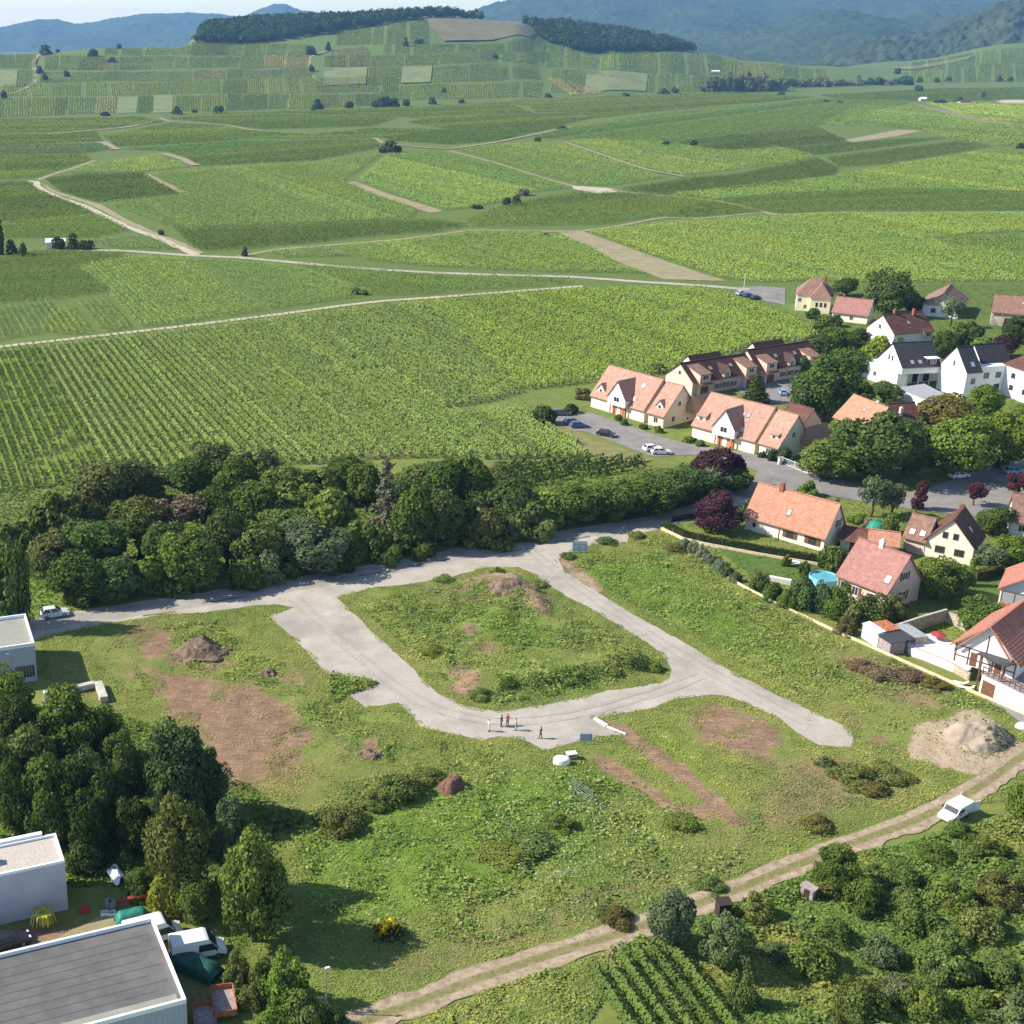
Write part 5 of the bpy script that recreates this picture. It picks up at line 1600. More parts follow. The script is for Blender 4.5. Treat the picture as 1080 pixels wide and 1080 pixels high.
tufts('grass', [(-20, 520), (160, 500), (600, 500), (760, 490), (760, 528), (420, 585), (150, 630), (-20, 665)], 34000, .9, bcol, 77, .28, 'grass under the roadside trees')
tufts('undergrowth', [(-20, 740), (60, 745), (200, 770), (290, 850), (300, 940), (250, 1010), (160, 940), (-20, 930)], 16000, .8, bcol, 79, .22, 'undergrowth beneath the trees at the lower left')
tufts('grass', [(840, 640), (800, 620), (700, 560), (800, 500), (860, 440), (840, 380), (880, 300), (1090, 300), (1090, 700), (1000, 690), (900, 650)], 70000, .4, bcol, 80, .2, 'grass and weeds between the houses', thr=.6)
tufts('weeds', [(345, 722), (350, 713), (378, 715.5), (402, 720), (384, 727), (367, 733), (350, 745)], 900, 1.0, wcol, 81, .2, 'tall weeds reaching into the gravel loop', thr=2)
tufts('weeds', [(180, 700), (170, 660), (230, 655), (260, 690), (300, 700), (340, 740), (400, 760), (380, 800), (300, 740), (240, 715)], 6000, .7, wcol, 82, .2, 'weeds round the brown earth mound', thr=.35)
tufts('flowers', [(520, 820), (640, 840), (680, 880), (620, 920), (640, 960), (500, 900)], 1200, .6, lambda r, m, x, y, d, l, n: np.array([.62, .62, .5])[None] * r.uniform(.7, 1.2, m)[:, None], 78, .11, 'white flowering weeds in the grass', thr=.1)

# ------------------------------------------------------------------ far woods and mountains
def wood(name, poly, n, h, colour, seed, label, sx=1.0):
    r = np.random.default_rng(seed)
    W = G(poly)
    lo, hi = W[:, :2].min(0), W[:, :2].max(0)
    x = r.uniform(lo[0], hi[0], n * 6)
    y = r.uniform(lo[1], hi[1], n * 6)
    ok = inside(W[:, :2], x, y)
    x, y = x[ok][:n], y[ok][:n]
    crown_of(name, x, y, zt(x, y), h, colour, r, label, sx)


def crown_of(name, x, y, z, h, colour, r, label, sx=1.0, cards_n=60, rr=(5.5, 9.0)):
    n = len(x)
    rad = r.uniform(*rr, n) * sx * r.uniform(.8, 1.25, n)
    hh = h * r.uniform(.6, 1.4, n)
    i = np.repeat(np.arange(n), cards_n)
    d = unit(r.normal(size=(len(i), 3)))
    d[:, 2] = d[:, 2] * .8 + .2
    pos = np.column_stack([x[i], y[i], z[i] + hh[i] * .55]) + d * np.column_stack([rad[i], rad[i], hh[i] * .45]) * r.uniform(.8, 1.1, len(i))[:, None]
    V, Fc = cards(pos, unit(d + r.normal(size=d.shape) * .45), 1.9 * sx * r.uniform(.7, 1.3, len(i)), .8, 3)
    tv = np.clip(r.normal(1, .24, n), .5, 1.6)
    col = np.array(colour)[None] * (tv[i] * r.normal(1, .15, len(i)))[:, None]
    o = link(name, mesh_np(name, V, Fc, LEAF, np.repeat(np.clip(col, .008, 1), 4, 0)))
    tag(o, label, None, None, 'stuff')


wood('woods', [(206, 47), (240, 46.5), (290, 44), (345, 36), (352, 33), (400, 27), (450, 20), (510, 21), (505, 19), (450, 16.5), (400, 19), (350, 22), (310, 23), (280, 24.5), (240, 28), (216, 32)], 1500, 15, (.05, .08, .026), 81, 'dense wood along the hilltop')
wood('woods', [(545, 23), (556, 27), (572, 41), (590, 49), (612, 55), (640, 55.5), (680, 54.5), (706, 54), (735, 52), (700, 45), (640, 35), (600, 29), (585, 28), (565, 24)], 1300, 15, (.052, .082, .028), 82, 'wood on the right shoulder of the hill')


def mountain(name, label, dist, prof, base, depth, colour, seed, rough=1.0, skyline=False):
    """a forested ridge: photo skyline (column, row) at a given distance, built as a real relief mesh"""
    px = np.arange(prof[0][0], prof[-1][0] + .1, 2.0)
    py = np.interp(px, [p[0] for p in prof], [p[1] for p in prof])
    d = ray(px, py)
    X = d[0] / d[1] * dist
    Zr = HC + d[2] / d[1] * dist
    nv = 110
    V = np.empty((nv, len(px), 3))
    for k in range(nv):
        t = k / (nv - 1)
        if t < .72:
            s = t / .72
            Y = dist - depth * (1 - s)
            f = s ** .8
        else:
            s = (t - .72) / .28
            Y = dist + depth * .6 * s
            f = 1 - .5 * s
        spur = (fnoise(X * .0022 + 3, np.full(len(px), Y) * .0012, seed, 4) - .5) * 1.3 * (1 - abs(f * 2 - 1)) * .55
        bump = (fnoise(X * .02, np.full(len(px), Y * .02), seed + 3, 3) - .5) * 10 * rough + (fnoise(X * .055, np.full(len(px), Y * .055), seed + 5, 2) - .5) * 16 * rough
        z = base + (Zr - base) * np.clip(f + spur * (t < .72), 0, 1) + bump * min(1, 4 * (f))
        sc = Y / dist
        V[k] = np.column_stack([X * (1 - (1 - sc) * .35), np.full(len(px), Y), z])
    m = len(px)
    i = np.arange(nv - 1)[:, None] * m + np.arange(m - 1)[None, :]
    Fc = np.stack([i, i + 1, i + m + 1, i + m], -1).reshape(-1, 4)
    me = mesh_np(name, V.reshape(-1, 3), Fc, colour, None, True)
    structure(link(name, me), label)


def forest_mat(name, a, b, scale):
    m = mat(name, a, .95, .2, scale, c2=b, bump=1.0, s2=scale * 6)
    for n in m.node_tree.nodes:
        if n.type == 'BUMP':
            n.inputs['Distance'].default_value = 8.0
    return m


M['forest_far'] = forest_mat('forest_far', (.014, .034, .018), (.04, .066, .028), .006)
M['forest_near'] = forest_mat('forest_near', (.018, .036, .016), (.055, .066, .03), .012)
mountain('mountains', 'pale blue wooded mountain ridge far behind the hill', 9800, [(-300, 34), (-60, 36), (0, 29), (40, 20), (62, 21), (80, 25), (95, 24), (118, 19), (150, 14.5), (200, 13.5), (235, 15), (255, 18), (275, 9), (290, 4), (302, 4), (318, 11), (345, 14), (420, 17), (480, 17), (560, 20), (700, 24)], -5, 2400, M['forest_far'], 91)
mountain('mountains', 'high blue wooded mountain behind the valley', 6600, [(440, 30), (470, 19), (497, 11), (515, 5), (540, -1), (600, -6), (700, -8), (768, -2), (800, -1), (815, -4), (900, -6), (1000, -4), (1100, -8), (1500, -8)], -5, 1900, M['forest_far'], 93)
mountain('mountains', 'lower dark blue wooded ridge in the valley', 4700, [(560, 66), (640, 60), (700, 46), (740, 45), (780, 34), (820, 24), (850, 14), (880, 9.5), (905, 11), (925, 18), (950, 21), (985, 16), (1010, 22), (1060, 30), (1200, 40)], -5, 1300, M['forest_far'], 95)
mountain('hills', 'wooded hillside rising at the right edge', 3600, [(850, 72), (866, 66), (885, 54), (910, 47), (940, 41), (965, 37), (985, 30), (1010, 20), (1030, 12), (1050, 4), (1078, -3), (1120, -12), (1300, -30), (1500, -40)], 20, 300, M['forest_near'], 97, 1.6)
# ------------------------------------------------------------------ buildings
class House:
    """a gabled house placed from the photo: eave line E0-E1 at height he, half depth w, rise r"""

    def __init__(s, name, label, cat, E0, E1, he, w, r, wall, roof, base=0.0, root=None, group=None, oe=.4, og=.3, length=None, wallname='wall', right=False):
        e0, e1 = P(*E0, he), P(*E1, he)
        a = math.atan2(e1[1] - e0[1], e1[0] - e0[0])
        if right:       # the given eave is the far left one: step across to the other side
            sh = np.array([math.sin(a), -math.cos(a), 0]) * 2 * w
            e0, e1 = e0 + sh, e1 + sh
        s.L = length or math.hypot(e1[0] - e0[0], e1[1] - e0[1])
        s.fr = Fr(e0, a)
        s.he, s.w, s.r, s.hr, s.W = he, w, r, he + r, 2 * w
        s.k = r / w
        s.oe, s.og = oe, og
        s.roofmat = roof
        s.wallmat = wall
        s.root = root or thing(name, label, cat, (e0[0], e0[1], 0), a, group)
        zt_ = he + oe * s.k - .22
        b = MB(s.fr)
        b.ext([(oe, base), (s.W - oe, base), (s.W - oe, zt_), (w, s.hr - .24), (oe, zt_)], 'u', og, s.L - og)
        s.wall = b.build(wallname, wall, s.root)
        b = MB(s.fr)
        b.ext([(0, he), (w, s.hr), (w, s.hr - .2), (0, he - .2)], 'u', 0, s.L)
        b.ext([(w + .001, s.hr), (s.W, he), (s.W, he - .2), (w + .001, s.hr - .2)], 'u', 0, s.L)
        s.roof = b.build('roof', roof, s.root)
        b = MB(s.fr)
        b.box(-.02, s.L + .02, w - .16, w + .16, s.hr - .1, s.hr + .07)
        b.build('ridge_cap', roof, s.roof)
        b = MB(s.fr)
        b.box(.0, s.L, -.13, -.003, he - .2, he - .06)
        b.build('gutter', M['gutter'], s.root)

    def face(s, f):
        """frame on a wall: u runs along the wall, v points inwards"""
        if f == 'f':
            return s.fr.sub(s.og, s.oe, 0), s.L - 2 * s.og
        if f == 'b':
            return s.fr.sub(s.L - s.og, s.W - s.oe, 0, PI), s.L - 2 * s.og
        if f == 'r':
            return s.fr.sub(s.L - s.og, s.oe, 0, PI / 2), s.W - 2 * s.oe
        return s.fr.sub(s.og, s.W - s.oe, 0, -PI / 2), s.W - 2 * s.oe

    def win(s, f, u, z, w=1.1, h=1.2, shut=None, frame='white_paint', pane='glass', rel=True):
        fr, ln = s.face(f)
        window(s.root, fr, u * ln if rel else u, z, w, h, shut, frame, pane)
        return s

    def door(s, f, u, w=1.0, h=2.1, m='wood_brown', z=0.0, name='door'):
        fr, ln = s.face(f)
        c = u * ln
        d = MB(fr).box(c - w / 2, c + w / 2, -.05, .02, z, z + h).build(name, M[m], s.root)
        MB(fr).box(c + w / 2 - .18, c + w / 2 - .1, -.09, -.051, z + h * .48, z + h * .54).build('handle', M['metal'], d)
        return s

    def sky(s, u, v, w=.8, h=1.0, back=False, m='skyglass'):
        """roof window: u along the eave 0-1, v up the slope 0-1"""
        c = u * s.L
        v0, v1 = v * s.w - h * .35, v * s.w + h * .35
        z0, z1 = s.he + v0 * s.k, s.he + v1 * s.k
        for nm, g, a, b_, mt in (('skylight', .08, .015, .07, 'dark_metal'), ('pane', 0, .071, .1, m)):
            q = MB(s.fr)
            vs = []
            for zz in (a, b_):
                vs += [(c - w / 2 - g, v0 - g, z0 - g * s.k + zz), (c + w / 2 + g, v0 - g, z0 - g * s.k + zz), (c + w / 2 + g, v1 + g, z1 + g * s.k + zz), (c - w / 2 - g, v1 + g, z1 + g * s.k + zz)]
            q.add(vs, [(0, 3, 2, 1), (4, 5, 6, 7), (0, 1, 5, 4), (1, 2, 6, 5), (2, 3, 7, 6), (3, 0, 4, 7)])
            q.build(nm, M[mt], s.roof)
        return s

    def chimney(s, u, v, w=.7, up=1.0, m='brick'):
        c = u * s.L
        vv = v * s.w
        zr = s.he + min(vv, s.W - vv) * s.k
        b = MB(s.fr).box(c - w / 2, c + w / 2, vv - w / 2, vv + w / 2, zr - .5, zr + up)
        b.box(c - w / 2 - .06, c + w / 2 + .06, vv - w / 2 - .06, vv + w / 2 + .06, zr + up + .001, zr + up + .12)
        b.box(c - w / 4, c + w / 4, vv - w / 4, vv + w / 4, zr + up + .121, zr + up + .4)
        b.build('chimney', M[m], s.roof)
        return s

    def dormer(s, u, w, v0, zb, zs, zr, wall=None, shed=False, roof=None, win=(1, .8), slope=.25, winz=None, shut=None, over=.25):
        """dormer with its front at v0 (m in from the eave), from zb up to side height zs and ridge zr"""
        c = u * s.L if u <= 1 else u
        vb = min((zr - s.he) / s.k + .3, s.w + .2)
        b = MB(s.fr)
        if shed:
            vb = (zs + slope * 0 - s.he) / s.k
            ve = min((zs - slope * v0 - s.he) / (s.k - slope), s.w)      # where the flat roof meets the slope
            zz = lambda v: zs + slope * (v - v0)
            b.ext([(v0, zb), (ve, zb), (ve, zz(ve) - .14), (v0, zs - .14)], 'u', c - w / 2, c + w / 2)
            d = b.build('dormer', wall or s.wallmat, s.root)
            q = MB(s.fr)
            q.ext([(v0 - over, zz(v0 - over) - .12), (ve + .1, zz(ve + .1) - .12), (ve + .1, zz(ve + .1) + .03), (v0 - over, zz(v0 - over) + .03)], 'u', c - w / 2 - .2, c + w / 2 + .2)
            q.build('dormer_roof', roof or s.roofmat, d)
        else:
            b.ext([(c - w / 2, zb), (c + w / 2, zb), (c + w / 2, zs), (c, zr - .15), (c - w / 2, zs)], 'v', v0, vb)
            d = b.build('dormer', wall or s.wallmat, s.root)
            q = MB(s.fr)
            kk = (zr - zs) / (w / 2)
            e = w / 2 + .3
            q.ext([(c - e, zr - kk * e), (c, zr), (c, zr - .14), (c - e, zr - kk * e - .14)], 'v', v0 - over, vb)
            q.ext([(c + e, zr - kk * e), (c + e, zr - kk * e - .14), (c + .001, zr - .14), (c + .001, zr)], 'v', v0 - over, vb)
            q.build('dormer_roof', roof or s.roofmat, d)
        if win:
            window(d, s.fr.sub(c - w / 2, v0, 0), w / 2, winz if winz is not None else zb + (zs - zb) * .25, win[0], win[1], shut)
        return s


def window(parent, fr, c, z, w, h, shut=None, frame='white_paint', pane='glass'):
    f = MB(fr)
    g = .07
    f.box(c - w / 2 - g, c - w / 2, -.06, .02, z - g, z + h + g)
    f.box(c + w / 2, c + w / 2 + g, -.06, .02, z - g, z + h + g)
    f.box(c - w / 2, c + w / 2, -.06, .02, z - g, z)
    f.box(c - w / 2, c + w / 2, -.06, .02, z + h, z + h + g)
    if w > .8:
        f.box(c - .025, c + .025, -.05, .02, z, z + h)
    f = f.build('window', M[frame], parent)
    MB(fr).box(c - w / 2, c + w / 2, -.02, .015, z, z + h).build('pane', M[pane], f)
    if shut:
        sw = w / 2
        for a in (c - w / 2 - g - sw, c + w / 2 + g):
            MB(fr).box(a, a + sw, -.07, -.002, z - .03, z + h + .03).build('shutter', M[shut], f)


HG = 'houses of the village'
# A: orange roof beside the clipped hedge
h = House('house', 'cream house with bright orange tiled roof and brown shutters behind a clipped hedge', 'house', (784, 544.5), (870.5, 569), 2.5, 4.1, 5.6, M['wall_cream'], M['tile_orange'])
h.win('f', .58, .75, 1.3, 1.2, 'wood_brown', 'wood_brown').win('f', .86, .75, 1.4, 1.3, 'wood_brown', 'wood_brown').win('f', .12, .9, .7, .9)
h.win('r', .62, 3.6, 1.0, 1.2, 'wood_brown').sky(.49, .42, .7, .9).chimney(.3, .98, .75, .9)
MB(h.fr).box(.44 * h.L, .44 * h.L + .1, .29, .39, 0, 2.4).build('downpipe', M['gutter'], h.root)
b = MB(h.fr)
b.ext([(11.2, 3.0), (14.4, 3.0), (12.8, 6.9)], 'v', 5.4, 9.2)
d = b.build('dormer', M['wall_cream'], h.root)
b = MB(h.fr)
b.ext([(11.0, 2.9), (12.8, 7.1), (12.8, 6.93), (11.2, 2.8)], 'v', 4.9, 9.5)
b.ext([(14.6, 2.9), (14.4, 2.8), (12.801, 6.93), (12.801, 7.1)], 'v', 4.9, 9.5)
b.build('dormer_roof', M['tile_red'], d)
# B: pink roof
h = House('house', 'house with plain pinkish roof, one white skylight and a lilac gable', 'house', (881, 606.5), (935.5, 627.5), 3.2, 4.8, 5.5, M['wall_rose'], M['tile_pink'], base=0)
h.win('f', .12, 1.0, .8, 1.5, 'wood_brown').win('f', .38, 1.0, 1.0, 1.4, 'wood_brown').win('f', .75, 1.0, 1.0, 1.3)
h.win('r', .47, 4.6, 1.1, 1.25, 'wood_brown').win('r', .5, 1.1, 1.2, 1.4, 'wood_brown').win('r', .17, 1.3, .5, .7).win('r', .05, .9, .4, 1.0)
h.sky(.87, .32, .8, 1.1, m='white_paint').chimney(.45, 1.0, .7, .7, 'concrete_white')
# C: cream gable with a wing
h = House('house', 'tall cream gabled house with dark brown roof and a lower red roofed wing', 'house', (1029.5, 581), (1040, 564.5), 2.9, 4.2, 4.7, M['wall_cream'], M['tile_brown'])
for u, z in ((.28, 1.2), (.68, 1.2)):
    h.win('l', 1 - u, z, 1.4, 1.1, None, 'wood_brown')
h.win('l', .6, 4.0, .7, 1.0, None, 'wood_brown').win('l', .38, 4.0, .7, 1.0, None, 'wood_brown').sky(.45, .45, .7, .9).chimney(.75, 1.02, .7, .6)
h2 = House('wing', None, None, (951.5, 566), (977, 572.5), 2.6, 3.2, 3.6, M['wall_rose'], M['tile_old'], root=h.root)
h2.sky(.3, .28, .8, .9, m='white_paint').sky(.72, .3, .8, .9, m='white_paint')
# low brown and orange outbuildings between A and C
h = House('garage', 'low brown roofed outbuilding between the orange and pink roofed houses', 'garage', (885, 568), (914, 573), 2.2, 2.4, 1.7, M['concrete'], M['tile_brown'])
h.door('f', .7, 2.4, 1.9, 'dark_wood')
h = House('garage', 'low orange tiled outbuilding before the green dome', 'garage', (914.6, 573), (949, 577.5), 2.2, 2.4, 1.9, M['wall_rose'], M['tile_orange'])
h.door('f', .3, 1.0, 1.9)


def terrace_house(label, Ea, wa, ra, Eb, wb, rb, wall, side, shed):
    h = House('terraced_house', label, 'house', Ea[0], Ea[1], 2.8, wa, ra, wall, M['tile_salmon'], group='terraced houses by the vineyard')
    L = h.L
    # the white gable standing out over the orange porch
    h.dormer(.545, 5.4, -.9, 2.5, 4.7, 8.6, M['wall_white'], win=(1.6, 1.1), winz=3.5, over=.3)
    fr, ln = h.face('f')
    c = .545 * L
    MB(h.fr).box(c - 2.0, c + 2.0, .1, .38, 0, 2.45).build('porch', M['orange_paint'], h.root)
    for q in (c - 2.1, c + 1.9):
        MB(h.fr).box(q, q + .25, -.8, -.55, 0, 2.49).build('porch_post', M['orange_paint'], h.root)
    MB(h.fr).box(c - .5, c + .5, .03, .099, 0, 2.1).build('door', M['white_door'], h.root)
    for u in (.13, .36, .88):
        h.door('f', u, 2.4, 2.15, 'white_door', name='garage_door')
    if shed:
        h.dormer(.1, 2.2, 1.3, 3.6, 5.2, 5.2, wall, True, slope=.42, win=(.9, .8), winz=4.1)
        h.sky(.47, .72, .8, 1).sky(.62, .6, .7, 1, m='white_paint').sky(.7, .62, .8, 1).sky(.72, .22, .8, 1, m='white_paint')
    else:
        h.dormer(.14, 2.0, 1.2, 3.4, 5.0, 6.2, M['wall_white'], win=(.8, .9))
        h.sky(.75, .68, .8, 1, m='white_paint').sky(.73, .25, .8, 1, m='white_paint').sky(.46, .7, .7, .9)
    h2 = House('end_part', None, None, Eb[0], Eb[1], 2.8, wb, rb, side, M['tile_salmon'], root=h.root)
    if shed:
        h2.dormer(.55, 1.9, 1.4, 3.6, 5.2, 5.2, side, True, slope=.42, win=(.8, .8), winz=4.1)
    else:
        h2.dormer(.5, 1.9, 1.4, 3.6, 5.0, 6.1, M['wall_white'], win=(.8, .9))
    h2.win('f', .5, .9, 1.1, 1.2).win('r', .45, 4.4, 1.0, 1.1).win('r', .3, 1.0, 1.1, 1.2).win('r', .75, .6, .7, .5)
    h2.door('f', .16, .9, 2.0, 'white_door')
    # the fire wall between the two parts
    b = MB(h.fr)
    b.ext([(-.05, 2.75), (h.w, h.hr + .05), (h.w, h.hr + .3), (-.05, 3.0)], 'u', L - .12, L + .22)
    b.build('verge', M['tile_brown'], h.root)
    # return roof at the back right
    b = MB(h2.fr)
    b.ext([(h2.L - .6, 2.6), (h2.L + 2.6, 2.6), (h2.L + 1.0, 6.6)], 'v', h2.w + 2.0, h2.W + 3)
    b.build('back_roof', M['tile_salmon'], h.root)
    return h


terrace_house('salmon roofed terrace nearest the vineyard with gabled white bay and blush end gable', ((621.8, 417), (679.5, 434)), 6.0, 6.7, ((682, 435), (700, 440)), 6.3, 6.4, M['wall_cream'], M['wall_peach'], False)
terrace_house('salmon roofed terrace with sloping roof dormers and pale yellow end wall', ((728.5, 448.5), (797, 466.5)), 6.5, 6.6, ((799, 467), (820.5, 473.5)), 5.7, 6.5, M['wall_yellow'], M['wall_pale'], True)


def back_terrace(label, E, w, r, back):
    h = House('terraced_house', label, 'house', E[0], E[1], 3.4, w, r, M['wall_rose'], M['tile_brown_shade'], group='terraced houses by the vineyard')
    for u in (.16, .86):
        h.dormer(u, 3.6, -.5, 3.0, 5.4, 5.4, M['wall_pink'], True, M['tile_old'], win=(1.6, 1.0), slope=.28, winz=4.0)
        MB(h.fr).box(u * h.L - 1.8, u * h.L + 1.8, -.5, .39, 0, 2.99).build('bay', M['wall_peach'], h.root)
        fr = h.fr.sub(u * h.L - 1.8, -.5)
        MB(fr).box(.5, 3.1, -.05, .02, .01, 2.2).build('garage_door', M['wood_brown'], h.root)
        MB(fr).box(-.1, 3.7, -.9, -.06, 2.8, 3.1).build('balcony', M['wood_brown'], h.root)
    h.dormer(.52, 2.3, .2, 2.6, 5.0, 6.6, M['wall_peach'], win=(1.0, 1.2), winz=3.6)
    h.win('f', .4, .9, 1.0, 1.2, 'wood_brown').win('f', .52, .9, 1.0, 1.3, 'wood_brown').win('f', .64, .9, 1.0, 1.2, 'wood_brown').sky(.37, .55, .9, 1.1).sky(.68, .55, .9, 1.1)
    h.win('l', .5, 4.4, .8, 1.0)
    # lower parallel part behind, its brown roof showing over the ridge
    R0, R1, zz = back
    a, c = P(*R0, zz), P(*R1, zz)
    v = (a[1] - h.fr.o[1]) * h.fr.c - (a[0] - h.fr.o[0]) * h.fr.s
    u0 = (a[0] - h.fr.o[0]) * h.fr.c + (a[1] - h.fr.o[1]) * h.fr.s
    u1 = (c[0] - h.fr.o[0]) * h.fr.c + (c[1] - h.fr.o[1]) * h.fr.s
    b = MB(h.fr)
    b.ext([(v - 3.4, 0), (v + 3.4, 0), (v + 3.4, zz - 3.5), (v, zz - .2), (v - 3.4, zz - 3.5)], 'u', u0 + .2, u1 - .2)
    b.build('back_wall', M['wall_white'], h.root)
    b = MB(h.fr)
    b.ext([(v - 3.8, zz - 3.8), (v, zz), (v, zz - .18), (v - 3.8, zz - 3.98)], 'u', u0, u1)
    b.ext([(v + 3.8, zz - 3.8), (v + 3.8, zz - 3.98), (v + .001, zz - .18), (v + .001, zz)], 'u', u0, u1)
    b.build('back_roof', M['tile_brown_shade'], h.root)
    return h


h3 = back_terrace('brown roofed terrace behind the salmon ones, joined to a second', ((731, 404), (800, 393)), 5.2, 4.0, ((725, 375), (758, 370), 6.6))
back_terrace('brown roofed terrace at the far end of the row, half behind a round tree', ((801.5, 391.5), (866.5, 381.5)), 5.4, 4.6, ((793.3, 361.5), (824.7, 357), 7.0))
# a low dark roof behind the second salmon terrace
h = House('garage', 'low dark roofed garage behind the yellowish terrace', 'garage', (820, 440), (846, 448), 2.4, 3.5, 3.2, M['wall_rose'], M['tile_brown'])
h.door('f', .5, 2.2, 1.9)
# yellow hipped house
def hip_house(name, label, E0, E1, he, depth, r, wall, roof, hip):
    e0, e1 = P(*E0, he), P(*E1, he)
    a = math.atan2(e1[1] - e0[1], e1[0] - e0[0])
    L = math.hypot(e1[0] - e0[0], e1[1] - e0[1])
    fr = Fr(e0, a)
    t = thing(name, label, 'house', (e0[0], e0[1], 0), a)
    MB(fr).box(.35, L - .35, .35, depth - .35, 0, he - .03).build('wall', wall, t)
    b = MB(fr)
    z1 = he + r
    b.add([(0, 0, he), (L, 0, he), (L, depth, he), (0, depth, he), (hip, depth / 2, z1), (L - hip, depth / 2, z1)], [(0, 1, 5, 4), (1, 2, 5), (2, 3, 4, 5), (3, 0, 4), (0, 3, 2, 1)])
    b.build('roof', roof, t)
    return t, fr, L


t, fr, L = hip_house('house', 'yellow and white house with hipped red roof beside the parking area', (839.6, 310.5), (880, 313), 5.3, 12, 5.0, M['wall_yellow'], M['tile_old'], 4.5)
fl = fr.sub(.35, 11.65, 0, -PI / 2)
MB(fl).box(.05, 11.2, -.06, -.002, .02, 5.2).build('white_front', M['wall_white'], t)
for c, z in ((2.5, 3.2), (5.6, 3.2), (8.6, 3.2), (3.0, .8), (7.4, .8)):
    window(t, fl.sub(0, -.06), c, z, 1.0, 1.3)
for c, z in ((1.3, 3.0), (3.2, .9)):
    window(t, fr.sub(0, .35), c, z, .9, 1.2)
b = MB(fr)
b.box(4.6, L - 1, -2.6, .34, 0, 5.0)
w = b.build('wing', M['wall_yellow'], t)
for c in (6.6, 7.9, 9.2):
    window(t, fr.sub(0, -2.6), c, 2.2, .6, 1.3, None, 'wood_brown')
b = MB(fr)
b.add([(4.2, -3.0, 5.0), (L - .6, -3.0, 5.0), (L - .6, 6, 5.0), (4.2, 6, 5.0), ((3.6 + L) / 2, 1, 9.3), ((3.6 + L) / 2, 6, 9.3)], [(0, 1, 4), (1, 2, 5, 4), (3, 0, 4, 5), (2, 3, 5), (0, 3, 2, 1)])
rf = b.build('wing_roof', M['tile_old'], t)
MB(fr).box(L - 3.5, L - 2.7, 4.4, 5.2, 7, 11).build('chimney', M['brick'], t)
# salmon low house
h = House('house', 'low house with plain salmon red roof next to the yellow house', 'house', (876.7, 329), (916, 333.5), 2.7, 4.2, 4.4, M['wall_cream'], M['tile_pink'])
h.win('f', .2, .9, 1, 1.1).win('f', .55, .9, 1, 1.1).win('r', .5, 3.6, .9, 1.0).chimney(.2, 1.02, .6, .6).chimney(.7, 1.05, .5, .5)
# brown roof, white gable
h = House('house', 'white gabled house with dark brown roof and two chimneys', 'house', (943.5, 353), (986, 349), 3.3, 5.8, 4.8, M['wall_white'], M['tile_brown'])
h.win('l', .45, 3.8, 1.0, 1.3).win('l', .7, 1.0, 1.0, 1.2).dormer(.82, 3.4, -.4, 1.6, 3.4, 3.4, M['wall_rose'], True, win=(1.5, .9), slope=.5).chimney(.3, 1.0, .7, 1.0).chimney(.72, .85, .7, 1.6, 'brick').sky(.5, .5)
# old farmhouse with a broad gable
h = House('farmhouse', 'old farmhouse with a broad gable, weathered roof and white lower walls', 'house', (1015, 325.5), (1022, 314.5), 3.6, 6.2, 4.2, M['wall_ruin'], M['tile_old'], oe=.9, og=.9)
fl, ln = h.face('l')
MB(fl).box(.02, ln - .02, -.05, -.002, .02, 3.4).build('white_front', M['wall_white'], h.root)
window(h.root, fl.sub(0, -.05), ln * .3, 1.3, 1.3, 1.3, None, 'wood_brown')
window(h.root, fl.sub(0, -.05), ln * .75, 1.0, 1.0, 1.3, None, 'wood_brown')
h.win('r', .5, 1, 1, 1.2)
# barn at the right edge
h = House('barn', 'old barn with a worn red-brown roof and patchy plaster walls at the right edge', 'barn', (1045.5, 329), (1100, 333.5), 4.2, 5.4, 4.8, M['wall_ruin'], M['tile_old'])
h.door('f', .35, 2.2, 2.6, 'dark_wood').win('f', .6, 1.5, 1.0, 1.2).sky(.6, .6)
# white modern houses
t0 = P(947.5, 393, 4.2)
t1 = P(1006, 387, 4.2)
a = math.atan2(t1[1] - t0[1], t1[0] - t0[0])
h = House('house', 'white house with steep dark roof above a flat terrace and glazed loggia', 'house', (951.7, 388), (993.5, 386.3), 6.0, 5.7, 5.2, M['wall_white'], M['slate'], base=4.2)
lf = P(916.5, 381.5, 4.2)
fr = Fr(t0, a)
Lb = math.hypot(*(t1 - t0)[:2])
Db = abs(-(lf[0] - t0[0]) * fr.s + (lf[1] - t0[1]) * fr.c) + 1
b = MB(fr)
b.box(0, Lb, 3.0, Db, 0, 4.19)
b.box(0, 3.0, 0, 2.999, 0, 4.19)
b.build('ground_floor', M['wall_white'], h.root)
MB(fr).box(-.15, Lb + .15, -.3, Db + .1, 4.195, 4.5).build('terrace_slab', M['concrete_white'], h.root)
for c in (3.3, 7, 10.6, Lb - .4):
    MB(fr).box(c, c + .25, .1, .35, 0, 4.19).build('post', M['white_paint'], h.root)
for c in (5.4, 9.0, 12.6):
    window(h.root, fr.sub(0, 3.0), c, .3, 2.2, 2.6, None, 'dark_metal')
fl = fr.sub(0, Db, 0, -PI / 2)
for c in (2.2, 5.0):
    window(h.root, fl, c, 1.5, 1.0, 1.2)
h.win('l', .42, 6.6, .7, 1.4).win('l', .56, 6.6, .7, 1.4).sky(.3, .2, .9, 1.1).sky(.5, .2, .9, 1.1)
h.dormer(.8, 3.0, .6, 6.0, 8.0, 8.0, M['slate'], True, M['metal_white'], win=(1.4, 1.0), slope=.05, winz=6.6)
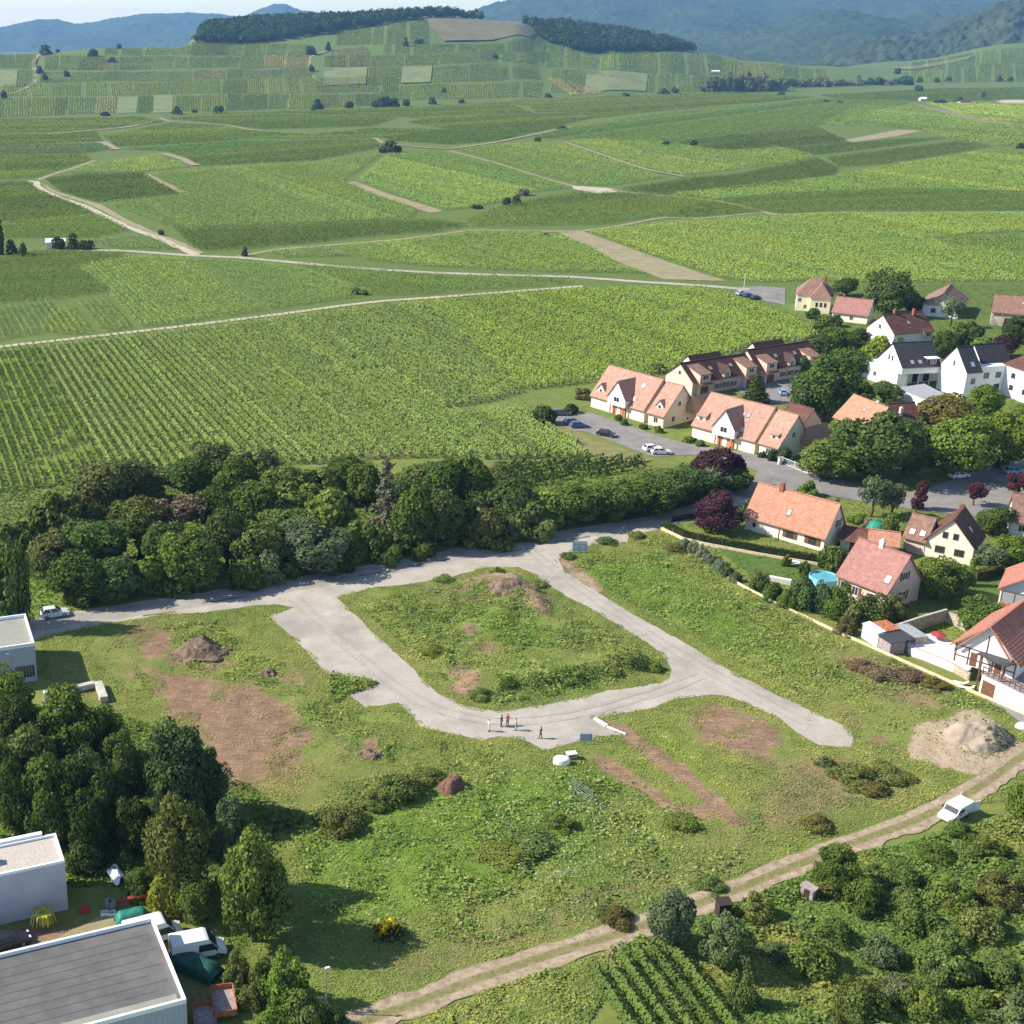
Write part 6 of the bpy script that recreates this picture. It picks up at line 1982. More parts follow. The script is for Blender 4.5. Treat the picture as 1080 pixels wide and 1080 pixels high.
# flat garage before it
g4 = [P(948, 409, 2.6), P(982, 423.5, 2.6), P(1004, 420, 2.6), P(975, 405, 2.6)]
t = thing('garage', 'flat roofed white garage before the white house', 'garage', (g4[0][0], g4[0][1], 0))
MB().ext([(p[0], p[1]) for p in g4], 'z', 0, 2.45).build('wall', M['wall_white'], t)
cen = sum(g4) / 4
MB().ext([tuple((cen + (p - cen) * 1.04)[:2]) for p in g4], 'z', 2.451, 2.62).build('roof', M['corrugated'], t)
fr = Fr(g4[1], math.atan2(*(g4[2] - g4[1])[[1, 0]]))
MB(fr).box(.8, 3.4, -.05, .1, .02, 2.1).build('garage_door', M['grey_wood'], t)
# second white house
h = House('house', 'second white house with steep dark roof and flat roofed white annex', 'house', (1020, 393.7), (1037, 392.5), 6.5, 5.0, 5.6, M['wall_white'], M['slate'], oe=.2, og=.15)
h.win('l', .5, 7.2, .6, 1.3).sky(.55, .3, 1.0, 1.2).win('f', .5, 3.6, 1.0, 1.3, None, 'dark_metal')
x0 = h.L + .02
b = MB(h.fr)
b.box(x0 - .4, x0 + 8.5, 1.5, 9.5, 0, 7.2)
b.build('annex', M['wall_white'], h.root)
MB(h.fr).box(x0 - .5, x0 + 8.7, 1.3, 9.7, 7.201, 7.4).build('annex_roof', M['metal_white'], h.root)
for c, z in ((2.5, 4.4), (2.3, 1.3), (6.0, 4.4), (6.0, 1.3)):
    window(h.root, h.fr.sub(x0, 1.5), c, z, 1.4, 1.4, None, 'dark_metal')
h2 = House('back', None, None, (1036, 386), (1068, 384), 7.0, 4.2, 4.6, M['wall_white'], M['slate'], root=h.root)
# white block at the right edge
h = House('apartment_block', 'white apartment block with low brown roof at the right edge', 'building', (1058.5, 383), (1110, 401), 7.8, 7.0, 2.4, M['wall_white'], M['tile_brown'], oe=.25, og=.2)
for u in (.22, .5, .8):
    for z in (4.9, 1.9):
        h.win('f', u, z, 1.3, 1.2, None, 'dark_metal')
# orange roofed house with a brown wing, half hidden by the trees
h = House('house', 'orange roofed house half hidden by big dark trees', 'house', (878, 439.5), (914, 455), 3.8, 4.7, 5.0, M['wall_white'], M['tile_orange'])
h.win('f', .2, 1, 1, 1.2).win('r', .5, 4.5, .9, 1.2).chimney(.62, 1.15, .6, .7, 'concrete_white').sky(.55, .62, .7, .8)
h = House('house', 'brown roofed house joined to the orange roofed one among trees', 'house', (944, 452.5), (973.5, 451), 3.2, 4.3, 4.7, M['wall_rose'], M['tile_brown'])
h.win('f', .75, .8, 1.2, 1.3, 'wood_brown').win('f', .3, .8, 1.2, 1.3).chimney(.35, .55, .6, 1.4, 'concrete_white').win('r', .5, 1, 1, 1.2)
# brown roof cut by the right edge above the gardens
h = House('house', 'brown roofed house cut by the right edge near the red-leaved tree', 'house', (1065, 550), (1110, 556), 2.6, 4.2, 4.2, M['wall_white'], M['tile_old'])
h.win('f', .3, .9, 1, 1.1).win('l', .5, 3.2, .8, 1)
# house with the glazed veranda
h = House('house', 'orange roofed house with glazed veranda at the right edge', 'house', (1052, 620.5), (1061.5, 599), 3.4, 5.0, 3.6, M['wall_white'], M['tile_red'], base=0, right=True, og=.9)
fr, ln = h.face('l')
MB(fr).box(.3, 7.5, -1.3, .05, 0, 1.5).build('veranda_wall', M['stone'], h.root)
v = MB(fr)
for c in (.3, 2.1, 3.9, 5.7, 7.4):
    v.box(c, c + .12, -1.3, -1.2, 1.51, 3.3)
v.box(.3, 7.5, -1.32, -1.2, 3.3, 3.42)
v = v.build('veranda', M['wood_brown'], h.root)
MB(fr).box(.42, 7.4, -1.26, -1.22, 1.55, 3.29).build('pane', M['skyglass'], v)
MB(fr).box(.2, 7.6, -1.75, -1.45, .7, 1.5).build('planter', M['rust'], h.root)
# half-timbered house on its white plinth
pz = 2.8
h = House('house', 'half-timbered white house on a high white plinth with covered balcony', 'house', (1076, 703.5), (1118, 668), 5.3, 4.6, 4.4, M['wall_white'], M['tile_red'], base=pz, oe=.6, og=.7)
fl, ln = h.face('l')
tb = MB(fl)
for c in (.05, ln * .22, ln * .42, ln * .62, ln * .82, ln - .22):
    tb.box(c, c + .17, -.05, .02, pz + .05, 5.3)
tb.box(0, ln, -.06, .02, pz + 1.0, pz + 1.16)
tb.box(0, ln, -.06, .02, 5.3, 5.46)
tb.box(ln * .5 - .08, ln * .5 + .08, -.05, .02, 5.461, 8.0)
tb.build('timber_frame', M['timber'], h.root)
for c in (ln * .32, ln * .72):
    MB(fl).box(c - .45, c + .45, -.03, .02, pz + .1, pz + 2.1).build('door', M['wood_brown'], h.root)
MB(fl).ext([(ln * .02, 5.2), (ln * .5, 9.75), (ln * .98, 5.2), (ln * .94, 5.2), (ln * .5, 9.45), (ln * .06, 5.2)], 'v', -.75, -.55).build('bargeboard', M['tile_red'], h.root)
q0, q1 = P(1036, 711, pz), P(1100, 742, pz)
a = math.atan2(q1[1] - q0[1], q1[0] - q0[0])
fp = Fr(q0, a)
Lp = math.hypot(*(q1 - q0)[:2])
MB(fp).box(0, Lp, 0, 9, 0, pz - .003).build('plinth', M['wall_white'], h.root)
MB(fp).box(-.1, Lp, -.1, 9, pz, pz + .12).build('balcony_floor', M['grey_wood'], h.root)
rl = MB(fp)
for k in range(0, 8):
    rl.box(k * .8, k * .8 + .1, -.05, .05, pz + .121, pz + 1.1)
rl.box(-.1, 6.0, -.06, .06, pz + 1.1, pz + 1.2)
rl.build('railing', M['timber'], h.root)
MB(fp).box(.3, 2.2, -.06, .02, .02, 2.1).build('garage_door', M['wood_brown'], h.root)
cv = MB(fp)
cv.ext([(-1.2, 5.4), (3.2, 5.4), (3.2, 5.55), (-1.2, 5.5)], 'v', -.4, 6.0)
cv.build('balcony_roof', M['dark_metal'], h.root)
ps = MB(fp)
ps.box(-.7, -.52, .1, .28, 0, 5.39)
ps.box(2.6, 2.78, .1, .28, pz + .121, 5.39)
ps.build('post', M['timber'], h.root)


def flat_building(label, rb, rf, lf_dir, h, length, wall, roof, cap, name='flat_building', para=.35):
    """flat roofed block: photo corners of its back-right and front-right roof corner, and a photo point along the front edge"""
    B_, F_ = P(*rb, h), P(*rf, h)
    D_ = P(*lf_dir, h)
    u = unit(D_ - F_)
    dep = B_ - F_
    a = math.atan2(-u[1], -u[0])
    fr = Fr(F_ + u * length, a)
    W = abs(-dep[0] * fr.s + dep[1] * fr.c)
    t = thing(name, label, 'building', (F_[0], F_[1], 0), a)
    MB(fr).box(0, length, 0, W, 0, h - para).build('wall', wall, t)
    MB(fr).box(.25, length - .25, .25, W - .25, h - para + .002, h - para + .05).build('roof', roof, t)
    c = MB(fr)
    c.box(0, length, 0, .249, h - para + .001, h)
    c.box(0, length, W - .249, W, h - para + .001, h)
    c.box(length - .249, length, .25, W - .25, h - para + .001, h)
    c.box(0, .249, .25, W - .25, h - para + .001, h)
    c.build('parapet', cap, t)
    return t, fr, W


def seam_roof(name, c, c2):
    """bitumen sheets with seams"""
    m = mat(name, c, .9, .2, .35, c2=c2, bump=.1)
    return m


M['bitumen'] = seam_roof('bitumen', (.095, .09, .086), (.15, .145, .14))
M['roof_gravel'] = mat('roof_gravel', (.4, .35, .3), .95, .1, 3, c2=(.5, .45, .4), bump=.4)
M['roof_grey'] = mat('roof_grey', (.24, .235, .2), .9, .1, .6, c2=(.3, .29, .25))
M['render_grey'] = mat('render_grey', (.36, .385, .43), .9, .1, .5, c2=(.47, .49, .53))
M['cladding'] = mat('cladding', (.36, .4, .47), .6, .05, 1)
t, fr, W = flat_building('big shed with dark bitumen flat roof and white edging at the lower left', (148, 969.6), (196.5, 1053.6), (100, 1079), 4.6, 34, M['cladding'], M['bitumen'], M['metal_white'], 'flat_roofed_shed', .45)
sm = MB(fr)
for k in range(9):
    sm.box(.6, 33.2 - (k % 2) * 1.5, 1.2 + k * (W - 2) / 9, 1.26 + k * (W - 2) / 9, 4.2, 4.222)
sm.build('roof_seams', mat('seam', (.1, .097, .094), .9, .1, 2), t)
MB(fr).box(.3, 33.4, .4, 1.35, 4.236, 4.26).build('roof_strip', M['roof_grey'], t)
rb = MB(fr)
for k in range(0, 68):
    rb.box(.25 + k * .5, .33 + k * .5, -.03, -.001, .02, 4.1)
rb.build('cladding_ribs', M['cladding'], t)
t, fr, W = flat_building('white rendered building with pale gravel roof between trees at the lower left', (53.5, 879.5), (68, 907.3), (0, 922), 6.0, 22, M['render_grey'], M['roof_gravel'], M['metal_white'], 'flat_roofed_building', .3)
MB(fr).box(2, 20.6, W + .001, W + .5, 5.4, 6.25).build('raised_edge', M['metal_white'], t)
v_ = MB(fr)
v_.box(13.0, 15.2, W * .45, W * .62, 6.2, 6.9)
for a_, b_ in ((13.1, W * .46), (15.0, W * .46), (13.1, W * .6), (15.0, W * .6)):
    v_.box(a_, a_ + .1, b_, b_ + .1, 5.75, 6.199)
v_.build('roof_unit', M['metal'], t)
MB(fr).cyl(21.9, W - .8, 0, 5.9, .1).build('downpipe', M['metal_white'], t)
t, fr, W = flat_building('grey clad building with flat grey roof at the left edge by the road', (19.3, 648), (36.3, 677.8), (0, 683), 5.9, 24, M['cladding'], M['roof_grey'], M['metal_white'], 'flat_roofed_building', .5)
rb = MB(fr)
for k in range(0, 60):
    rb.box(.1 + k * .4, .16 + k * .4, -.03, -.001, .02, 5.35)
rb.build('cladding_ribs', M['cladding'], t)
window(t, fr, 22.4, .9, 2.4, 1.6, None, 'dark_metal')
MB(fr).box(20.0, 20.5, -.25, -.031, 4.8, 5.0).build('wall_lamp', M['white_paint'], t)
# far small buildings
def small_building(px, py, L, D, H, label, wall, roof, ang=0.0, name='hut', z=.0):
    g = G1(px, py)
    t = thing(name, label, name.split('_')[-1], g, ang)
    fr = Fr(g, ang, g[2])
    MB(fr).box(-L / 2, L / 2, 0, D, -.3, H).build('wall', wall, t)
    b = MB(fr)
    b.ext([(-.3, H - .15), (D / 2, H + D * .28), (D + .3, H - .15), (D + .3, H - .02), (D / 2, H + D * .28 + .16), (-.3, H - .02)], 'u', -L / 2 - .3, L / 2 + .3)
    b.build('roof', roof, t)
    MB(fr).box(-.6, .6, -.05, .02, 0, 2.0).build('door', M['wood_brown'], t)
    return t


small_building(59, 262, 8, 4.5, 2.6, 'small white hut beside dark bushes in the vineyard plain', M['wall_white'], M['metal_white'], .15)
small_building(974, 106.5, 9, 7, 3.0, 'low white farm building far away in the plain', M['wall_white'], M['metal_white'], 0, 'farm_building')
small_building(1018, 110, 14, 8, 3.2, 'low dark roofed shed of the far farm', M['wall_ruin'], M['tile_brown'], 0, 'farm_shed')
small_building(755, 77, 14, 6, 2.6, 'tiny white building beside the copse below the hill', M['wall_white'], M['metal_white'], 0, 'farm_building')

# ------------------------------------------------------------------ walls, hedges, fences
def wall_line(name, label, pts, h, th, m, cat='wall', z0=-.1, cap=None):
    Q = G(pts)
    t = thing(name, label, cat, (Q[0][0], Q[0][1], 0))
    b = MB()
    for i in range(len(Q) - 1):
        a = math.atan2(Q[i + 1][1] - Q[i][1], Q[i + 1][0] - Q[i][0])
        fr = Fr(Q[i], a)
        L = math.hypot(*(Q[i + 1] - Q[i])[:2])
        n = len(b.V)
        q = MB(fr).box(0 if i == 0 else .002, L, -th / 2, th / 2, z0, h - (i % 2) * .004)
        b.V += q.V
        b.F += [tuple(k + n for k in f) for f in q.F]
    b.build('wall', m, t)
    if cap:
        b = MB()
        for i in range(len(Q) - 1):
            a = math.atan2(Q[i + 1][1] - Q[i][1], Q[i + 1][0] - Q[i][0])
            L = math.hypot(*(Q[i + 1] - Q[i])[:2])
            n = len(b.V)
            q = MB(Fr(Q[i], a)).box(0, L - .01, -th / 2 - .06, th / 2 + .06, h + .003, h + .1)
            b.V += q.V
            b.F += [tuple(k + n for k in f) for f in q.F]
        b.build('coping', cap, t)
    return t


wall_line('boundary_wall', 'low ochre kerb wall between the gardens and the building plot', [(768, 610), (784, 619.5), (817, 636.5), (850, 652), (880, 666), (912, 680), (936, 691), (975, 708), (1020, 728), (1062, 746.5), (1110, 768)], .38, .22, M['kerb'])
wall_line('boundary_wall', 'low cream wall under the clipped hedge', [(697, 558.5), (720, 569.5), (742, 575), (800, 586), (862, 596.5)], .55, .22, M['kerb'])
wall_line('garden_wall', 'long dark garden wall behind the white terrace', [(934, 676), (966, 665), (996, 656)], 2.1, .25, M['stone'], cap=M['concrete'])
wall_line('garden_wall', 'short dark garden wall beside the red canopy', [(996.5, 656), (1012, 662), (1026, 672)], 1.7, .25, M['stone'], cap=M['concrete'])
wall_line('board_fence', 'dark board fence at the corner of the clipped hedge', [(708, 551), (735, 546.5)], 1.2, .08, M['dark_wood'], 'fence')
wall_line('terrace_wall', 'stone retaining wall in front of the white terrace', [(962, 690), (985, 699), (1003, 707), (1022, 718)], 1.2, .3, M['stone'])


def hedge(label, pts, h, th, col, seed, lc, top=None):
    Q = G(pts)[:, :2]
    t = thing('hedge', label, 'hedge', (Q[0][0], Q[0][1], 0))
    r = np.random.default_rng(seed)
    V0, N0 = [], []
    for i in range(len(Q) - 1):
        d = Q[i + 1] - Q[i]
        L = np.linalg.norm(d)
        d /= L
        nr = np.array([-d[1], d[0]])
        n = int(L * h * 90)
        k = r.random(n)
        s_ = r.choice([-1., 1.], n)
        tp = k < .35
        off = np.where(tp, r.uniform(-1, 1, n), s_) * th / 2
        z = np.where(tp, h, r.uniform(.02, 1, n) * h) + r.normal(0, .03, n)
        q = Q[i] + d * (r.random(n) * L)[:, None] + nr * off[:, None]
        V0.append(np.column_stack([q, z]))
        N0.append(np.column_stack([nr[0] * s_ * ~tp, nr[1] * s_ * ~tp, tp * 1.0 + .1]))
    pos, nn = np.concatenate(V0), np.concatenate(N0)
    V, Fc = cards(pos - np.array([Q[0][0], Q[0][1], 0]), unit(nn + r.normal(size=nn.shape) * .35), .15, .8, seed)
    tint = np.clip(r.normal(1, .2, len(pos)), .5, 1.6)
    cc = np.column_stack([tint] * 3)
    if top is not None:
        cc[(pos[:, 2] > h * .9) & (vnoise(pos[:, 0] * .8, pos[:, 1] * .8) > .45)] *= np.array(top)
    o = link('foliage', mesh_np('foliage', V, Fc, LEAF, np.repeat(cc, 4, 0)), t)
    o.color = (*lc, 1)
    b = MB()
    for i in range(len(Q) - 1):
        a = math.atan2(Q[i + 1][1] - Q[i][1], Q[i + 1][0] - Q[i][0])
        n = len(b.V)
        q = MB(Fr(Q[i], a)).box(.05, np.linalg.norm(Q[i + 1] - Q[i]) - .05, -th / 2 + .12, th / 2 - .12, 0, h - .12)
        b.V += q.V
        b.F += [tuple(k + n for k in f) for f in q.F]
    b.build('stems', M['bark'], t)


hedge('clipped dark green hedge along the cream wall with browned top', [(699, 558), (722, 568.5), (744, 573.5), (800, 584), (866, 595)], 1.5, .8, (.03, .055, .015), 301, (.03, .055, .015), (2.6, 1.4, 1.2))
hedge('clipped brownish hedge beyond the small sunny lawn', [(1027, 613), (1042, 610), (1055, 606)], 1.7, 1.0, None, 302, (.085, .09, .022))
# wire fence along the belt
Q = G([(175, 630), (240, 618.5), (330, 602.5), (420, 587), (500, 571), (560, 561), (640, 548), (700, 538), (728, 530)])[:, :2]
t = thing('wire_fence', 'low wire fence along the foot of the tree belt', 'fence', (Q[0][0], Q[0][1], 0))
q = np.array(densify(Q, 4.0, False))
wb = MB()
for i in range(len(q)):
    MB().box(q[i][0] - .06, q[i][0] + .06, q[i][1] - .06, q[i][1] + .06, -.1, 1.1).build('post', M['grey_wood'], t)
    if i:
        for z in (.5, 1.0):
            wb.bar((*q[i - 1], z), (*q[i], z), .02, 4)
wb.build('wire', M['metal'], t)
# gate by the street
Q = G([(825, 489), (838, 494), (852, 500)])
t = thing('metal_gate', 'pale metal fence with gate beside the street corner', 'fence', (Q[0][0], Q[0][1], 0))
for i in range(2):
    a = math.atan2(Q[i + 1][1] - Q[i][1], Q[i + 1][0] - Q[i][0])
    fr = Fr(Q[i], a)
    L = math.hypot(*(Q[i + 1] - Q[i])[:2])
    b = MB(fr)
    b.box(0, L, -.03, .03, .1, .18).box(0, L, -.03, .03, 1.3, 1.38)
    for k in range(int(L / .3)):
        b.box(k * .3 + .1, k * .3 + .14, -.02, .02, .181, 1.299)
    b.build('panel', M['metal_white'], t)
    MB(fr).box(-.12, -.003, -.08, .08, 0, 1.6).build('post', M['concrete_white'], t)
for i, (x, y) in enumerate([(816, 486), (822, 490)]):
    g = G1(x, y)
    t = thing('gate_pillar', ['pale gate pillar before the second terrace, the upper one', 'pale gate pillar before the second terrace, the lower one'][i], 'pillar', g)
    MB(Fr(g, .2)).box(-.3, .3, -.3, .3, 0, 1.5).build('shaft', M['concrete_white'], t)
    MB(Fr(g, .2)).box(-.38, .38, -.38, .38, 1.503, 1.65).build('cap', M['concrete'], t)

# ------------------------------------------------------------------ garden and site things
def at(px, py, ang=0.0):
    g = G1(px, py)
    return g, Fr(g, ang)


T4 = [(956, 679), (964, 670), (984, 668), (1000, 675), (1014, 684), (1028, 694), (1023, 708), (1000, 699), (975, 689), (962, 685)]
tp = np.array([P(x, y, 1.1) for x, y in T4])
o = MB().ext([(p[0], p[1]) for p in tp], 'z', -.1, 1.1).build('terrace', M['terrace'])
structure(o, 'bright white paved terrace')
# shed with patched roofs
b0, b1 = P(908, 672, 0), P(923, 682, 0)
a = math.atan2(b1[1] - b0[1], b1[0] - b0[0])
fr = Fr(b0, a)
t = thing('garden_shed', 'patched garden shed with rusty and dark sheet roofs beside the boundary wall', 'shed', b0, a)
MB(fr).box(0, 3.6, 0, 3.0, 0, 2.2).build('wall', M['concrete_white'], t)
MB(fr).ext([(-.15, 2.203), (1.2, 2.42), (1.2, 2.5), (-.15, 2.28)], 'u', -.1, 3.5).build('metal_roof', M['metal_white'], t)
MB(fr).ext([(1.21, 2.4), (3.8, 2.5), (3.8, 2.56), (1.21, 2.46)], 'u', .2, 3.5).build('rusty_roof', M['rust'], t)
MB(fr).box(3.61, 6.2, .1, 2.6, 0, 2.0).build('lean_to', M['grey_wood'], t)
MB(fr).ext([(-.2, 2.02), (4.0, 2.3), (4.0, 2.38), (-.2, 2.1)], 'u', 3.51, 6.5).build('dark_roof', M['dark_metal'], t)
MB(fr).box(1.5, 6.0, 4.4, 6.6, 2.1, 2.2).build('back_roof', M['corrugated'], t)
MB(fr).box(1.6, 5.9, 4.5, 6.5, 0, 2.099).build('back_wall', M['stone'], t)
# pool
g, fr = at(868, 614)
t = thing('swimming_pool', 'round turquoise above-ground pool beside the pink roofed house', 'pool', g)
n = 28
b = MB(fr)
ro, ri = 2.3, 2.18
vs = []
for r_, z in ((ro, 0), (ro, 1.15), (ri, 1.15), (ri, .8)):
    vs += [(r_ * math.cos(2 * PI * i / n), r_ * math.sin(2 * PI * i / n), z) for i in range(n)]
b.add(vs, [(k * n + i, k * n + (i + 1) % n, (k + 1) * n + (i + 1) % n, (k + 1) * n + i) for k in range(3) for i in range(n)])
b.build('pool_wall', M['pool_wall'], t)
MB(fr).cyl(0, 0, .4, .95, 2.17, n=n).build('pool_water', M['cyan'], t)
g, fr = at(924, 559)
t = thing('dome_tent', 'green dome tent behind the low outbuildings', 'tent', g)
b = MB(fr).dome(0, 0, .15, 1.85, 1.85, 1.75, 20, 8)
dm = b.build('canopy', M['teal'], t, smooth=True)
MB(fr).cyl(0, 0, 0, .149, 1.9, n=20).build('base', M['dark_metal'], t)
b = MB(fr)
for k in range(4):
    for s_ in range(8):
        p0 = [1.88 * math.cos(PI * s_ / 8), 1.78 * math.sin(PI * s_ / 8)]
        p1 = [1.88 * math.cos(PI * (s_ + 1) / 8), 1.78 * math.sin(PI * (s_ + 1) / 8)]
        c_, n_ = math.cos(k * PI / 4), math.sin(k * PI / 4)
        b.bar((p0[0] * c_, p0[0] * n_, .15 + p0[1]), (p1[0] * c_, p1[0] * n_, .15 + p1[1]), .025, 4)
b.build('pole', M['dark_metal'], t)
g, fr = at(1029, 682)
t = thing('dome_tent', 'light blue pop-up tent on the grass beside the white terrace', 'tent', g, .4)
MB(fr).dome(0, 0, 0, 1.05, .95, 1.9, 16, 7).build('canopy', M['blue_tent'], t, smooth=True)
MB(fr).box(-.35, .35, -1.02, -.9, .02, 1.0).build('flap', M['cyan'], t)
g = P(989, 674, 1.1)
fr = Fr(g, .3, 1.1)
t = thing('parasol', 'red parasol standing low on the white terrace', 'parasol', g, .3)
b = MB(fr)
n = 8
vs = [(1.15 * math.cos(2 * PI * i / n), 1.15 * math.sin(2 * PI * i / n), .75) for i in range(n)] + [(0, 0, 1.15)]
b.add(vs, [(i, (i + 1) % n, n) for i in range(n)])
b.build('canopy', M['red'], t)
MB(fr).cyl(0, 0, 0, 1.1, .035).build('pole', M['metal'], t)
g = P(1006, 693, 1.1)
fr = Fr(g, .3, 1.1)
t = thing('parasol_stand', 'closed dark parasol in a stand on the white terrace', 'parasol', g, .3)
MB(fr).box(-.45, .45, -.45, .45, 0, .12).build('foot', M['concrete'], t)
MB(fr).cyl(0, 0, .121, 2.3, .03).build('pole', M['metal'], t)
MB(fr).cyl(0, 0, .9, 2.2, .16, .04).build('canopy', M['dark_metal'], t)
for i, (x, y) in enumerate([(1012, 722), (1018, 727)]):
    g, fr = at(x, y, -.55)
    t = thing('sun_lounger', ['white sun lounger on the patio, nearer the terrace', 'white sun lounger on the patio, nearer the white plinth'][i], 'lounger', g, -.55, 'loungers on the patio')
    MB(fr).box(-.9, .5, -.3, .3, .28, .34).build('seat', M['white_paint'], t)
    MB(fr).ext([(.5, .3), (1.05, .75), (1.02, .8), (.47, .35)], 'v', -.3, .3).build('backrest', M['white_paint'], t)
    for a_, b_ in ((-.8, -.25), (-.8, .21), (.4, -.25), (.4, .21)):
        MB(fr).box(a_, a_ + .04, b_, b_ + .04, 0, .279).build('leg', M['white_paint'], t)
g, fr = at(838, 597)
t = thing('garden_table', 'pale garden table beside the pool lawn', 'table', g, .3)
MB(fr).cyl(0, 0, .7, .75, .8, n=16).build('tabletop', M['metal_white'], t)
MB(fr).cyl(0, 0, 0, .699, .06).build('leg', M['metal'], t)
MB(fr).cyl(0, 0, 0, .05, .3).build('foot', M['metal'], t)
# rough board shed lying by the pool shrubs
g, fr = at(822, 614, -.5)
t = thing('woodpile', 'pale stack of boards by the lawn edge', 'woodpile', g, -.5)
for k in range(5):
    MB(fr).box(-1.9 + .1 * (k % 2), 1.8, -.4 + .05 * (k % 2), .4, k * .16, k * .16 + .14).build('board', M['concrete_white'], t)
# signs
def sign(px, py, w, h, z0, ang, label, panels, name='info_sign'):
    g, fr = at(px, py, ang)
    t = thing(name, label, 'sign', g, ang)
    gap = .12
    pw = (w - gap * (panels - 1)) / panels
    for k in range(panels):
        u0 = -w / 2 + k * (pw + gap)
        bd = MB(fr).box(u0, u0 + pw, -.03, .03, z0 + k * .04, z0 + h + k * .04).build('board', M['sign_blue'], t)
        q = MB(fr)
        q.box(u0 + pw * .12, u0 + pw * .88, -.036, -.0301, z0 + h * .78, z0 + h * .9)
        for j in range(4):
            q.box(u0 + pw * .12, u0 + pw * (.8 - .1 * (j % 2)), -.036, -.0301, z0 + h * (.18 + .13 * j), z0 + h * (.23 + .13 * j))
        q.build('print', M['sign_pale'], bd)
    if panels == 1:
        MB(fr).box(-.04, .04, .031, .11, 0, z0 + h * .9).build('post', M['metal'], t)
    else:
        for u in (-w / 2 + .1, 0, w / 2 - .1):
            MB(fr).box(u - .04, u + .04, .05, .13, 0, z0 + h * .95).build('post', M['metal'], t)


sign(611, 583, 2.5, 1.8, .35, -.12, 'two blue information boards on posts at the upper junction of the gravel road', 2)
sign(617.5, 785, 1.5, 1.0, .55, -.05, 'single blue board on one post at the lower edge of the gravel road', 1)
# kerb slab, tub, box, mesh panel
g, fr = at(634, 763, -1.0)
t = thing('concrete_slab', 'white concrete slab lying at the gravel edge', 'slab', g, -1.0)
MB(fr).box(-1.2, 1.0, -.28, .28, .05, .28).build('slab_body', M['concrete_white'], t, .04)
g, fr = at(648, 770, -.78)
t = thing('kerb_stone', 'low grey-white kerb edging past the concrete slab', 'kerb', g, -.78)
MB(fr).box(-1.6, 1.7, -.12, .12, .0, .2).build('stone', M['concrete_white'], t, .03)
g, fr = at(592, 806, -.05)
t = thing('tub', 'white oval tub upside down in the grass', 'tub', g + np.array([0, 0, .25]), -.05)
b = MB(fr)
n = 20
prof = [(1.0, .0), (.98, .55), (.9, .72), (.6, .8), (0.01, .82)]
vs = []
for r_, z in prof:
    vs += [(1.05 * r_ * math.cos(2 * PI * i / n), .72 * r_ * math.sin(2 * PI * i / n), z + .2) for i in range(n)]
b.add(vs, [(k * n + i, k * n + (i + 1) % n, (k + 1) * n + (i + 1) % n, (k + 1) * n + i) for k in range(4) for i in range(n)])
b.build('shell', M['white_paint'], t, smooth=True)
MB(fr).box(-.35, -.15, -.5, .5, 0, .2).build('runner', M['grey_wood'], t)
MB(fr).box(.4, .6, -.5, .5, 0, .2).build('runner', M['grey_wood'], t)
g, fr = at(602.5, 800, .25)
t = thing('crate', 'pale open crate behind the white tub', 'crate', g + np.array([0, 0, .25]), .25)
MB(fr).box(-.6, .6, -.4, .4, .1, .75).build('body', M['grey_wood'], t, .03)
MB(fr).box(-.65, .65, -.45, .45, .753, .85).build('lid', M['concrete_white'], t, .02)
p0, p1 = G1(602, 834), G1(624, 850)
a = math.atan2(p1[1] - p0[1], p1[0] - p0[0])
zz = float(relief(np.array([p0[0]]), np.array([p0[1]]))[0])
fr = Fr(p0, a, zz)
L = math.hypot(*(p1 - p0)[:2])
t = thing('fence_panel', 'grey metal mesh fence panel standing in the grass', 'fence panel', (p0[0], p0[1], zz), a)
b = MB(fr)
for k in range(6):
    b.bar((0, 0, .15 + k * .34), (L, 0, .15 + k * .34), .02, 5)
b.build('rails', M['mesh_wire'], t)
b = MB(fr)
for k in range(11):
    b.bar((L * k / 10, .03, .1), (L * k / 10, .03, 1.95), .012, 4)
b.build('mesh', M['mesh_wire'], t)
for u in (0, L):
    MB(fr).cyl(u, 0, -.1, 2.05, .035).build('post', M['mesh_wire'], t)
# lamp posts
g, fr = at(344, 1069, .3)
t = thing('lamp_post', 'slim grey lamp post beside the rank strip at the bottom', 'lamp post', g, .3)
MB(fr).cyl(0, 0, 0, 5.1, .075, .05).build('pole', M['metal'], t)
MB(fr).box(-.12, .35, -.1, .1, 5.101, 5.25).build('lamp_head', M['metal_white'], t, .03)
g, fr = at(784.5, 304, .3)
t = thing('lamp_post', 'slim lamp post by the small parking area', 'lamp post', g, .3)
MB(fr).cyl(0, 0, 0, 4.9, .09, .06).build('pole', M['metal_white'], t)
MB(fr).box(-.15, .5, -.12, .12, 4.901, 5.08).build('lamp_head', M['metal_white'], t, .03)
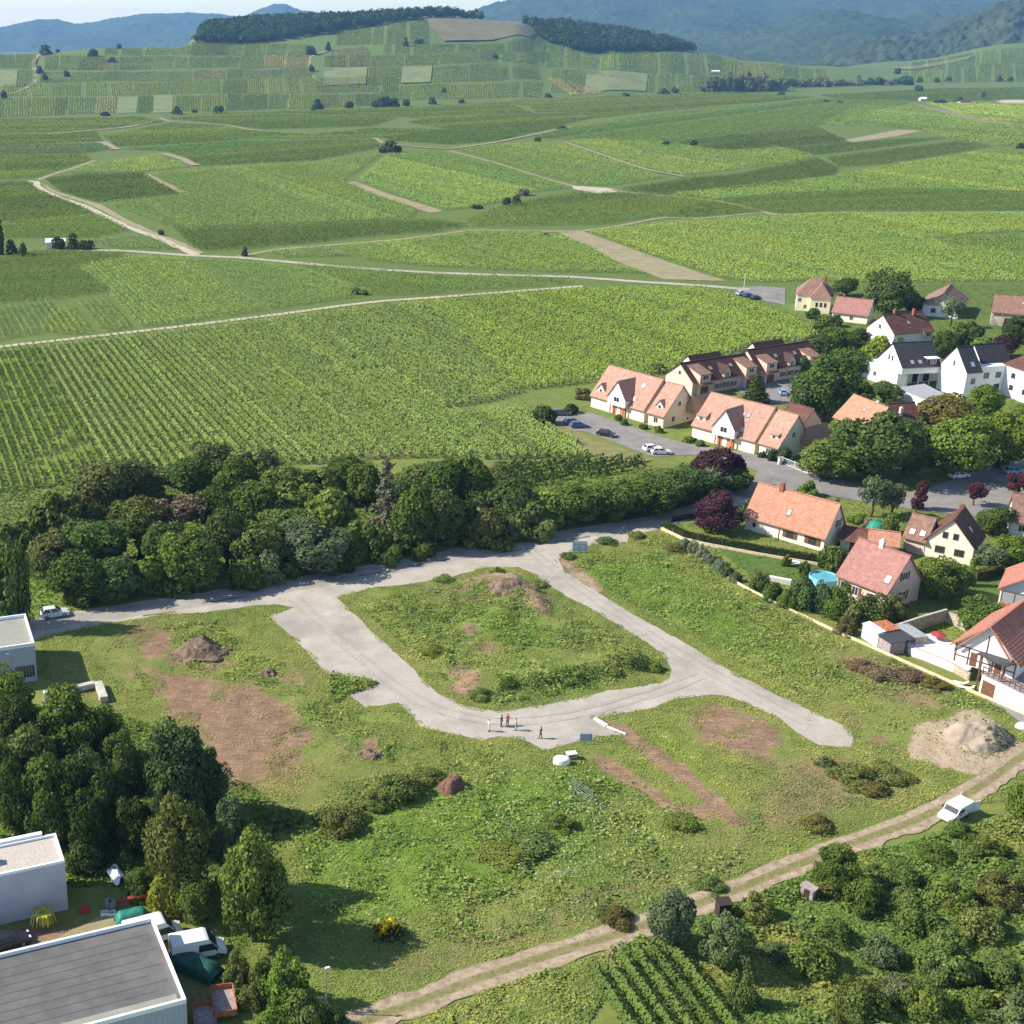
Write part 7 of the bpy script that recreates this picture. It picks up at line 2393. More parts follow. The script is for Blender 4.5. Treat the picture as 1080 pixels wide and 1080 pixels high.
# mounds of soil
def mound(px, py, w, d, h, m, label, seed, top=None, rot=0.0):
    g = G1(px, py)
    z0 = float(relief(np.array([g[0]]), np.array([g[1]]))[0])
    t = thing('dirt_mound', label, 'mound', (g[0], g[1], z0 - .15), rot)
    n = 56
    gx, gy = np.meshgrid(np.linspace(-1, 1, n), np.linspace(-1, 1, n))
    rr = np.hypot(gx, gy) + (fnoise(gx * 1.6 + seed, gy * 1.6, seed, 3) - .5) * .95
    z = h * (sstep(1.0, .12, rr)) * (.75 + .5 * fnoise(gx * 2.2, gy * 2.2 + seed, seed + 1, 3)) + (fnoise(gx * 9, gy * 9, seed + 5, 4) - .5) * .5 * sstep(1, .7, rr) * min(1, h / 1.5) - 2.5 * sstep(.85, 1.2, rr)
    V = np.column_stack([(gx * w / 2).ravel(), (gy * d / 2).ravel(), z.ravel()])
    i = np.arange(n - 1)[:, None] * n + np.arange(n - 1)[None, :]
    Fc = np.stack([i, i + 1, i + n + 1, i + n], -1).reshape(-1, 4)
    link('heap', mesh_np('heap', V, Fc, m, None, True), t)
    if top:
        r = np.random.default_rng(seed)
        k = r.integers(0, n * n, 500)
        k = k[(z.ravel()[k] > .1) & top(gx.ravel()[k], gy.ravel()[k])]
        pos = V[k] + r.normal(0, .12, (len(k), 3)) + np.array([0, 0, .12])
        V2, F2 = cards(pos, unit(r.normal(size=pos.shape) + np.array([0, 0, 1])), .22, .7, seed)
        tv = np.clip(r.normal(1, .25, len(pos)), .5, 1.6)
        o = link('weeds', mesh_np('weeds', V2, F2, LEAF, np.repeat(np.column_stack([tv] * 3), 4, 0)), t)
        o.color = (.075, .11, .028, 1)


M['soil'] = mat('soil', (.09, .058, .04), .95, .3, 1.2, c2=(.25, .175, .125), bump=.8, s2=5)
M['soil_red'] = mat('soil_red', (.1, .05, .038), .95, .3, 1.2, c2=(.22, .12, .09), bump=.8, s2=5)
M['sandheap'] = mat('sandheap', (.25, .2, .145), .95, .2, .8, c2=(.37, .305, .235), bump=.6, s2=4)
mound(210, 685, 10.0, 8.0, 1.7, M['soil'], 'big brown earth mound with weeds on its crest near the road', 401, lambda x, y: y > .1)
mound(283, 709, 3.6, 3.0, .9, M['soil'], 'small brown earth heap left of the road loop', 402)
mound(479, 831, 4.2, 3.8, 1.9, M['soil_red'], 'dark reddish earth heap in the grass below the road loop', 403)
mound(389, 796, 4.0, 3.0, .8, M['soil'], 'low earth heap beside weeds below the road loop', 404)
mound(1027, 779, 10.5, 8.0, 2.5, M['sandheap'], 'large pale sand heap at the end of the gravel road', 405, lambda x, y: (x > .1) & (y < .1))
mound(1038, 788, 4.0, 3.0, 1.5, M['soil_red'], 'small dark spoil heap at the foot of the sand heap', 406)
mound(536, 626, 9.0, 6.0, 1.0, M['soil'], 'broad reddish spoil heap on the island plot', 407)
# white bag
g, fr = at(1078, 767)
t = thing('rubble_bag', 'white bag of rubble by the kerb at the right edge', 'bag', g)
MB(fr).dome(0, 0, 0, .9, .7, .7, 12, 5).build('sack', M['white_paint'], t, smooth=True)
# concrete beams, white box
for i, (p, q, w) in enumerate([((66, 733), (100, 725), .9), ((104, 724), (110, 741), 1.1)]):
    u, v = G1(*p), G1(*q)
    a = math.atan2(v[1] - u[1], v[0] - u[0])
    fr = Fr(u, a)
    t = thing('concrete_beam', ['long weathered concrete beam lying by the grey building', 'short concrete beam lying across the end of the long one'][i], 'beam', u, a)
    MB(fr).box(0, math.hypot(*(v - u)[:2]), -w / 2, w / 2, .1, .9).build('beam_body', M['concrete'], t, .06)
g, fr = at(49.6, 739, .2)
t = thing('cabinet', 'small white cabinet at the corner of the grey building', 'cabinet', g, .2)
MB(fr).box(-.4, .4, -.35, .35, 0, 1.4).build('body', M['white_paint'], t, .03)
MB(fr).box(-.34, .34, -.38, -.351, .1, 1.3).build('door', M['metal_white'], t)
# white sheet, bins, crates
g, fr = at(122, 926, .7)
t = thing('plastic_sheet', 'crumpled white plastic sheet on the weeds among the trees', 'sheet', g + np.array([0, 0, .1]), .7)
n = 14
gx, gy = np.meshgrid(np.linspace(-1, 1, n), np.linspace(-1, 1, n))
z = .35 + fnoise(gx * 2.2, gy * 2.2, 55, 3) * .9 - .35 * np.hypot(gx, gy)
i = np.arange(n - 1)[:, None] * n + np.arange(n - 1)[None, :]
link('sheet_cloth', mesh_np('sheet_cloth', np.column_stack([(gx * .75 + .2 * gy).ravel(), (gy * 1.3 + .25 * np.sin(gx * 3)).ravel(), z.ravel()]), np.stack([i, i + 1, i + n + 1, i + n], -1).reshape(-1, 4), M['white_paint'], None, True), t)


def bin_(px, py, label):
    g, fr = at(px, py, .3)
    t = thing('wheelie_bin', label, 'bin', g, .3, 'bins beside the shed yard')
    MB(fr).add([(-.24, -.28, .08), (.24, -.28, .08), (.24, .28, .08), (-.24, .28, .08), (-.3, -.36, 1.0), (.3, -.36, 1.0), (.3, .36, 1.0), (-.3, .36, 1.0)], [(0, 3, 2, 1), (4, 5, 6, 7), (0, 1, 5, 4), (1, 2, 6, 5), (2, 3, 7, 6), (3, 0, 4, 7)]).build('body', M['bin'], t, .03)
    MB(fr).box(-.32, .32, -.39, .39, 1.003, 1.08).build('lid', M['bin'], t, .02)
    for u in (-.27, .22):
        MB(fr).box(u, u + .05, .2, .4, 0, .2).build('wheel', M['rubber'], t)


bin_(114.5, 959, 'grey wheelie bin nearer the white building')
bin_(119, 960, 'grey wheelie bin nearer the green tarpaulin')
for i, (x, y) in enumerate([(110.5, 965), (118.5, 965)]):
    g, fr = at(x, y, .2)
    t = thing('crate', ['white crate on the ground left of its twin by the bins', 'white crate on the ground next to the green tarpaulin'][i], 'crate', g, .2)
    b = MB(fr)
    b.box(-.4, .4, -.3, .3, 0, .08).box(-.4, .4, -.3, -.24, .081, .4).box(-.4, .4, .24, .3, .081, .4).box(-.4, -.34, -.239, .239, .081, .4).box(.34, .4, -.239, .239, .081, .4)
    b.build('body', M['metal_white'], t)
# yellow-green spiky plant
g, fr = at(46, 976)
t = thing('spiky_plant', 'yellow-green plant with drooping leaves by the white building', 'plant', g)
b = MB(fr)
for k in range(34):
    a = k * 2.4
    r_ = random.uniform(.7, 1.3)
    pts = [(0, 0, .5), (math.cos(a) * r_ * .4, math.sin(a) * r_ * .4, 1.7), (math.cos(a) * r_ * .9, math.sin(a) * r_ * .9, 1.6), (math.cos(a) * r_ * 1.1, math.sin(a) * r_ * 1.1, .6)]
    w = .07
    c_, s_ = -math.sin(a) * w, math.cos(a) * w
    for q, q2 in zip(pts[:-1], pts[1:]):
        b.add([(q[0] - c_, q[1] - s_, q[2]), (q[0] + c_, q[1] + s_, q[2]), (q2[0] + c_, q2[1] + s_, q2[2]), (q2[0] - c_, q2[1] - s_, q2[2])], [(0, 1, 2, 3)])
b.build('leaves', M['yellow'], t)
MB(fr).cyl(0, 0, 0, .8, .12).build('stem', M['bark'], t)
# yellow flowering weed at (408, 978)
g, fr = at(408, 987)
t = thing('flowering_plant', 'yellow flowering bush at the tip of the tree shadow', 'plant', g)
r = np.random.default_rng(5)
pos = r.normal(size=(120, 3)) * np.array([.55, .4, .45]) + np.array([0, 0, 1.0])
V2, F2 = cards(pos, unit(r.normal(size=pos.shape)), .2, .8, 4)
o = link('blossoms', mesh_np('blossoms', V2, F2, LEAF, np.repeat(np.clip(r.normal(1, .2, (120, 1)), .5, 1.4) * np.ones((1, 3)), 4, 0)), t)
o.color = (.55, .4, .015, 1)
pos = r.normal(size=(260, 3)) * np.array([.8, .6, .35]) + np.array([.3, 0, .5])
V2, F2 = cards(pos, unit(r.normal(size=pos.shape)), .2, .8, 4)
o = link('leaves', mesh_np('leaves', V2, F2, LEAF, np.repeat(np.clip(r.normal(1, .2, (260, 1)), .5, 1.4) * np.ones((1, 3)), 4, 0)), t)
o.color = (.05, .06, .02, 1)
# huts by the track
g, fr = at(762, 966, .1)
t = thing('hut', 'small dark wooden hut at the edge of the dirt track', 'hut', g, .1)
MB(fr).box(-.65, .65, -.5, .6, 0, 1.7).build('wall', M['dark_wood'], t)
MB(fr).box(-.75, .75, -.65, .75, 1.703, 1.82).build('roof', M['dark_wood'], t)
MB(fr).box(-.3, .3, -.54, -.501, .05, 1.5).build('door', M['dark_wood'], t)
g, fr = at(852, 946, -.9)
t = thing('hut', 'weathered grey board hut half hidden by shrubs below the track', 'hut', g, -.9)
MB(fr).box(-.7, .7, -.4, .4, 0, 1.25).build('wall', M['grey_wood'], t)
MB(fr).ext([(-.5, 1.253), (.5, 1.35), (.5, 1.42), (-.5, 1.32)], 'u', -.8, .8).build('roof', M['grey_wood'], t)
MB(fr).box(-.3, .3, -.44, -.401, .05, 1.1).build('door', M['dark_wood'], t)


# ------------------------------------------------------------------ vehicles
def paint(name, c):
    m = mat(name, c, .3, 0, spec=.5)
    m.node_tree.nodes['Principled BSDF'].inputs['Coat Weight'].default_value = .4
    return m


PAINT = {'white': paint('paint_white', (.8, .8, .8)), 'silver': paint('paint_silver', (.62, .65, .68)), 'black': paint('paint_black', (.018, .02, .026)), 'blue': paint('paint_blue', (.06, .11, .2)), 'navy': paint('paint_navy', (.03, .06, .13)), 'skyblue': paint('paint_skyblue', (.3, .45, .62)), 'grey': paint('paint_grey', (.1, .11, .12))}


def wheels(fr, t, xs, tr, r, w=.2):
    for x in xs:
        for s_ in (-1, 1):
            y = s_ * tr
            b = MB(fr)
            n = 14
            vs = [(x + r * math.cos(2 * PI * i / n), y + k * w / 2, r + r * math.sin(2 * PI * i / n)) for k in (-1, 1) for i in range(n)]
            fs = [(i, (i + 1) % n, n + (i + 1) % n, n + i) for i in range(n)] + [tuple(range(n)), tuple(range(n, 2 * n))[::-1]]
            wh = b.add(vs, fs).build('wheel', M['rubber'], t)
            b = MB(fr)
            vs = [(x + r * .6 * math.cos(2 * PI * i / n), y + s_ * (w / 2 + k), r + r * .6 * math.sin(2 * PI * i / n)) for k in (-.02, .012) for i in range(n)]
            b.add(vs, fs).build('rim', M['hub'], wh)


def car(px, py, to, label, col, L=4.25, W=1.76, H=1.5, group=None, name='parked_car', hatch=True):
    g = G1(px, py)
    q = G1(*to)
    a = math.atan2(q[1] - g[1], q[0] - g[0])
    fr = Fr(g, a, .03)
    t = thing(name, label, 'car', (g[0], g[1], .03), a, group)
    h = W / 2
    l = L / 2
    b = MB(fr)
    b.ext([(-l, .42), (-l + .02, .85), (-l + .18, .98), (l - 1.15, .98), (l - .25, .8), (l, .6), (l, .35), (l - .15, .24), (-l + .15, .24)], 'v', -h, h)
    body = b.build('body', PAINT[col], t, .09)
    bt, tp = .985, H
    x0, x1 = (-l + .12, l - 1.15) if hatch else (-l + .75, l - 1.15)
    y0, y1 = h - .06, h - .26
    u0, u1 = (x0 + .42, x1 - .95) if hatch else (x0 + .6, x1 - .95)
    b = MB(fr)
    b.add([(x0, -y0, bt), (x1, -y0, bt), (x1, y0, bt), (x0, y0, bt), (u0, -y1, tp), (u1, -y1, tp), (u1, y1, tp), (u0, y1, tp)], [(0, 3, 2, 1), (4, 5, 6, 7), (0, 1, 5, 4), (1, 2, 6, 5), (2, 3, 7, 6), (3, 0, 4, 7)])
    b.build('cabin', PAINT[col], t, .06)

    def quad(c, k=.012):
        """glass slightly proud of a cabin face, inset from its edges"""
        c = [Vector(v) for v in c]
        m = sum(c, Vector()) / 4
        n = (c[1] - c[0]).cross(c[3] - c[0]).normalized()
        c = [m + (v - m) * .84 for v in c]
        return [tuple(v + n * k) for v in c] + [tuple(v - n * .03) for v in c]
    FB = [(0, 1, 2, 3), (7, 6, 5, 4), (0, 4, 5, 1), (1, 5, 6, 2), (2, 6, 7, 3), (3, 7, 4, 0)]
    MB(fr).add(quad([(x1, -y0, bt), (x1, y0, bt), (u1, y1, tp), (u1, -y1, tp)], .02), FB).build('windscreen', M['glass'], t)
    MB(fr).add(quad([(x0, y0, bt), (x0, -y0, bt), (u0, -y1, tp), (u0, y1, tp)], .02), FB).build('rear_window', M['glass'], t)
    for s_ in (-1, 1):
        xm, um = (x0 + x1) / 2 - .05, (u0 + u1) / 2
        for (a0, a1, b0, b1) in ((x0, xm, u0, um), (xm, x1, um, u1)):
            c = [(a0, s_ * y0, bt), (a1, s_ * y0, bt), (b1, s_ * y1, tp), (b0, s_ * y1, tp)]
            MB(fr).add(quad(c if s_ < 0 else c[::-1], .02), FB).build('side_window', M['glass'], t)
        MB(fr).box(l - .22, l + .02, s_ * (h - .42) - .18, s_ * (h - .42) + .18, .6, .74).build('headlight', M['lamp_clear'], t)
        MB(fr).box(-l - .02, -l + .15, s_ * (h - .25) - .14, s_ * (h - .25) + .14, .74, .9).build('tail_light', M['lamp_red'], t)
        MB(fr).box(x1 - .35, x1 - .15, s_ * (h + .08) - .07, s_ * (h + .08) + .07, .95, 1.07).build('mirror', PAINT[col], t)
    wheels(fr, t, (-l + .8, l - .85), h - .09, .32)
    return t


car(58, 650, (90, 645), 'silver-white hatchback parked on the lane by the tree belt', 'silver', 4.35, 1.8, 1.62)
CP = 'cars in the car park before the terraces'
car(604, 447.5, (620, 447), 'blue-grey car in the car park, half hidden behind another blue car', 'blue', group=CP)
car(610.5, 451, (627, 450.5), 'blue car in the car park in front of its blue neighbour', 'blue', group=CP)
car(639.5, 460, (657, 463), 'black car standing alone on the car park', 'black', 4.4, group=CP)
car(688, 475.5, (705, 474), 'white car in the car park partly behind another white car', 'white', group=CP)
car(697, 479, (714, 479), 'white car in the car park nearest the tree belt', 'white', group=CP)
car(592, 438, (602, 438), 'dark car under the shrub at the upper end of the car park', 'grey', group=CP)
car(825, 416, (820, 407), 'light blue car in the shaded yard behind the terraces', 'skyblue')
PG = 'cars on the small parking area'
car(781, 311, (791, 309), 'pale car on the small parking area beyond the vineyard', 'silver', group=PG)
car(788.5, 313, (799, 311), 'dark blue car beside the pale one on the small parking area', 'navy', group=PG)
car(796.5, 315.5, (807, 313.5), 'black car at the end of the small parking area', 'black', group=PG)
car(1070, 500, (1090, 500), 'blue and white car in the tree shadow on the street', 'skyblue')
car(1011, 504, (1030, 502), 'white car half hidden under the lime tree', 'white')
car(1069, 661, (1075, 652), 'black car parked before the glazed veranda', 'black')
car(8, 998, (30, 991), 'dark car parked in the yard beside the big shed', 'black', 4.5)
car(576, 249, (600, 248), 'tiny dark blue car on the lane in the plain', 'navy')


def van(px, py, to, label, L, W, H, hood, col='white', group=None, open_doors=False, wr=.34):
    g = G1(px, py)
    q = G1(*to)
    a = math.atan2(q[1] - g[1], q[0] - g[0])
    z0 = .03
    fr = Fr(g, a, z0)
    t = thing('white_van', label, 'van', (g[0], g[1], z0), a, group)
    l, h = L / 2, W / 2
    xs = l - hood - .9 * (H - 1.1)      # where the roof ends
    b = MB(fr)
    b.ext([(-l, .38), (-l, H - .12), (-l + .1, H), (xs, H), (xs + .25, H - .1), (l - hood, 1.12), (l - .18, .92), (l, .72), (l, .35)], 'v', -h, h)
    b.build('body', PAINT[col], t, .08)
    # windscreen on the slanted nose
    p0, p1 = Vector((xs + .25, 0, H - .1)), Vector((l - hood, 0, 1.12))
    n = Vector((p0.z - p1.z, 0, p1.x - p0.x)).normalized()
    A_, B_ = p0.lerp(p1, .08) + n * .015, p0.lerp(p1, .95) + n * .015
    b = MB(fr)
    vs = [(A_.x, -h + .12, A_.z), (B_.x, -h + .1, B_.z), (B_.x, h - .1, B_.z), (A_.x, h - .12, A_.z)]
    vs += [(v[0] - n.x * .05, v[1], v[2] - n.z * .05) for v in vs]
    b.add(vs, [(0, 1, 2, 3), (7, 6, 5, 4), (0, 4, 5, 1), (1, 5, 6, 2), (2, 6, 7, 3), (3, 7, 4, 0)])
    b.build('windscreen', M['glass'], t)
    for s_ in (-1, 1):
        y = s_ * h
        v0, v1 = (y - .03, y + .012) if s_ > 0 else (y - .012, y + .03)
        zb = 1.15
        b = MB(fr)
        zt_ = min(H - .3, 1.95)
        b.ext([(xs - .75, zb), (l - hood - .12, zb), (xs + .25 + (l - hood - xs - .25) * .35, zt_), (xs - .75, zt_)], 'v', v0, v1)
        b.build('side_window', M['glass'], t)
        MB(fr).box(-l + .9, xs - 1.3, v0, v1, .98, 1.04).build('rub_strip', M['dark_metal'], t)
        MB(fr).box(-l + .3, l - .3, v0, v1, .4, .5).build('sill', M['dark_metal'], t)
        MB(fr).box(xs - .72, xs - .5, v0, v1, .98, 1.05).build('handle', M['dark_metal'], t)
        MB(fr).box(l - .25, l + .015, s_ * (h - .3) - .2, s_ * (h - .3) + .2, .68, .86).build('headlight', M['lamp_clear'], t)
        MB(fr).box(-l - .015, -l + .1, s_ * (h - .12) - .09, s_ * (h - .12) + .09, .8, 1.4).build('tail_light', M['lamp_red'], t)
        MB(fr).box(l - hood - .35, l - hood - .2, s_ * (h + .14) - .12, s_ * (h + .14) + .12, 1.15, 1.45).build('mirror', M['dark_metal'], t)
        if open_doors:
            d = fr.sub(-l, s_ * h, 0, PI - s_ * .25)
            MB(d).box(0, h * .95, -.03, .03, .45, H - .1).build('rear_door', PAINT[col], t)
    wheels(fr, t, (-l + .95, l - .85), h - .1, wr, .22)
    return t


van(209, 1008, (240, 1002), 'white high-roofed van parked nearer the weeds beside the big shed', 5.4, 1.98, 2.5, .75, group='white vans by the big shed')
van(162, 992, (192, 984), 'white high-roofed van partly hidden behind the big shed roof', 5.8, 2.0, 2.55, .75, group='white vans by the big shed')
van(1006.5, 862, (985, 874), 'small white van with open rear doors on the dirt track', 4.3, 1.8, 1.85, .95, open_doors=True, wr=.31)


def cover(px, py, ang, L, W, H, label, m, name='covered_trailer', seed=0):
    """a load under a tarpaulin on a two-wheeled trailer"""
    g, fr = at(px, py, ang)
    t = thing(name, label, 'trailer', g, ang)
    n, k = 16, 10
    vs = []
    for i in range(n + 1):
        for j in range(k + 1):
            u = -L / 2 + L * i / n
            th = PI * j / k
            e = min(1, 3.2 * min(i, n - i) / n + .55)
            v = -math.cos(th) * W / 2 * (.92 + .08 * e)
            z = .35 + (H - .35) * (math.sin(th) ** .45) * e + .05 * math.sin(3 * u + seed) * math.sin(th)
            vs.append((u, v, z))
    fs = [(i * (k + 1) + j, (i + 1) * (k + 1) + j, (i + 1) * (k + 1) + j + 1, i * (k + 1) + j + 1) for i in range(n) for j in range(k)]
    b = MB(fr)
    b.add(vs, fs)
    b.build('tarpaulin', m, t, smooth=True)
    MB(fr).box(-L / 2 + .1, L / 2 - .1, -W / 2 + .1, W / 2 - .1, .3, .5).build('bed', M['dark_metal'], t)
    wheels(fr, t, (0,), W / 2 - .1, .28, .16)
    MB(fr).box(L / 2 - .1, L / 2 + .9, -.05, .05, .3, .4).build('drawbar', M['dark_metal'], t)


cover(140, 977, .3, 3.4, 1.8, 2.0, 'load under a bright green tarpaulin beside the white vans', M['tarp_green'])
cover(205, 1024, -.55, 5.6, 2.2, 1.6, 'long dark green tarpaulin cover in the shade of the big shed', M['tarp_dark'], seed=2)
g, fr = at(138, 955, .32)
t = thing('steel_beam', 'red steel beam on trestles behind the green tarpaulin', 'beam', g, .32)
MB(fr).box(-2.2, 2.2, -.2, .2, .7, 1.0).build('beam_body', M['red'], t)
for u in (-1.6, 1.5):
    MB(fr).box(u, u + .1, -.25, .25, 0, .699).build('trestle', M['rust'], t)
g, fr = at(89, 962, .3)
t = thing('tool_chest', 'small red tool chest in the shade by the white building', 'chest', g, .3)
MB(fr).box(-.5, .5, -.3, .3, .05, .6).build('body', M['red'], t, .03)
MB(fr).box(-.52, .52, -.32, .32, .603, .7).build('lid', M['red'], t)


def tipper(px, py, ang, label, L, W, m, group):
    g, fr = at(px, py, ang)
    t = thing('open_trailer', label, 'trailer', g, ang, group)
    MB(fr).box(-L / 2, L / 2, -W / 2, W / 2, .5, .6).build('floor', M['grey_wood'], t)
    for (u0, u1, v0, v1) in ((-L / 2, L / 2, -W / 2 - .08, -W / 2 - .002), (-L / 2, L / 2, W / 2 + .002, W / 2 + .08), (-L / 2 - .08, -L / 2 - .002, -W / 2, W / 2), (L / 2 + .002, L / 2 + .08, -W / 2, W / 2)):
        MB(fr).box(u0, u1, v0, v1, .45, 1.15).build('side_board', m, t)
    wheels(fr, t, (-.5, .5), W / 2 - .05, .3, .18)
    MB(fr).box(L / 2 + .081, L / 2 + 1.1, -.05, .05, .4, .5).build('drawbar', M['dark_metal'], t)


tipper(236, 1062, 1.75, 'open rusty orange trailer with bare floor beside the dark tarpaulin', 3.4, 2.0, M['rust'], 'rusty trailers by the shed')
tipper(216, 1080, 1.75, 'open rusty trailer in the shed shadow at the bottom edge', 3.2, 1.9, M['rust'], 'rusty trailers by the shed')


# ------------------------------------------------------------------ people
def skin_mesh(name, joints, edges, parent, material, root=0):
    me = bpy.data.meshes.new(name)
    me.from_pydata([j[0] for j in joints], edges, [])
    o = link(name, me, parent)
    o.modifiers.new('skin', 'SKIN')
    for d, j in zip(me.skin_vertices[0].data, joints):
        d.radius = (j[1], j[2] if len(j) > 2 else j[1])
        d.use_root = False
    me.skin_vertices[0].data[root].use_root = True
    s = o.modifiers.new('sub', 'SUBSURF')
    s.levels = s.render_levels = 1
    me.materials.append(material)
    return o


def person(px, py, face, label, top, bottom, hair='hair', pose=0, hgt=1.75, shoes='rubber', long=False):
    g = G1(px, py)
    t = thing('person', label, 'person', (g[0], g[1], .03), face, 'people standing on the gravel road')
    k = hgt / 1.75
    stride = [.0, .14, .06][pose % 3]
    arm = [(.0, .0), (.12, -.1), (.28, .1)][pose % 3]
    J, E = [], []

    def j(x, y, z, r, r2=None, par=None):
        J.append(((x * k, y * k, z * k), r * k, (r2 or r) * k))
        if par is not None:
            E.append((par, len(J) - 1))
        return len(J) - 1
    pel = j(0, 0, .95, .13, .1)
    wa = j(0, 0, 1.1, .12, .09, pel)
    ch = j(0, 0, 1.3, .15, .1, wa)
    ne = j(0, 0, 1.5, .055, None, ch)
    hd = j(.02, 0, 1.6, .085, .08, ne)
    j(.02, 0, 1.71, .07, .075, hd)
    fy = {}
    for s_, q in ((1, 0), (-1, 1)):
        st = stride * (1 if s_ > 0 else -1)
        hp = j(0, .09 * s_, .9, .085, None, pel)
        kn = j(st * .5 + .02, .1 * s_, .5, .058, None, hp)
        an = j(st - .02, .1 * s_, .09, .04, None, kn)
        j(st + .15, .11 * s_, .035, .035, None, an)
        sh = j(0, .19 * s_, 1.42, .06, None, ch)
        el = j(-.03, .24 * s_, 1.14, .042, None, sh)
        bend = arm[q]
        wr = j(.08 + bend, .22 * s_, .92 + max(0, bend) * .7, .03, None, el)
        pm = j(.1 + bend * 1.15, .22 * s_, .85 + max(0, bend) * .8, .032, .018, wr)
        for f in range(4):
            y = .22 * s_ + (f - 1.5) * .02
            a1 = j(.11 + bend * 1.2, y, .795 + max(0, bend) * .8, .0095, None, pm)
            j(.125 + bend * 1.25, y, .755 + (.01 if f in (0, 3) else 0) + max(0, bend) * .85, .0085, None, a1)
        th_ = j(.135 + bend * 1.15, .22 * s_ - .03 * s_, .83 + max(0, bend) * .8, .0105, None, pm)
        j(.15 + bend * 1.2, .22 * s_ - .035 * s_, .795 + max(0, bend) * .8, .009, None, th_)
        fy[s_] = (st, el, wr)
    body = skin_mesh('body', J, E, t, M['skin'])
    # face
    nm = MB(Fr((0, 0), 0))
    for s_ in (1, -1):
        e = bpy.data.meshes.new('eye')
        b = MB().box(.098 * k, .106 * k, s_ * .032 * k - .01, s_ * .032 * k + .01, 1.635 * k, 1.65 * k)
        e.from_pydata(b.V, [], b.F)
        e.materials.append(M['hair'])
        link('eye', e, t)
    e = bpy.data.meshes.new('nose')
    e.from_pydata([(.095 * k, -.014 * k, 1.6 * k), (.095 * k, .014 * k, 1.6 * k), (.125 * k, 0, 1.6 * k), (.098 * k, 0, 1.645 * k)], [], [(0, 1, 2), (0, 2, 3), (2, 1, 3), (1, 0, 3)])
    e.materials.append(M['skin'])
    link('nose', e, t)
    b = MB().dome(-.005 * k, 0, 1.66 * k, .105 * k, .098 * k, .125 * k, 12, 5)
    e = bpy.data.meshes.new('hair')
    e.from_pydata(b.V, [], b.F)
    e.materials.append(M[hair] if isinstance(hair, str) else hair)
    e.polygons.foreach_set('use_smooth', [True] * len(e.polygons))
    link('hair', e, t)
    # clothes: shells just outside the body
    J2, E2 = [], []

    def c(x, y, z, r, r2=None, par=None):
        J2.append(((x * k, y * k, z * k), r * k, (r2 or r) * k))
        if par is not None:
            E2.append((par, len(J2) - 1))
        return len(J2) - 1
    p = c(0, 0, .93, .155, .125)
    w = c(0, 0, 1.12, .145, .115, p)
    x = c(0, 0, 1.32, .175, .125, w)
    c(0, 0, 1.46, .085, .08, x)
    for s_, q in ((1, 0), (-1, 1)):
        sh = c(0, .2 * s_, 1.43, .078, None, x)
        el = c(-.03, .245 * s_, 1.14, .06, None, sh)
        if long:
            c(.07 + arm[q] * .9, .22 * s_, .95 + max(0, arm[q]) * .6, .045, None, el)
    skin_mesh('shirt', J2, E2, t, top)
    J2, E2 = [], []
    p = c(0, 0, .97, .145, .115)
    for s_ in (1, -1):
        st = stride * s_
        hp = c(0, .09 * s_, .88, .1, None, p)
        kn = c(st * .5 + .02, .1 * s_, .5, .075, None, hp)
        c(st - .01, .1 * s_, .13, .062, None, kn)
    skin_mesh('trousers', J2, E2, t, bottom)
    for s_ in (1, -1):
        st = stride * s_
        b = MB().box((st - .1) * k, (st + .2) * k, (.11 * s_ - .05) * k, (.11 * s_ + .05) * k, -.01, .09 * k)
        e = bpy.data.meshes.new('shoe')
        e.from_pydata(b.V, [], b.F)
        e.materials.append(M[shoes])
        o = link('shoe', e, t)
        v = o.modifiers.new('bevel', 'BEVEL')
        v.width = .025
    return t


cl = lambda n, c_: mat(n, c_, .9, .06, 3)
person(515.5, 771.5, .4, 'person in white shirt and light trousers standing apart at the group\'s edge', cl('shirt_white', (.75, .76, .78)), cl('trousers_light', (.5, .52, .56)), pose=1)
person(528.5, 766.5, -.6, 'person in dark jacket beside the one in red', cl('jacket_dark', (.06, .08, .09)), cl('trousers_dark', (.05, .055, .07)), pose=0, long=True)
person(535, 765.5, -1.0, 'person in red shirt and dark trousers facing the group', cl('shirt_red', (.6, .06, .05)), cl('trousers_black', (.04, .042, .05)), pose=2)
person(544, 770.5, 2.8, 'person in pale blue shirt and pale trousers', cl('shirt_blue', (.4, .48, .6)), cl('trousers_pale', (.42, .46, .52)), pose=2, long=True)
person(570, 779, 2.6, 'person in dark clothes standing alone on the gravel', cl('jacket_brown', (.09, .05, .045)), cl('trousers_brown', (.05, .04, .04)), pose=1, long=True)
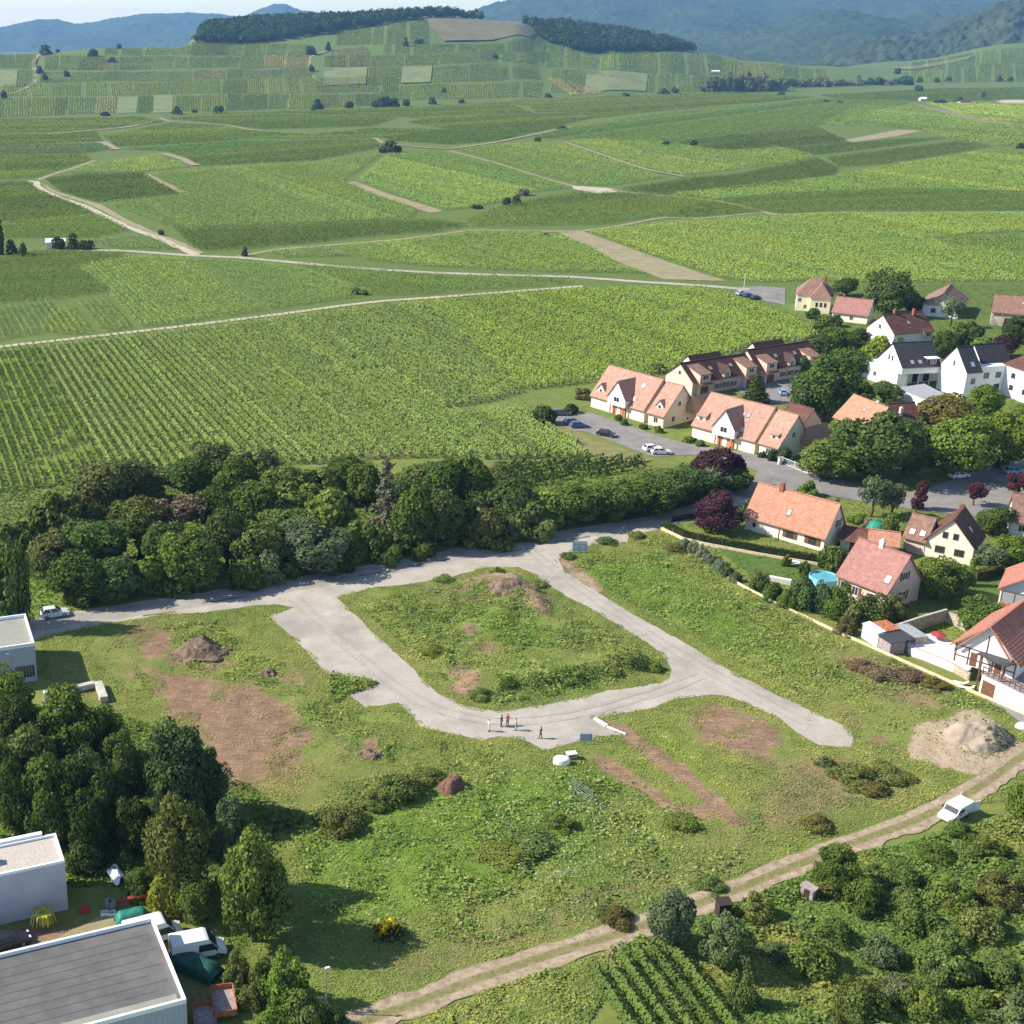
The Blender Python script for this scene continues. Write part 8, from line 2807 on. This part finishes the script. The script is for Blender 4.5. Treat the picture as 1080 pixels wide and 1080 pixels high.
# ------------------------------------------------------------------ light, sky, air, camera
finish_labels()
EL, AZ = R(38), math.atan2(-.06, 1.0)      # shadows fall along +x, a little towards the camera
trav = Vector((math.cos(EL) * math.cos(AZ), math.cos(EL) * math.sin(AZ), -math.sin(EL)))
sd = bpy.data.lights.new('sun', 'SUN')
sd.energy = 5.0
sd.angle = R(.5)
sd.color = (1, .925, .81)
so = bpy.data.objects.new('sun', sd)
COL.objects.link(so)
so.rotation_euler = trav.to_track_quat('-Z', 'Y').to_euler()
so.location = (-300, 100, 400)
w = bpy.data.worlds.new('World')
scene.world = w
w.use_nodes = True
nt = w.node_tree
bg = nt.nodes['Background']
sk = nt.nodes.new('ShaderNodeTexSky')
sk.sky_type = 'NISHITA'
sk.sun_disc = False
sk.sun_elevation = EL
sk.sun_rotation = math.atan2(-trav.x, -trav.y)
sk.air_density = 1.0
sk.dust_density = 0.3
sk.ozone_density = 1.0
nt.links.new(sk.outputs[0], bg.inputs[0])
bg.inputs[1].default_value = SKY_STRENGTH
# the air between here and the mountains
m = bpy.data.materials.new('air')
m.use_nodes = True
N, L = m.node_tree.nodes, m.node_tree.links
N.remove(N['Principled BSDF'])
v = N.new('ShaderNodeVolumePrincipled')
v.inputs['Color'].default_value = (.26, .52, 1.0, 1)
v.inputs['Density'].default_value = HAZE
v.inputs['Anisotropy'].default_value = .1
L.new(v.outputs[0], N['Material Output'].inputs['Volume'])
if HAZE > 0:
    b = MB().box(-8200, 10500, -300, 12000, -30, 330)
    o = b.build('haze', m)
    tag(o, 'thin summer haze over the plain', None, None, 'stuff')
cd = bpy.data.cameras.new('camera')
cd.sensor_width = 36
cd.lens = F / 1080 * 36
cd.shift_x = (540 - CX) / 1080
cd.clip_start = 1
cd.clip_end = 40000
co = bpy.data.objects.new('camera', cd)
COL.objects.link(co)
co.location = (0, 0, HC)
co.rotation_euler = (PI / 2 - TH, 0, 0)
scene.camera = co
scene.view_settings.view_transform = 'Standard'
scene.view_settings.look = 'None'
scene.view_settings.exposure = EXPO
scene.view_settings.gamma = 1
scene.cycles.use_denoising = True
scene.cycles.denoiser = 'OPENIMAGEDENOISE'
scene.cycles.max_bounces = 5
scene.cycles.diffuse_bounces = 3
scene.cycles.transmission_bounces = 3
scene.cycles.volume_bounces = 1
scene.cycles.volume_max_steps = 64
